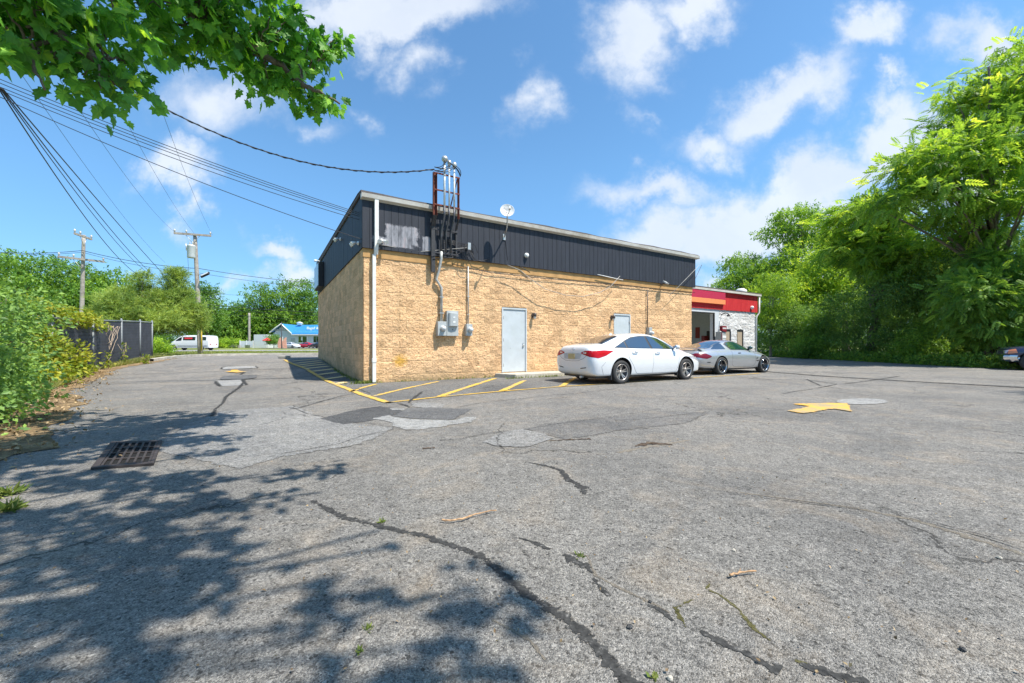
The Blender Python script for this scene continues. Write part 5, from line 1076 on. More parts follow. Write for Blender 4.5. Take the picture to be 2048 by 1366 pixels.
# ---- dark suv at the right edge, nose into the picture
def suv(loc, rz):
    t = thing('parked_suv', 'dark blue SUV with chrome bumper poking in at the right edge', 'car', loc, rz)
    ST = [(-.95, .50, .75, .84, .95, .82, 1.6, .60), (-.85, .42, .80, .88, 1.06, .86, 1.78, .66), (-.5, .40, .84, .90, 1.08, .88, 1.82, .68), (.6, .40, .84, .90, 1.08, .88, 1.83, .70), (1.5, .40, .84, .90, 1.07, .88, 1.80, .70), (1.9, .40, .84, .90, 1.06, .87, 1.62, .68), (2.3, .40, .84, .90, 1.05, .86, 1.25, .70), (2.45, .40, .84, .90, 1.04, .85, 1.12, .72),
          (2.9, .42, .84, .90, 1.0, .84, 1.07, .70), (3.3, .46, .84, .89, .96, .82, 1.04, .66), (3.5, .52, .80, .85, .90, .78, .99, .60), (3.6, .58, .74, .79, .84, .72, .92, .56), (3.63, .62, .70, .74, .80, .66, .86, .5)]
    b, bv = loft_body('body', ST, [(0, 1), (0, -1), (2.87, 1), (2.87, -1)], .44, M['car_blue'], t)
    m = MB(); P = [(3.30, -.92), (3.52, -.90), (3.66, -.74), (3.72, -.35), (3.73, 0), (3.72, .35), (3.66, .74), (3.52, .90), (3.30, .92)]
    for i in range(len(P)-1):
        (x0, y0), (x1, y1) = P[i], P[i+1]; s0, s1 = .86, .86
        m.add([(x0, y0, .66), (x0+.02, y0, .60), (x0+.02, y0, .50), (x0-.06, y0*.98, .38), (x0-.2, y0*.8, .38), (x0-.2, y0*.8, .66), (x1, y1, .66), (x1+.02, y1, .60), (x1+.02, y1, .50), (x1-.06, y1*.98, .38), (x1-.2, y1*.8, .38), (x1-.2, y1*.8, .66)], [(k, k+1, k+7, k+6) for k in range(5)]+[(5, 0, 6, 11)], 0, True)
    m.build('bumper', M['chrome'], t)
    for s in (-1, 1):
        multipatch(bv, [(3.30, .76), (3.56, .72)], [(3.34, .93), (3.54, .88)], 'side', s, .006, 'headlight', M['lamp_amber'], t, 8, 6)
        multipatch(bv, [(s*.48, .72), (s*.80, .74)], [(s*.50, .86), (s*.78, .88)], 'end', 1, .006, 'headlight', M['lamp_clear'], t, 8, 5)
        multipatch(bv, [(-.7, 1.14), (1.0, 1.14), (2.15, 1.12)], [(-.65, 1.62), (1.0, 1.66), (1.7, 1.58), (2.12, 1.18)], 'side', s, .006, 'window', M['glass'], t, 24, 8)
        seams(bv, [[(1.15, 1.12), (1.15, .5)], [(2.3, 1.1), (2.28, .5)], [(.2, 1.12), (.3, .8)]], 'side', s, 'panel_gap', M['seam'], t)
    multipatch(bv, [(2.42, -.68), (2.46, 0), (2.42, .68)], [(1.80, -.60), (1.78, 0), (1.80, .60)], 'top', 1, .006, 'windscreen', M['glass'], t, 14, 8)
    multipatch(bv, [(-.46, .70), (.46, .70)], [(-.46, .84), (.46, .84)], 'end', 1, .008, 'grille', M['plastic'], t, 10, 5)
    m = MB(); m.box(-.8, 3.2, -.7, .7, .32, .5); m.build('underbody', M['plastic'], t)
    for (x, s) in ((0, -1), (0, 1), (2.87, -1), (2.87, 1)): wheel(t, x, s*.78, .38, .25, ('rim_dark', 'rim', 'rim'), 'five', s, .60)
    return t
# its left side faces the camera: heading towards -x
wc = V(2068, 742, 17.0); wc.z = 0; hs_ = Vector((math.cos(R(139)), math.sin(R(139)), 0)); ls = Vector((-hs_.y, hs_.x, 0))
suv(wc-hs_*2.87-ls*.90, R(139))

# ---- simple distant vehicles with their own proportions
def far_car(name, label, paint, ST, wb, r, loc, rz, win, rear, front, cat='car', extra=None, hw=.80):
    t = thing(name, label, cat, loc, rz)
    b, bv = loft_body('body', ST, [(0, 1), (0, -1), (wb, 1), (wb, -1)], r+.05, M[paint], t)
    for s in (-1, 1):
        for (bo, to) in win: multipatch(bv, bo, to, 'side', s, .008, 'window', M['glass'], t, 10, 5)
    multipatch(bv, rear[0], rear[1], 'top', 1, .008, 'rear_window', M['glass'], t, 8, 5); multipatch(bv, front[0], front[1], 'top', 1, .008, 'windscreen', M['glass'], t, 8, 5)
    if extra: extra(t, bv)
    for (x, s) in ((0, -1), (0, 1), (wb, -1), (wb, 1)): wheel(t, x, s*hw, r, .22, ('rim_dark', 'rim', 'rim'), 'five', s, .68)
    return t
SC = [(-.95, .4, .6, .7, .8, .68, .95, .5), (-.85, .25, .78, .85, .92, .78, 1.06, .55), (-.4, .22, .84, .89, .95, .82, 1.1, .56), (.15, .2, .85, .9, .95, .84, 1.36, .55), (.7, .2, .85, .9, .94, .84, 1.46, .56), (1.4, .2, .85, .9, .93, .84, 1.44, .56), (1.9, .2, .85, .9, .91, .83, 1.25, .56), (2.4, .2, .85, .9, .88, .82, 1.0, .56), (3.0, .22, .82, .87, .8, .74, .9, .5), (3.4, .25, .7, .75, .68, .6, .75, .4), (3.5, .32, .55, .6, .58, .48, .62, .3)]
SWn = [([(.05, .98), (1.05, .97)], [(.35, 1.25), (1.0, 1.36)]), ([(1.12, .97), (2.2, .95)], [(1.08, 1.36), (1.5, 1.33), (2.15, 1.0)])]
RWn = ([(-.35, -.5), (-.35, .5)], [(.3, -.45), (.3, .45)]); FWn = ([(2.3, -.6), (2.3, .6)], [(1.65, -.48), (1.65, .48)])
def lampsx(t, bv):
    for s in (-1, 1):
        multipatch(bv, [(s*.40, .60), (s*.58, .62)], [(s*.40, .70), (s*.58, .72)], 'end', 1, .01, 'headlight', M['lamp_clear'], t, 5, 4)
        multipatch(bv, [(s*.45, .78), (s*.70, .78)], [(s*.45, .90), (s*.70, .90)], 'end', -1, .01, 'tail_light', M['lamp_red'], t, 5, 4)
def farpos(px, d): return Vector(((px-1024)/F*d, d, .365))
far_car('parked_car', 'white car parked by the blue-roofed shop, left of the red car', 'car_white', SC, 2.6, .33, farpos(578, 96), R(-28), SWn, RWn, FWn, extra=lampsx)
far_car('parked_car', 'red car parked by the blue-roofed shop', 'car_red', SC, 2.6, .33, farpos(622, 97), R(172), SWn, RWn, FWn, extra=lampsx)
SS = [(-.9, .4, .8, .85, 1.0, .8, 1.5, .6), (-.8, .3, .84, .9, 1.05, .86, 1.66, .65), (.5, .3, .86, .92, 1.05, .88, 1.72, .66), (1.4, .3, .86, .92, 1.04, .88, 1.68, .66), (1.9, .3, .86, .92, 1.02, .86, 1.4, .66), (2.3, .3, .86, .92, 1.0, .84, 1.12, .66), (2.9, .3, .85, .9, .95, .8, 1.04, .6), (3.4, .35, .75, .8, .85, .7, .9, .5), (3.5, .4, .65, .7, .75, .6, .8, .4)]
far_car('parked_car', 'dark car half hidden behind the corner of the tan building', 'car_dark', SS, 2.7, .36, farpos(652, 93), R(176), [([(-.5, 1.1), (1.0, 1.1)], [(-.4, 1.5), (1.0, 1.55)]), ([(1.1, 1.1), (2.1, 1.08)], [(1.1, 1.54), (1.7, 1.45)])], RWn, FWn, extra=lampsx)
SVn = [(-1.05, .35, .88, .96, 1.3, .95, 2.0, .80), (-1.0, .3, .9, .98, 1.4, .97, 2.08, .84), (.5, .3, .92, 1.0, 1.4, .98, 2.12, .86), (2.2, .3, .92, 1.0, 1.38, .98, 2.12, .86), (2.9, .3, .92, 1.0, 1.34, .97, 2.05, .84), (3.4, .3, .92, 1.0, 1.26, .96, 1.68, .82), (3.8, .3, .92, .99, 1.15, .94, 1.32, .80), (4.2, .32, .88, .95, .98, .88, 1.12, .7), (4.5, .35, .78, .84, .8, .72, .92, .55), (4.6, .4, .65, .7, .7, .6, .78, .45)]
def vanx(t, bv):
    for s in (-1, 1):
        multipatch(bv, [(-.9, .50), (1.8, .50), (3.2, .50)], [(-.9, .68), (1.8, .68), (3.2, .68)], 'side', s, .01, 'grey_rub_strip', M['meter'], t, 20, 3)
        multipatch(bv, [(1.15, 1.56), (2.25, 1.56)], [(1.15, 1.76), (2.25, 1.76)], 'side', s, .02, 'red_lettering_panel', M['umbrella'], t, 12, 4)
    lampsx(t, bv)
vb = V(427, 700, 56); far_car('parked_van', 'white passenger van with red window lettering passing behind the utility pole', 'car_white', SVn, 3.75, .36, Vector((vb.x-1.05, 56, .365)), R(180), [([(-.75, 1.38), (.5, 1.38)], [(-.7, 1.85), (.5, 1.85)]), ([(.75, 1.38), (2.45, 1.38)], [(.75, 1.85), (2.45, 1.84)]), ([(2.65, 1.34), (3.5, 1.26)], [(2.62, 1.82), (2.9, 1.76), (3.45, 1.40)])], ([(-1.0, -.5), (-1.0, .5)], [(-.98, -.5), (-.98, .5)]), ([(3.85, -.75), (3.85, .75)], [(3.08, -.7), (3.08, .7)]), cat='van', extra=vanx, hw=.86)

# ---------------------------------------------------------------- poles
def pole(name, label, base, top, r0, r1, arms, group, extra=None, mat='pole'):
    t = thing(name, label, 'utility pole', base, 0, group); b = Vector(base); tv = Vector(top)-b; m = MB()
    m.tube([tv*(k/12)-Vector((0, 0, .3 if k == 0 else 0)) for k in range(13)], [r0+(r1-r0)*k/12 for k in range(13)], 14); m.build('pole', M[mat], t)
    for (pa, pb, wd) in arms:
        a, c = Vector(pa)-b, Vector(pb)-b; m = MB(); d = (c-a).normalized(); side = d.cross(Vector((0, 0, 1))).normalized(); up = side.cross(d)
        P = []
        for q in (a, c):
            for sx, sz in ((-1, -1), (1, -1), (1, 1), (-1, 1)): P.append(q+side*sx*wd*.45+up*sz*wd*.6-Vector((0, r0*1.1, 0)))
        m.add(P, [(0, 1, 2, 3), (7, 6, 5, 4), (0, 4, 5, 1), (1, 5, 6, 2), (2, 6, 7, 3), (3, 7, 4, 0)]); ar = m.build('cross_arm', M[mat], t)
        mid = (a+c)/2
        for q, e in ((.30, 1), (.70, 1)):
            m = MB(); p1 = a.lerp(c, q)-Vector((0, r0*1.1, .03)); m.tube([p1, mid-Vector((0, r0*.8, .75))], .02, 5); m.build('brace', M['galv'], t)
        for q in (.02, .33 if wd > .11 else .5, .98):
            m = MB(); p1 = a.lerp(c, q)-Vector((0, r0*1.1, 0)); o_ = Vector((p1.x, p1.y, p1.z+wd*.6)); m.lathe([(.03, 0), (.03, .06), (.08, .08), (.05, .12), (.08, .15), (.05, .19), (.06, .24), (0, .26)], o_, 'z', 10); m.build('insulator', M['porcelain'], t)
    if extra: extra(t, b)
    return t
dN = 33.0; NB = V(401, 708.3, dN); NB.z = .36; NT = V(390, 469, dN)
def nx_(t, b):
    c = V(396, 506, dN)-b; m = MB(); m.lathe([(0, -.52), (.26, -.5), (.28, -.44), (.28, .42), (.29, .44), (.29, .5), (.2, .56), (0, .58)], c+Vector((-.22, -.42, 0)), 'z', 20); tr = m.build('transformer', M['transformer'], t)
    for q in (-.12, .12): m = MB(); m.lathe([(.05, 0), (.03, .06), (.06, .09), (.03, .14), (.05, .18), (.02, .26), (0, .27)], c+Vector((-.22+q, -.42, .56)), 'z', 10); m.build('bushing', M['porcelain'], tr)
    m = MB(); m.box(c.x-.75, c.x-.1, -.28, -.22, c.z+.15, c.z+.22); m.tube([c+Vector((-.75, -.25, .15)), c+Vector((-.80, -.25, .75))], .035, 8); m.tube([c+Vector((-.62, -.3, -.1)), c+Vector((-.55, -.3, -1.2)), c+Vector((-.5, -.3, -2.1))], .015, 5); m.build('cutout_switch', M['galv'], t)
    a = V(394, 549, dN)-b; f = V(411, 550, dN)-b; m = MB(); m.tube([a, f+Vector((-.1, 0, .0))], .03, 8); m.build('lamp_arm', M['galv'], t)
    m = MB(); m.box(-.33, .33, -.08, .08, -.20, .20); q = m.build('flood_head', M['darksteel'], t, .02); q.location = f+Vector((.05, -.1, .0)); q.rotation_euler = (R(-55), R(-28), R(10))
    m = MB(); m.box(-.27, .27, -.086, -.081, -.15, .15); m.build('flood_glass', M['lens'], q)
    m = MB(); m.tube([(.28, -.25, .3), (.25, -.22, 2.6)], .05, 8); m.build('guy_guard', simple('yellow_guard', (.65, .45, .05), .6), t)
AT = [(V(352, 467.5, dN-.4), V(426, 473, dN+.4), .13)]
poleN = pole('utility_pole', 'leaning wooden utility pole with transformer can in the grass strip by the white van', NB, NT, .19, .13, AT, 'wooden utility poles', nx_)
d2_ = 32.0; B2 = V(163, 640, d2_); B2.z = .36; T2 = V(167.5, 470, d2_)
p2 = pole('utility_pole', 'wooden utility pole with two cross arms rising above the vine-covered fence', Vector((V(161.5, 700, d2_).x, d2_, .3)), T2, .16, .11, [(V(154, 468, d2_-2.0), V(188, 480, d2_-.2), .12), (V(121, 514, d2_-.5), V(213, 524.5, d2_+.5), .13)], 'wooden utility poles')
m = MB()
pole('utility_pole', 'thin grey pole standing behind the first double-arm pole', Vector((V(172, 700, 52).x, 52, .36)), V(173, 566, 52), .17, .12, [(V(166, 583, 52), V(186, 586, 52), .13)], 'wooden utility poles')
pole('utility_pole', 'far wooden pole without cross arm near the white fence enclosure', Vector((V(498.5, 694, 100).x, 100, .36)), V(498.5, 626, 100), .30, .24, [], 'wooden utility poles')
m = MB(); bs = V(563.3, 694, 84); bs.z = .36; m.lathe([(.10, 0), (.08, 5.6), (0, 5.62)], (0, 0, 0), 'z', 10); o = m.build('flag_pole', M['darksteel']); o.location = bs; tag(o, 'thin dark pole standing in front of the blue-roofed shop', 'pole')
# near pole just outside the left edge, the cables start there
P1 = Vector((-12.25, 9.0, .05))
pole('utility_pole', 'near wooden utility pole just beyond the left edge where the building cables start', P1, P1+Vector((0, 0, 11.2)), .17, .12, [(P1+Vector((-1.2, -.6, 10.6)), P1+Vector((1.2, .6, 10.6)), .12)], 'wooden utility poles')
# ---------------------------------------------------------------- overhead wires
def wire(a, b, s_, r, label, group='overhead cables', n=22, mat='rubber'):
    return cable('overhead_cable', sag(a, b, s_, n), r, mat, label, 'cable', 5, group=group)
att = W(ul0-.05, -.42, zt0+.05)
A0 = P1+Vector((.1, -.1, 9.0))
def thru(a, b, px, py, n=22):   # parabola from a to b whose picture passes near (px,py): pick sag by search
    best = None
    for k in range(0, 80):
        s_ = k*.03; P = sag(a, b, s_, 60); e = min((((1024+F*p.x/p.y)-px)**2+((HZ-F*(p.z-CAMZ)/p.y)-py)**2) for p in P if p.y > .5)
        if best is None or e < best[0]: best = (e, s_)
    return best[1]
A0 = V(-20, -20, 9.2); s_ = thru(A0, att, 430, 262); o = wire(A0, att, s_, .018, 'thick twisted service cable sagging to the weatherheads', None)
m = MB(); P = sag(A0, att, s_, 160); m.tube([p-P[0]+Vector((0, .022*math.cos(i*1.1), .022*math.sin(i*1.1))) for i, p in enumerate(P)], .010, 5); m.build('cable_strand', M['darksteel'], o)
br = W(ubr, -.25, zbr)
for k, (x0, y0, dz_, my) in enumerate([(-20, 150, .03, 300), (-20, 158, .0, 306), (-20, 166, -.04, 311), (-20, 172, -.08, 320)]):
    a = V(x0, y0, 9.1); b = br+Vector((0, 0, dz_)); wire(a, b, thru(a, b, 350, my), .009, ['uppermost', 'second', 'third', 'fourth'][k]+' cable of the bundle running to the splice bracket on the siding')
a = V(-20, 185, 9.1); b = W(.35, -.12, FW(752, 490)[1]); wire(a, b, thru(a, b, 400, 362), .009, 'lowest telephone cable ending beside the downspout at the roof corner')
cable('overhead_cable', [b, W(1.0, -.08, b.z-.02), W(1.6, -.08, b.z-.06), br+Vector((0, 0, -.05))], .008, 'wire_grey', 'thin lead along the siding between the roof corner and the splice bracket')
# fan of cables from the left edge down to the pines
for k, (bx, by, mx_, my_, rr) in enumerate([(300, 560, 130, 380, .012), (306, 552, 150, 385, .010), (318, 560, 180, 410, .012), (352, 575, 200, 400, .013)]):
    a = V(-6+4*k, 172+2*k, 9.1); b = V(bx, by, 33); wire(a, b, thru(a, b, mx_, my_), rr*1.25, ['leftmost', 'second', 'third', 'rightmost'][k]+' dark cable falling steeply from the left edge to the pine trees')
# thin conductors
def cond(pts, r, label):
    a, b = pts; wire(a, b, .5, r, label, 'thin high conductors', mat='rubber')
for k, (p, q) in enumerate([((20, 115, 12), (330, 525, 34)), ((120, 160, 12), (352, 466, 32.8)), ((150, 45, 12), (388, 466, 33)), ((262, 45, 12), (425, 470, 33.3))]):
    cond([V(*p), V(*q)], .007, ['first thin conductor from the left, sloping to the pines', 'second thin conductor, sloping to the left end of the cross arm', 'third thin conductor, sloping to the top of the transformer pole', 'rightmost thin conductor, sloping to the right end of the cross arm'][k])
# street lines across the picture
def street(pts, r, label, sg_=.25):
    P = []
    for a, b in zip(pts[:-1], pts[1:]): P += sag(V(*a), V(*b), sg_, 14)[:-1]
    P.append(V(*pts[-1])); cable('overhead_cable', P, r, 'rubber', label, 'cable', 5, group='street cables')
street([(-60, 499, 31), (165, 501, 31.8), (398, 537, 33.2), (700, 569, 40)], .022, 'upper long cable running across from the left pole behind the tan building')
street([(-60, 500, 31.1), (165, 504.5, 31.9), (398, 546, 33.3), (700, 578, 40)], .015, 'lower of the two long cables crossing behind the transformer pole')
street([(398, 607, 60), (690, 626, 64)], .045, 'thick far cable bundle crossing above the shop')
street([(398, 613, 60), (690, 633, 64)], .03, 'second far cable crossing above the shop'); street([(398, 623, 60), (690, 642, 64)], .025, 'lowest far cable crossing just above the blue roof')
street([(398, 583, 60), (560, 592, 64), (690, 600, 66)], .015, 'thin far cable high above the shop trees')
street([(20, 584, 50), (190, 583, 52)], .035, 'left far cable in front of the trees above the vines'); street([(20, 597, 50), (190, 594, 52)], .025, 'lower left far cable in front of the trees'); street([(20, 592, 50), (200, 588, 52)], .015, 'middle left far cable in front of the trees')
# luminaire of the distant street light
t = thing('street_light', 'small pale street light head among the left trees', 'street light', V(228, 568, 50)); m = MB(); m.tube([(0, 0, 0), (-1.5, 0, -.3), (-3, 0, -1)], .06, 8); m.build('arm', M['galv'], t); m = MB(); m.tube([(-.6, 0, .02), (-.3, 0, .05), (.3, 0, .06), (.7, 0, 0)], [.06, .16, .18, .05], 10); m.build('lamp_head', M['white_plastic'], t)

# ---------------------------------------------------------------- chain link fence with slats
FP = [G(104, 765), G(185.4, 744.6), G(242.7, 735), G(280, 730.3), G(304, 724.6)]
fd = [12.3, 15.05, 17.9, 19.8, 21.07]; FX = [104, 185.4, 242.7, 280, 304]
FPs = [Vector(((x-1024)/F*d, d, gz((x-1024)/F*d, d))) for x, d in zip(FX, fd)]
p0 = FPs[0]+(FPs[0]-FPs[1]); FPs = [p0]+FPs; FPs[0].z = 0
fn = thing('chain_link_fence', 'grey chain-link fence with dark privacy slats beside the lot', 'fence', FPs[-1]); fo = FPs[-1]; H_ = 1.93
for p in FPs: m = MB(); q = p-fo; m.tube([q, q+Vector((0, 0, H_+.06))], .04, 10); m.lathe([(.045, 0), (.03, .04), (0, .05)], q+Vector((0, 0, H_+.06)), 'z', 10); m.build('post', M['post_grey'], fn)
for a, b in zip(FPs[:-1], FPs[1:]):
    a_, b_ = a-fo, b-fo; m = MB(); m.tube([a_+Vector((0, 0, H_)), b_+Vector((0, 0, H_))], .026, 8); m.build('top_rail', M['post_grey'], fn)
    L = (b_-a_); d = L.normalized(); nn = Vector((-d.y, d.x, 0)); k = int(L.length/.085); m = MB()
    for i in range(k):
        s0 = L.length*(i+.06)/k; s1 = L.length*(i+.94)/k
        for q in (0,): m.add([a_+d*s0+nn*.006+Vector((0, 0, .04)), a_+d*s1-nn*.004+Vector((0, 0, .04)), a_+d*s1-nn*.004+Vector((0, 0, H_-.04)), a_+d*s0+nn*.006+Vector((0, 0, H_-.04))], [(0, 1, 2, 3)])
    m.build('privacy_slats', M['slat'], fn, recalc=False)
    m = MB(); k2 = int(L.length/.16)
    for z in np.arange(.06, H_, .13):
        P = [a_+d*(L.length*i/(k2*2))-nn*(.016)*(1 if i % 2 else -1)*0-nn*.014+Vector((0, 0, z+(.028 if i % 2 else -.028))) for i in range(k2*2+1)]
        m.tube(P, .0024, 3, cap=False)
    m.build('wire_mesh', M['darksteel'], fn, recalc=False)

# ---------------------------------------------------------------- shop beyond the highway
sd = 104.0
def S(px, py, d=sd): return V(px, py, d)
sh = thing('bagel_shop', 'small white shop with bright blue metal roof and white lettering', 'building', Vector((S(563, 694).x, sd, .36)), 0)
ox, oz = S(563, 694).x, .36
def sx(px, d=sd): return (px-1024)/F*d-ox
def sz(py, d=sd): return CAMZ+(HZ-py)/F*d-oz
xl, xr_, xe = sx(543), sx(584), sx(760); ze = sz(667.5); zr = sz(647.5); dpb = 7.0
m = MB(); m.box(xr_-.2, xe, 0, dpb*2, 0, ze); m.box(xl+.3, xr_-.201, .4, dpb*2, 0, ze-.6); m.build('wall', M['shop_wall'], sh)
xm = sx(565); m = MB(); m.prism([(xl+.3, ze-.62), (xr_-.2, ze-.62), (xr_-.2, ze), (xm, zr-.2), (xl+.3, ze+.1)], .38, .6, 'y'); m.build('gable_wall', M['shop_wall'], sh)
# main roof: ridge along x, front slope blue; gable wing on the left
m = MB(); m.add([(xm, -.6+0, zr), (sx(586), -.8, ze-.02), (xe, -.8, ze-.02), (xe, 6, zr), (xm, 6, zr), (xm, -.6, zr-.12), (sx(586), -.8, ze-.16), (xe, -.8, ze-.16), (xe, 6, zr-.12), (xm, 6, zr-.12)], [(0, 1, 4), (1, 2, 3, 4), (9, 6, 5), (9, 8, 7, 6), (1, 6, 7, 2), (0, 5, 6, 1)])
m.add([(xm, 6, zr+.004), (xe, 6, zr+.004), (xe, 14.5, ze), (xm, 14.5, ze)], [(0, 1, 2, 3)]); m.add([(xm, -.6, zr+.004), (xm, 14, zr+.004), (xl-.1, 14, sz(664)), (xl-.1, -.6, sz(664))], [(0, 1, 2, 3)])
for k in range(46):
    x = sx(587)+k*.5
    m.tube([(x, -.79, ze+.02), (x, 5.98, zr+.02)], .035, 4)
m.build('roof', M['blue_roof'], sh)
m = MB(); m.tube([(xl-.15, -.65, sz(664.5)-.05), (xm, -.65, zr-.05), (sx(586.5), -.7, ze-.1)], .17, 4); m.box(sx(586), xe, -.85, -.60, ze-.35, ze-.17); m.build('white_trim', M['white'], sh)
m = MB(); m.prism([(sx(563)-.9, sz(656)), (sx(572), sz(656)), (sx(567), sz(651))], .30, .37, 'y'); m.box(sx(568)-2.8, sx(572), .28, .37, sz(661.5), sz(658)); m.build('gable_vent', M['meter'], sh)
for (a, b) in ((596, 615.5), (626, 640), (646, 668)):
    m = MB(); m.box(sx(a), sx(b), -.05, .05, sz(686), sz(671.5)); wf = m.build('window_frame', M['white'], sh)
    m = MB(); n = 2; w0 = (sx(b)-sx(a)-.3)/n
    for k in range(n): m.box(sx(a)+.15+k*w0, sx(a)+.15+(k+1)*w0-.08, -.08, -.051, sz(685.5)+.1, sz(672)-.05)
    m.build('window_pane', M['glass'], wf)
m = MB(); m.box(sx(602.5), sx(605.5), -.12, -.09, sz(681), sz(674)); m.build('window_notice', M['white'], sh)
m = MB(); m.box(sx(582), sx(590), -.06, .0, sz(686), sz(676.5)); m.build('side_window', M['meter'], sh)
m = MB(); m.box(-.5, .5, -.4, .4, 0, .5); m.prism([(-.7, .5), (.7, .5), (0, .9)], -.6, .6, 'y'); q = m.build('cupola', M['white'], sh); q.location = (sx(579), 5, zr-.1)
sl = text('Bagel & Grill', 1.05, M['white'], sh, (sx(611)+2.0, 1.9, sz(656.5)+.1), (R(80), 0, 0), .06, 'roof_lettering')
print('TXT', [tuple(round(q, 2) for q in (sl.matrix_basis @ Vector(c))) for c in sl.bound_box][:7:3], ze, zr)
m = MB(); m.box(sx(520), sx(545), -2.5, 3, 0, sz(669.5)); q = m.build('annex', M['shop_wall'], sh)
# red patio umbrella, tree, banner, enclosure, hedge, building behind
t = thing('patio_umbrella', 'red patio umbrella open beside the shop annex', 'umbrella', Vector((V(534.5, 695, 98).x, 98, .36))); m = MB(); m.lathe([(1.15, 1.85), (.6, 2.2), (0, 2.55), (0, 2.5), (.6, 2.12), (1.12, 1.8)], n=8, smooth=False); m.build('canopy', M['umbrella'], t); m = MB(); m.tube([(0, 0, 0), (0, 0, 2.6)], .04, 8); m.build('pole', M['white'], t)
m = MB(); m.box(-.7, .7, -.7, .7, .68, .74); m.box(-.9, .9, -1.3, -1.0, .42, .46); m.box(-.9, .9, 1.0, 1.3, .42, .46)
for a in (-.6, .6): m.box(a-.04, a+.04, -1.2, 1.2, .38, .42); m.box(a-.04, a+.04, -.1, .1, 0, .68)
q = m.build('picnic_table', M['pole']); q.location = (V(472, 695, 97).x, 97, .36); tag(q, 'dark picnic table in front of the hedge', 'picnic table')
t = thing('banner', 'peach coloured food banner hung beside the thin dark pole', 'banner', Vector((V(565, 695, 90).x, 90, .36)))
for (a, b, sgn) in ((-1.0, -.1, 1), (.1, 1.0, -1)):
    m = MB(); m.prism([(a, .1), (b, .0), (b+.15*sgn, 1.6), (b-.1, 2.5), (a+.3, 2.3), (a-.1, 1.2)], -.04, .04, 'y'); m.build('sail', M['peach'], t)
m = MB(); m.tube([(0, .08, 0), (0, .08, 2.6)], .03, 6); m.build('mast', M['white'], t)
en = thing('fence_enclosure', 'pale panel fence enclosure left of the shop', 'fence', Vector((V(480, 694, 98).x, 98, .36))); wE = (506-480)/F*98
for k in range(2): m = MB(); m.box(wE*k/2+.08, wE*(k+1)/2-.08, -.03, .03, .1, 1.72); m.build('panel', M['shop_wall'], en)
for k in range(3): m = MB(); m.box(wE*k/2-.07, wE*k/2+.07, -.08, .08, 0, 1.85); m.build('post', M['white'], en)
m = MB(); m.box(wE*.62, wE*.72, -.6, -.2, 0, .7); m.box(wE*.78, wE*.90, -.6, -.2, 0, .7); m.build('bin', M['meter'], en) if 0 else None
for k in (.62, .80):
    m = MB(); m.lathe([(0, 0), (.26, 0), (.30, .75), (.32, .77), (0, .82)], (0, 0, 0), 'z', 14); q = m.build('rubbish_bin', M['meter']); q.location = (V(480, 694, 98).x+wE*k, 97.3, .36); tag(q, ['left', 'right'][k > .7]+' round grey bin in front of the pale fence enclosure', 'bin')
bb = thing('warehouse', 'low beige building with white roof band behind the trees', 'building', Vector((V(420, 690, 128).x, 128, .36))); m = MB(); m.box(0, 16.5, 0, 10, 0, 3.6); m.build('wall', M['beige'], bb); m = MB(); m.box(-.3, 14, -.3, 10, 3.65, 6.0); m.build('roof_band', M['white'], bb); m = MB(); 
for k in range(5): m.box(1+k*3, 2.2+k*3, -.05, -.01, 1.0, 2.6)
m.build('window', M['glass'], bb)
# ---------------------------------------------------------------- foliage
def T_leaf(w_=.30, fold=.06): return np.array([[0, 0, 0], [.45, w_, fold], [1, 0, -.05], [.45, -w_, fold]], float), np.array([[0, 1, 2, 3]])
def T_maple():
    a = [(0, 0), (.10, .05), (.08, .34), (.22, .25), (.34, .50), (.46, .32), (.62, .36), (.68, .18), (1.0, 0), (.68, -.18), (.62, -.36), (.46, -.32), (.34, -.50), (.22, -.25), (.08, -.34), (.10, -.05)]
    v = np.array([(x, y, -.10*abs(y)-.12*x*x) for x, y in a]+[(.32, 0, 0.02)]); f = [(i, i+1, 16) for i in range(15)]
    return v, np.array(f)
def T_pinnate(n=6, ll=.30, lw=.055):
    vs, fs = [], []
    def lf(x, z, ang, l, s):
        b = len(vs); ca, sa = math.cos(ang), math.sin(ang)
        for (p, q) in ((0, 0), (.45*l, lw), (l, 0), (.45*l, -lw)): vs.append((x+ca*p-sa*q, s*(sa*p+ca*q)*1.0, z-.30*p*p/l*1.0))
        fs.append((b, b+1, b+2, b+3))
    for k in range(n):
        x = .12+.78*k/n; z = -.35*x*x
        for s in (-1, 1): lf(x, z, R(62-18*k/n), ll*(1-.35*abs(k/n-.4)), s)
    lf(.88, -.30, 0, ll*.8, 1); return np.array(vs), np.array(fs)
def T_tuft(n=7, ln=1.0):
    vs, fs = [], []; r = np.random.default_rng(1)
    for k in range(n):
        d = np.array([1, 0, 0])+r.normal(0, .55, 3); d /= np.linalg.norm(d); s = np.cross(d, r.normal(size=3)); s /= np.linalg.norm(s); b = len(vs)
        vs += [tuple(-s*.035), tuple(s*.035), tuple(d*ln+s*.012), tuple(d*ln-s*.012)]; fs.append((b, b+1, b+2, b+3))
    return np.array(vs), np.array(fs)
def T_spray(n=5, seed=4, spread=.8, lw=.26, l=.5):
    vs, fs = [], []; r = np.random.default_rng(seed)
    for k in range(n):
        o_ = np.array([.2+.8*k/n, 0, 0])*.7+r.normal(0, .12, 3)*spread; d = np.array([1, 0, 0])+r.normal(0, .8, 3); d /= np.linalg.norm(d); s = np.cross(d, np.array([0, 0, 1])+r.normal(0, .5, 3)); s /= np.linalg.norm(s); b = len(vs)
        vs += [tuple(o_), tuple(o_+d*l*.45+s*l*lw), tuple(o_+d*l), tuple(o_+d*l*.45-s*l*lw)]; fs.append((b, b+1, b+2, b+3))
    return np.array(vs), np.array(fs)
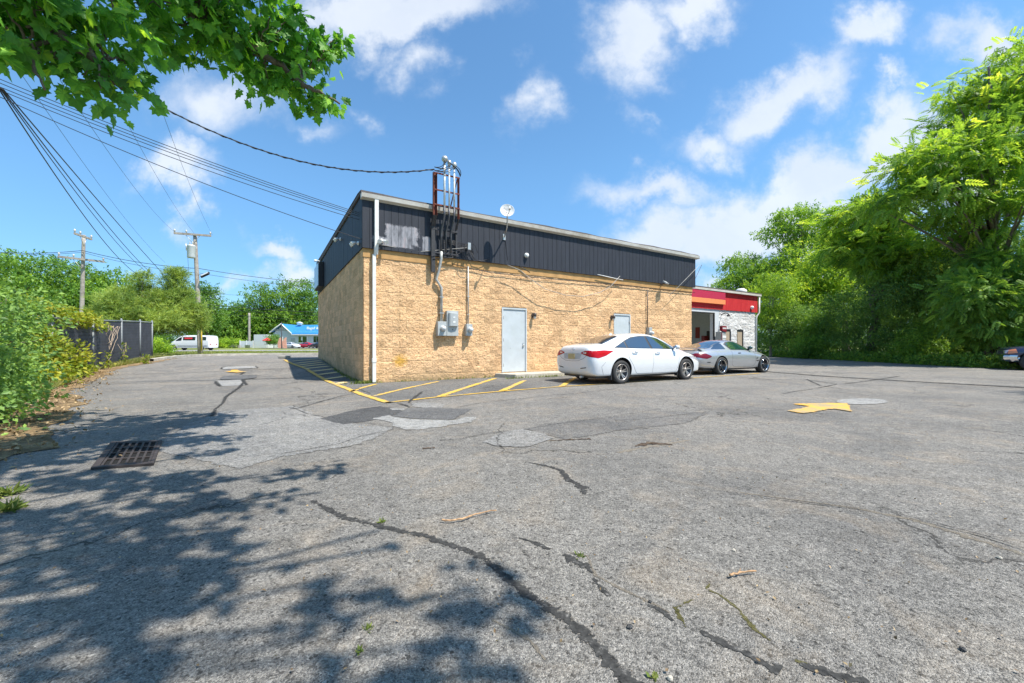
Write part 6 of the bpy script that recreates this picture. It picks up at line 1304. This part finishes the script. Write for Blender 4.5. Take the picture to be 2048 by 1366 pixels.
def unit(a): return a/np.maximum(np.linalg.norm(a, axis=-1, keepdims=True), 1e-9)
def scatter(name, C, size, tmpl, mat, parent=None, r=None, dirv=None, droop=0.0, up=.8, rnd=None, jit=.6, rj=.22):
    """place the leaf template at every centre; dirv = preferred growth direction, up = how much the blade faces upwards"""
    n = len(C); tv, tf = tmpl
    t = r.normal(size=(n, 3))*jit + (dirv if dirv is not None else 0); t[:, 2] -= droop; t = unit(t)
    u = r.normal(size=(n, 3))*.55; u[:, 2] += up; b = unit(np.cross(u, t)); nn = np.cross(t, b)
    sz_ = (np.asarray(size)*r.uniform(.7, 1.25, n))[:, None, None]
    v = C[:, None, :]+sz_*(tv[None, :, 0:1]*t[:, None, :]+tv[None, :, 1:2]*b[:, None, :]+tv[None, :, 2:3]*nn[:, None, :])
    k = tf.shape[1]; f = (tf[None, :, :]+(np.arange(n)*len(tv))[:, None, None]).reshape(-1, k)
    if rnd is None: rnd = r.random(n)
    rr = np.repeat(rnd, len(tf))+r.normal(0, rj*.4, n*len(tf))
    return np_mesh(name, v.reshape(-1, 3), f, k, mat, parent, np.clip(rr, 0, 1))
def E(px, py, d, rx, ry, rd=None):
    c = V(px, py, d); a, b = rx/F*d, ry/F*d; return (c.x, c.y, c.z, a, (rd if rd is not None else a), b)
def clumps(ells, n, r, lo=.45):
    vol = np.array([(e[3]*e[4]*e[5])**(.7) for e in ells]); idx = r.choice(len(ells), n, p=vol/vol.sum()); A = np.array(ells)[idx]
    d = unit(r.normal(size=(n, 3))); rad = lo+(1-lo)*r.random((n, 1))**.6
    return A[:, :3]+d*rad*A[:, 3:], d
def clump_leaves(cc, cd, per, cr, r, flatz=.6):
    n = len(cc); N_ = n*per; off = r.normal(size=(N_, 3))*.5; off = off/np.maximum(1, np.linalg.norm(off, axis=1, keepdims=True)/1.1); off[:, 2] *= flatz
    cs = np.repeat(r.uniform(.6, 1.3, n), per)[:, None]*cr
    return np.repeat(cc, per, 0)+off*cs, np.repeat(cd, per, 0)+off*1.2
def tree(name, label, cat, base, ells, ncl, cr, per, ls, tmpl, mat, tr=.15, group=None, seed=1, droop=.2, up=.8, limbs=16, bark='bark', flatz=.6, lo=.45, fork=.35, zmin=None, mean=.5, tname='trunk', cname='crown'):
    r = np.random.default_rng(seed); base = Vector(base); t = thing(name, label, cat, base, 0, group); b0 = np.array(base)
    cc, cd = clumps(ells, ncl, r, lo)
    if zmin is not None: cc[:, 2] = np.maximum(cc[:, 2], zmin+r.random(len(cc))*.4)
    C, D = clump_leaves(cc, cd, per, cr, r, flatz)
    cr_rnd = np.repeat(r.normal(mean, .20, ncl), per)+r.normal(0, .12, len(C))
    scatter(cname, C-b0, ls, tmpl, M[mat], t, r, D*.5, droop, up, np.clip(cr_rnd, 0, 1))
    if tr > 0:
        cen = np.average(np.array(ells)[:, :3], axis=0, weights=[e[3]*e[5] for e in ells]); top = max(e[2]+e[5]*.5 for e in ells)
        m = MB(); ax_ = Vector(cen)-base; h = (top-base.z); tips = Vector((ax_.x*1.0, ax_.y*1.0, h*.92)); P = []
        for k in range(11):
            s_ = k/10; P.append(Vector((tips.x*s_**1.5+r.normal(0, tr*.5)*(k > 0), tips.y*s_**1.5+r.normal(0, tr*.5)*(k > 0), tips.z*s_-(.3 if k == 0 else 0))))
        m.tube(P, [tr*(1.35 if k == 0 else 1)*(1-.82*k/10) for k in range(11)], 9)
        for i in r.choice(ncl, min(limbs, ncl), replace=False):
            q = Vector(cc[i])-base; s_ = min(.85, max(fork, (q.z/h)*.75)); a = P[int(s_*10)]; mid = a.lerp(q, .5)+Vector((r.normal(0, .15), r.normal(0, .15), .12*(q-a).length)); w0 = tr*(1-.82*s_)*.55
            m.tube([(1-u_)**2*a+2*u_*(1-u_)*mid+u_*u_*q for u_ in [j/6 for j in range(7)]], [max(.006, w0*(1-.85*j/6)) for j in range(7)], 6)
        m.build(tname, M[bark], t)
    return t
LF, SP = T_leaf(), T_spray()
# -- maple over the camera: drooping sprays in the picture's upper left, the rest of the crown overhead and behind
r = np.random.default_rng(77); LIFT = 14
MB0 = Vector((-4.9, -1.6, 0)); mt = thing('maple_tree', 'maple tree whose low leafy branches hang into the upper left of the photo', 'tree', MB0)
vis = [E(40, 30, 2.7, 90, 60, .7), E(120, 80, 2.8, 75, 45, .6), (E(90, 135, 2.7, 65, 26, .5)), E(165, 160, 3.0, 30, 22, .4), E(205, 70, 3.0, 35, 40, .5), E(110, 0, 2.8, 120, 40, .7), E(240, -10, 3.2, 60, 25, .5), E(238, 112, 3.2, 24, 16, .3), E(10, 90, 2.6, 35, 35, .4),
       E(310, 30, 3.6, 55, 50, .5), E(315, 80, 3.7, 40, 28, .4), E(400, 50, 3.8, 75, 55, .6), E(455, 100, 4.0, 60, 40, .5), E(500, 60, 4.2, 60, 55, .6), E(530, 130, 4.4, 55, 38, .5), E(575, 90, 4.5, 45, 35, .5), E(580, 165, 4.6, 50, 26, .4), E(625, 200, 4.8, 48, 16, .4), E(630, 115, 4.9, 38, 24, .4), E(660, 100, 5.0, 24, 16, .3), E(535, 190, 4.5, 26, 18, .3), E(430, 0, 3.9, 120, 40, .8), E(540, 10, 4.2, 40, 26, .4), E(660, 208, 4.9, 26, 9, .3)]
vis = [(e[0], e[1], e[2]+LIFT/F*e[1], e[3], e[4], e[5]) for e in vis]
cc, cd = clumps(vis, 370, r, .25); C, D = clump_leaves(cc, cd, 7, .17, r, .7)
# the unseen crown that shades the near asphalt
def ovs(px, py, z, rx, ry, rz): g = G(px, py); return (g.x+.479*z, g.y-.255*z, z, rx, ry, rz)
ov = [ovs(110, 838, 6.2, 1.3, .7, .4), ovs(300, 838, 6.3, .9, .55, .35), ovs(200, 868, 6.0, 1.3, .7, .4), ovs(400, 850, 5.9, .5, .3, .25), ovs(60, 900, 6.0, 1.2, .8, .4), ovs(380, 880, 5.8, .5, .25, .25), ovs(430, 905, 5.6, .35, .15, .2),
      ovs(120, 960, 5.9, 1.0, .4, .3), ovs(330, 960, 5.7, .8, .22, .3), ovs(520, 948, 5.6, .7, .22, .2), ovs(640, 938, 5.4, .35, .14, .15), ovs(560, 985, 5.6, .7, .18, .2), ovs(380, 1010, 5.8, .7, .18, .3), ovs(640, 985, 5.5, .25, .12, .15),
      ovs(120, 1040, 6.1, .9, .22, .4), ovs(300, 1080, 6.4, .6, .15, .4), ovs(30, 1130, 6.6, .9, .3, .5), ovs(240, 1190, 6.8, .5, .14, .4), ovs(420, 1130, 6.4, .4, .12, .3), ovs(100, 1260, 7.0, .6, .16, .4), ovs(930, 1182, 6.5, .20, .14, .16), ovs(700, 1150, 6.6, .18, .12, .14), ovs(880, 1290, 6.8, .12, .08, .12), ovs(650, 1270, 6.8, .2, .14, .16), ovs(960, 1350, 6.8, .13, .08, .1), ovs(800, 1090, 6.0, .16, .12, .14),
      ovs(820, 1350, 7.0, .2, .07, .15), ovs(480, 1280, 7.0, .3, .1, .2), ovs(330, 1340, 7.0, .4, .1, .3), ovs(760, 1060, 6.0, .12, .05, .1), (-2.5, -1.2, 7.2, 2.6, 1.2, 1.0), (-5.5, .5, 7.0, 2.2, 2.0, 1.0), (.2, -1.6, 7.4, 1.6, .9, .8)]
cc2, cd2 = clumps([e[:3]+tuple(max(.05, q-.06) for q in e[3:]) for e in ov], 800, r, .1); C2_, D2_ = clump_leaves(cc2, cd2, 13, .21, r, .5)
def inview(c, mpx=30):   # keep the overhead part out of the picture's clear sky
    px = 1024+F*c[:, 0]/np.maximum(c[:, 1], .01); py = HZ-F*(c[:, 2]-CAMZ)/np.maximum(c[:, 1], .01)
    return (c[:, 1] > .05) & (px > -60) & (px < 2100) & (py > -40)
k1 = ~inview(C2_); C2_, D2_ = C2_[k1], D2_[k1]
C3, D3 = np.concatenate([C, C2_]), np.concatenate([D, D2_])
scatter('crown', C3-np.array(MB0), np.concatenate([np.full(len(C), .118), np.full(len(C2_), .165)]), T_maple(), M['lf_maple'], mt, r, D3*.35, .75, .45, np.clip(r.normal(.5, .27, len(C3)), 0, 1), jit=.5)
m = MB(); fork = Vector((-4.7, -1.3, 3.3))
m.tube([MB0-MB0-Vector((0, 0, .3)), Vector((.05, .05, 1.2)), Vector((.1, .2, 2.4)), fork-MB0], [.30, .23, .20, .18], 14)
def limb(pts, r0, r1, mm):
    P = [Vector(p) for p in pts]; L = []
    for i in range(len(P)-1):
        for q in range(6): L.append(P[i].lerp(P[i+1], q/6)+Vector(r.normal(0, .012+.03*min(1.2, (P[i+1]-P[i]).length*.5), 3)))
    L.append(P[-1]); mm.tube([p-MB0 for p in L], [r0+(r1-r0)*i/len(L) for i in range(len(L))], 7)
limb([fork, (-4.4, .8, 4.3), V(-30, -60, 2.9), V(100, 60, 2.8), V(200, 120, 3.0), V(240, 175, 3.1)], .10, .010, m)
limb([fork, (-3.6, 1.2, 4.9), V(300, -60, 3.6), V(420, 40, 3.9), V(520, 105, 4.3), V(600, 165, 4.6), V(680, 208, 4.9)], .10, .008, m)
limb([V(420, 40, 3.9), V(520, 50, 4.3), V(610, 95, 4.8), V(670, 100, 5.0)], .02, .006, m); limb([V(100, 60, 2.8), V(60, 120, 2.7), V(90, 180, 2.7)], .018, .005, m)
for e in ov: limb([fork+Vector((0, 0, r.uniform(.2, 1.5))), ((fork.x+e[0])/2, (fork.y+e[1])/2-.3, max(e[2]-.2, (fork.z+e[2])/2+1.2)), (e[0], e[1], e[2])], .05, .012, m)
for i in r.choice(len(cc), 70, replace=False):
    q = Vector(cc[i]); ref = min([V(100, 60, 2.8), V(200, 120, 3.0), V(420, 40, 3.9), V(520, 105, 4.3), V(600, 165, 4.6), V(60, 100, 2.7)], key=lambda p: (p-q).length); limb([ref, (ref+q)/2+Vector((0, 0, .04)), q], .010, .004, m)
for i in r.choice(len(cc2), 90, replace=False):
    q = Vector(cc2[i]); e = min(ov, key=lambda e: (Vector(e[:3])-q).length)
    if k1.reshape(-1, 13)[i].all(): limb([Vector(e[:3]), (Vector(e[:3])+q)/2, q], .02, .006, m)
m.build('trunk', M['bark'], mt)

# -- left hedge, vines on the fence
G1 = 'trees beyond the highway'
tree('leafy_bush', 'big dark green leafy bush at the left edge nearest the camera', 'bush', (-7.6, 5.0, 0), [E(-90, 760, 5.2, 80, 110, 1.0), E(-60, 640, 6.0, 70, 95, 1.0), E(-20, 800, 5.6, 40, 50, .5), E(-50, 860, 4.8, 50, 40, .4)], 230, .32, 30, .075, LF, 'lf_dark', .05, seed=3, up=.6, droop=.3, limbs=30, zmin=.05, mean=.62)
tree('leafy_bush', 'green climbing bush between the edge bush and the yellow vines', 'bush', (-10.4, 7.6, 0), [E(-30, 630, 8.6, 30, 60, 1.0), E(-5, 710, 8.8, 30, 50, .8), E(-30, 760, 7.4, 46, 50, .8), E(30, 815, 8.0, 30, 10, .4), E(-60, 600, 8.0, 40, 50, 1)], 240, .30, 32, .085, LF, 'lf_dark', .05, seed=4, up=.6, droop=.3, limbs=30, zmin=.05)
tree('vine_thicket', 'yellow-green vine thicket spilling over the slatted fence', 'vine', (-14.6, 12.0, .02), [E(80, 634, 12.8, 58, 22, .8), E(135, 640, 14.0, 42, 16, .6), E(60, 700, 11.6, 48, 46, .6), E(112, 722, 12.6, 40, 34, .5), E(152, 715, 13.9, 16, 36, .4), E(95, 762, 11.0, 44, 20, .5), E(50, 740, 10.2, 34, 46, .6), E(40, 670, 10.8, 34, 40, .6), E(186, 652, 15.2, 22, 6, .3), E(40, 620, 11.9, 38, 22, .8), E(150, 747, 13.2, 22, 10, .3)], 440, .30, 24, .13, LF, 'lf_vine', .03, seed=5, up=.8, droop=.15, limbs=60, bark='vine_stem', zmin=.05, tname='stems', cname='foliage')
def vine_strand(pts, label):
    m = MB(); P = [Vector(p) for p in pts]; o_ = P[0]
    m.tube([p-o_ for p in P], .009, 5); ob = m.build('hanging_vine', M['vine_stem']); ob.location = o_; tag(ob, label, 'vine', 'dead vine strands hanging on the slatted fence'); return ob
random.seed(9)
for k in range(7):
    a = V(222+3.5*k, 651+k*.4, 16.3+k*.2); b = V(218+1.5*k-(10 if k < 2 else 0), 690+random.uniform(-8, 24), 16.3); n_ = 7
    vine_strand([a.lerp(b, i/n_)+Vector((random.uniform(-.05, .05), random.uniform(-.03, .0)-.06, 0)) for i in range(n_+1)], ['leftmost', 'second', 'third', 'middle', 'fifth', 'sixth', 'rightmost'][k]+' of the seven dry bare vine strands hanging on the slatted fence')
tree('leafy_bush', 'wide hedge bush continuing beyond the left edge of the photo', 'bush', (-11.2, 3.4, 0), [(-10.6, 3.6, 1.0, 1.6, 1.6, 1.1), (-12.8, 5.6, 1.4, 1.8, 2.0, 1.3), (-15.0, 8.6, 1.5, 2.0, 2.2, 1.4), (-9.6, 1.0, .9, 1.4, 1.6, 1.0)], 260, .42, 20, .13, LF, 'lf_dark', .05, seed=7, up=.6, droop=.3, limbs=20, zmin=.05, mean=.55)
# -- trees by picture position
def TR(label, base, ells, *a, **k): return tree('broadleaf_tree', label, 'tree', base, ells, *a, **k)
def gb(px, d, z=.36): return (((px-1024)/F*d), d, z)
TR('tall feathery green tree filling the far left behind the vines', gb(40, 46), [E(60, 545, 46, 90, 32), E(20, 575, 45, 70, 45), E(140, 570, 47, 60, 38), E(100, 600, 46, 110, 30), E(-40, 560, 46, 60, 50)], 190, 1.7, 36, .55, SP, 'lf_mid', .35, G1, 11, up=1, limbs=22)
TR('second left tree standing behind the first double-arm pole', gb(185, 50), [E(185, 590, 50, 55, 36), E(235, 580, 50, 40, 30), E(140, 620, 50, 60, 30)], 120, 1.7, 36, .55, SP, 'lf_mid', .3, G1, 12, up=1)
TN = T_tuft(9)
for i, (lab, bx, d, el) in enumerate([('tall pine with pointed top, left of the pair', 287, 27, [E(290, 542, 27, 9, 14), E(287, 562, 27, 20, 16), E(270, 590, 27, 34, 18), E(270, 622, 27, 62, 22), E(255, 652, 27, 62, 22), E(312, 640, 26, 40, 24), E(310, 600, 27, 16, 18)]),
     ('second pine, right of the pair beside the transformer pole', 352, 28, [E(350, 548, 28, 8, 14), E(350, 568, 28, 15, 16), E(350, 596, 28, 30, 18), E(356, 622, 28, 44, 20), E(352, 645, 28, 48, 18)]), ('low bushy pine in front of the fence end', 235, 25, [E(232, 612, 25, 32, 26), E(225, 645, 25, 40, 22)])]):
    tree('pine_tree', lab, 'tree', gb(min(bx, 296), d), el, 210 if i < 2 else 100, .55, 24, .30, TN, 'lf_pine', .16, 'pine trees beyond the fence', 20+i, up=.3, droop=-.35, limbs=24, flatz=.55, lo=.3)
TR('round dark tree just right of the transformer pole', gb(415, 75), [E(402, 592, 75, 22, 22), E(412, 625, 75, 26, 28), E(405, 652, 75, 30, 16)], 120, 1.7, 36, .6, SP, 'lf_mid', .3, G1, 31, up=1, mean=.42)
for i, (px, top, rx, lab, mm) in enumerate([(452, 618, 22, 'low tree right of the round dark tree', .45), (478, 605, 22, 'rounded tree above the green hedge', .5), (523, 565, 28, 'tall tree left of the shop gable', .5), (575, 556, 32, 'tallest tree rising behind the blue roof', .55), (622, 555, 28, 'tree at the corner of the tan building, above the shop sign', .5), (548, 620, 30, 'dense lower tree right behind the shop gable', .35), (505, 640, 28, 'dark tree above the white fence enclosure', .35), (425, 655, 26, 'low dark tree behind the passing van', .35), (600, 615, 30, 'dense dark tree behind the shop roof', .35)]):
    d = 122+i*1.5; h = 690-top; TR(lab, gb(px, d), [E(px, top+h*.22, d, rx*.8, h*.22), E(px-5, top+h*.45, d, rx*1.05, h*.22), E(px+6, top+h*.66, d, rx*1.1, h*.20), E(px-rx*.6, top+h*.5, d, rx*.6, h*.16)], 100, 2.4, 32, 1.0, SP, 'lf_mid', .35, G1, 40+i, up=1, mean=mm)
tree('hedge', 'bright green leafy hedge left of the pale fence enclosure', 'hedge', gb(452, 100), [E(440, 687, 100, 18, 8), E(458, 686, 100, 20, 9), E(474, 688, 100, 12, 7)], 110, .9, 30, .42, SP, 'lf_yel', .0, seed=60, up=1, zmin=.4, mean=.45)
tree('small_tree', 'small round tree standing in front of the shop annex', 'tree', gb(548, 99), [E(548, 678, 99, 14, 8), E(545, 683, 99, 10, 6)], 50, .8, 26, .38, SP, 'lf_mid', .08, seed=61, up=1)
tree('shrub', 'scrubby green shrubs at the far side of the lawn behind the fence end', 'shrub', gb(325, 38), [E(316, 694, 36, 12, 8), E(328, 698, 36, 9, 4), E(310, 690, 34, 6, 12)], 70, .5, 26, .25, SP, 'lf_yel', .0, seed=62, up=1, zmin=.4)

tree('shrub_belt', 'low belt of shrubs along the far side of the highway behind the van', 'shrubs', gb(360, 75), [E(300, 676, 75, 30, 10), E(345, 678, 75, 30, 9), E(390, 678, 75, 26, 9), E(250, 672, 70, 30, 14), E(160, 672, 68, 60, 16)], 150, 1.0, 30, .5, SP, 'lf_mid', .0, seed=66, up=1, zmin=.4, mean=.4)
# -- right-hand wood
AI = T_pinnate(6, .32, .062); G2 = 'trees along the right edge of the lot'
TR('domed locust tree rising tallest behind the red garage', gb(1590, 50, 0), [E(1588, 440, 50, 42, 22), E(1575, 468, 50, 50, 18), E(1620, 480, 49, 40, 20), E(1600, 520, 48, 60, 28), E(1560, 560, 48, 45, 40), E(1640, 560, 47, 45, 40)], 210, 1.25, 42, .46, SP, 'lf_ail', .4, G2, 70, up=1.2, limbs=30, mean=.42)
TR('broad tree directly behind the garage roof vent', gb(1490, 52, 0), [E(1480, 535, 52, 34, 20), E(1510, 555, 50, 48, 30), E(1470, 570, 50, 30, 22), E(1530, 600, 48, 45, 50)], 150, 1.2, 42, .46, SP, 'lf_mid', .35, G2, 71, up=1.2, mean=.62)
TR('slender young tree with bare pale trunk right of the garage', gb(1541, 37, 0), [E(1542, 565, 37, 40, 24), E(1545, 600, 37, 42, 30), E(1535, 635, 37, 30, 18)], 95, .8, 42, .27, SP, 'lf_yel', .12, G2, 72, up=1, bark='bark_pale', mean=.35)
TR('yellow-green tree in the middle of the right wood', gb(1690, 38, 0), [E(1690, 500, 38, 50, 34), E(1660, 550, 38, 60, 40), E(1720, 580, 36, 60, 40), E(1620, 600, 38, 50, 40)], 240, 1.0, 46, .36, SP, 'lf_yel', .3, G2, 73, up=1.1, mean=.42)
TR('tree of spreading fronds left of the big right-hand tree', gb(1745, 29, 0), [E(1715, 440, 29, 50, 40), E(1770, 430, 28, 55, 38), E(1740, 500, 28, 65, 40), E(1800, 520, 27, 60, 40)], 230, .95, 14, .78, AI, 'lf_ail', .28, G2, 74, up=1.6, droop=.2, limbs=50, flatz=.28, mean=.5)
TR('biggest right-hand tree with long drooping fronds and bare limbs', gb(1990, 22, 0), [E(2020, 165, 22, 70, 50), E(1970, 225, 21.5, 75, 42), E(1900, 300, 21, 80, 40), E(1845, 335, 21, 60, 28), E(1930, 330, 20.5, 100, 55), E(1850, 400, 21, 100, 40), E(2050, 250, 21, 90, 110), E(1980, 430, 21, 100, 50), E(2060, 130, 22, 70, 55), E(1820, 310, 21, 30, 14), E(1935, 180, 22, 36, 22)], 460, .95, 12, .62, AI, 'lf_ail', .26, G2, 75, up=1.7, droop=.18, limbs=60, bark='bark', lo=.35, flatz=.26, mean=.45)
TR('dark evergreen mass tucked under the biggest right-hand tree', gb(1960, 25, 0), [E(1900, 520, 25, 85, 50), E(1990, 450, 25, 70, 60), E(1820, 580, 26, 70, 45), E(1950, 600, 25, 90, 50), E(2060, 520, 25, 60, 90)], 300, .95, 48, .26, SP, 'lf_dark', .3, G2, 76, up=1, mean=.45)
TR('light green bushy tree at the right edge above the SUV', gb(2010, 20.5, 0), [E(2010, 530, 20.5, 55, 40), E(1960, 590, 20, 60, 45), E(2050, 600, 19.5, 50, 70), E(1985, 650, 20, 60, 30)], 280, .72, 15, .46, AI, 'lf_mid', .16, G2, 77, up=1.1, droop=.2, limbs=30)
tree('hedgerow', 'far hedgerow beyond the left edge of the photo', 'trees', (-62, 34, .3), [(-60, 40, 4, 8, 7, 4), (-64, 26, 4, 8, 8, 4), (-62, 12, 4, 8, 8, 4), (-60, -2, 4, 8, 8, 4)], 150, 2.0, 30, .9, SP, 'lf_mid', .2, seed=67, up=1, zmin=.4)
ub_ = [('dark shaded bush at the foot of the slender young tree', 1575, 36, [E(1560, 660, 36, 30, 34), E(1600, 655, 35, 38, 40), E(1525, 680, 37, 20, 20)], 'lf_dark', .5), ('bright bush low in the wood left of centre', 1640, 33, [E(1640, 650, 33, 30, 30), E(1625, 690, 32, 34, 20)], 'lf_mid', .55), ('deep green bush in the shaded middle of the wood', 1710, 31, [E(1700, 630, 31, 55, 45), E(1720, 680, 30, 60, 28)], 'lf_dark', .4),
       ('dark bush below the frond trees', 1800, 28, [E(1800, 620, 28, 60, 50), E(1810, 680, 27, 60, 30)], 'lf_dark', .5), ('sunlit low shrub at the lot edge right of centre', 1880, 25, [E(1880, 670, 25, 50, 26), E(1850, 700, 24.6, 40, 14)], 'lf_mid', .75), ('dense bush behind the SUV nose', 1970, 23, [E(1960, 680, 23, 60, 32), E(2040, 670, 22, 60, 40)], 'lf_dark', .7), ('bush beyond the right edge of the picture', 2120, 20, [E(2120, 640, 20, 80, 80)], 'lf_dark', .5)]
for i, (lab, px, d, el, mt_, mm) in enumerate(ub_):
    tree('undergrowth_bush', lab, 'bush', gb(px, d, 0), el, 130, .75, 44, .22, SP, mt_, .05, 'bushes under the right-hand trees', 80+i, up=.9, zmin=.15, limbs=14, mean=mm, lo=.35)
# background wood closing the gaps behind the right-hand trees, and ivy along the edge of the lot
tree('distant_wood', None, None, gb(1750, 60, 0), [E(1560, 650, 56, 60, 40), E(1650, 640, 52, 80, 50), E(1760, 620, 46, 90, 60), E(1880, 600, 40, 110, 80), E(2040, 600, 34, 120, 90), E(1540, 690, 50, 50, 14), E(1620, 688, 46, 60, 16), E(1700, 690, 42, 70, 18), E(1800, 692, 36, 70, 22), E(1900, 690, 32, 80, 26), (31, 19, 3, 4, 5, 3.5), (32, 12, 3, 4, 5, 3.5), (33, 5, 3, 4, 5, 3.5), (45, 9, 5, 6, 9, 5)], 640, 1.8, 34, .6, SP, 'lf_dark', 0, None, 95, up=.9, zmin=.2)
for o in list(bpy.data.objects):
    if o.name == 'distant_wood': ch = o.children[0]; ch.parent = None; ch.location = o.location; bpy.data.objects.remove(o); ch.name = 'distant_wood'; tag(ch, 'dark shaded wood closing the gaps behind the right-hand trees', 'woodland', kind='stuff')
r = np.random.default_rng(12); pts = []
for k in range(8000):
    t_ = r.random(); Y = 15+t_*24; xr = np.interp(Y, [12, 16, 20, 26, 38], [22.7, 22.8, 22.6, 23.4, 24.6]); pts.append((xr+r.random()**1.5*3.2-.25, Y, .03+r.random()**2*.55*min(1, (Y-10)/8)))
o = scatter('ground_ivy', np.array(pts), .22, SP, M['lf_mid'], None, r, None, 0, 1.0); tag(o, 'low ivy and weeds along the right edge of the lot', 'ground cover', kind='stuff')
# an unseen tree to the right of the camera whose limb shadow crosses the lot
TR('tree beyond the right edge that throws the thin shadows on the lot', (19.5, 3.5, 0), [(17.5, 4.5, 9, 2.6, 2.0, 1.6), (20, 3.0, 10, 3, 3, 2)], 110, .8, 12, .8, AI, 'lf_ail', .25, G2, 99, up=1.2)
# grass: blades on the verges and round the walls
def blades(name, P, h, label, mat='grass', wd=.012, seed=1, cat='grass', mean=.5):
    r = np.random.default_rng(seed); P = np.asarray(P); n = len(P); tv = np.array([[-.5, 0, 0], [.5, 0, 0], [.15, 0, 1], [-.1, 0, 1]])
    a = r.uniform(0, 6.283, n); hh = h*r.uniform(.4, 1.3, n); ln = r.normal(0, .45, (n, 2))*hh[:, None]
    v = np.zeros((n, 4, 3)); w_ = wd*r.uniform(.6, 1.4, n)
    for j in range(4):
        v[:, j, 0] = P[:, 0]+np.cos(a)*tv[j, 0]*w_+tv[j, 2]*ln[:, 0]; v[:, j, 1] = P[:, 1]+np.sin(a)*tv[j, 0]*w_+tv[j, 2]*ln[:, 1]; v[:, j, 2] = P[:, 2]+tv[j, 2]*hh
    o = np_mesh(name, v.reshape(-1, 3), np.arange(4*n).reshape(-1, 4), 4, M[mat], None, np.clip(r.normal(mean, .25, n), 0, 1)); return tag(o, label, cat, kind='stuff')
r = np.random.default_rng(21); P = []
for k in range(16000):
    Y = r.uniform(8.5, 23); x = np.interp(Y, *zip(*LE))-.25-abs(r.normal(0, .45)); P.append((x, Y, gz(x, Y)))
blades('verge_grass', P, .16, 'dry grass and weeds along the foot of the slatted fence', seed=2, wd=.02, mean=.6)
P = []
for k in range(38000):
    Y = 22+(r.random()**1.6)*26; x = r.uniform(-36, -9); 
    if Y < 31.3 and x > np.interp(Y, *zip(*LE))-.2: continue
    P.append((x, Y, .31))
blades('lawn_grass', P, .13, 'patchy mown grass strip between the lot and the highway', seed=3, wd=.05, mean=.5)
P = []
for k in range(650):
    u_ = r.choice([r.normal(-.05, .25), r.uniform(0, 3.9), r.normal(4.6, .4), r.normal(6.0, .3), r.uniform(-.1, .2)]); v_ = -.05-abs(r.normal(0, .05)) if not (4.2 < u_ < 7) else vq-.03-abs(r.normal(0, .05)); p = W(u_, v_, 0); P.append(p)
for k in range(420): v_ = abs(r.normal(0, 4)); p = W(-.04-abs(r.normal(0, .07)), v_, 0); P.append((p.x, p.y, gz(p.x, p.y)))
blades('wall_weeds', P, .08, 'small weeds growing at the foot of the tan wall and step', seed=4, wd=.02, mean=.3)
# weeds in cracks and at the left edge
def weed(px, py, label, n=26, h=.12, w_=.02, nm='weed'):
    p = G(px, py); rr = np.random.default_rng(int(px)); t = thing(nm, label, 'weed', p); C = rr.normal(0, .03*h/.1, (n, 3)); C[:, 2] = 0
    d = rr.normal(0, 1, (n, 3)); d[:, 2] = abs(d[:, 2])*.8+.35; scatter('leaves', C, h, T_leaf(w_/h*1.0, .02), M['grass'], t, rr, unit(d)*2, 0, .5, np.clip(rr.normal(.3, .2, n), 0, 1), jit=.2); return t
weed(20, 990, 'leafy green weed clump by the left edge, farther of two', 50, .09, .012); weed(14, 1022, 'leafy green weed clump by the left edge, nearer of two', 50, .09, .012)
weed(1160, 1113, 'tiny tuft of grass in the crack near the middle', 24, .024, .003); weed(735, 1258, 'tiny grass tuft in the shaded asphalt at lower left', 14, .03, .003); weed(718, 1306, 'tiny green sprout low in the shaded asphalt', 12, .02, .005); weed(1308, 1359, 'bright little sprout at the bottom edge', 10, .02, .008); weed(765, 1045, 'tiny grass sprout beside the sealed crack', 16, .03, .005)
for i, (px, py, lb) in enumerate([(258, 729, 'tall thin weed in front of the middle fence bay'), (227, 738, 'brown dry weed at the foot of the fence'), (300, 727, 'low weed at the end fence post')]):
    p = G(px, py+1); p.x -= .2; t = thing('tall_weed', lb, 'weed', p); rr = np.random.default_rng(i); m = MB(); hh = [1.0, .7, .4][i]
    for k in range(4): m.tube([(0, 0, 0), (rr.normal(0, .05), rr.normal(0, .05), hh*.5), (rr.normal(0, .12), rr.normal(0, .1), hh*rr.uniform(.7, 1))], .006, 4)
    m.build('stem', M['vine_stem'], t); C = np.stack([rr.normal(0, .07, 60), rr.normal(0, .07, 60), rr.random(60)*hh], -1); scatter('leaves', C, .11, LF, M['lf_vine'], t, rr, None, 0, .7)
# leaf litter on the left verge and flecks on the asphalt
P = []
for k in range(4500):
    Y = r.uniform(3.5, 15); x = np.interp(Y, *zip(*LE))-.5+r.normal(0, .55); P.append((x, Y, gz(x, Y)+.012))
P = np.array(P); M['lf_dead'] = leafmat('dead_leaf', [(0, (.16, .10, .05)), (.5, (.30, .20, .11)), (1, (.50, .36, .2))], .1, 1)
o = scatter('leaf_litter', P, .06, LF, M['lf_dead'], None, r, None, 0, 1.5); tag(o, 'brown leaf litter scattered along the left verge', 'leaf litter', kind='stuff')
P = np.stack([r.uniform(-4.5, 6, 1500), 1.2+9*r.random(1500)**1.4, np.full(1500, .012)], -1)
o = scatter('asphalt_debris', P, .016, LF, M['lf_dead'], None, r, None, 0, 2); tag(o, 'tiny leaf flecks and grit scattered on the asphalt', 'debris', kind='stuff')
# faint litter in the drain
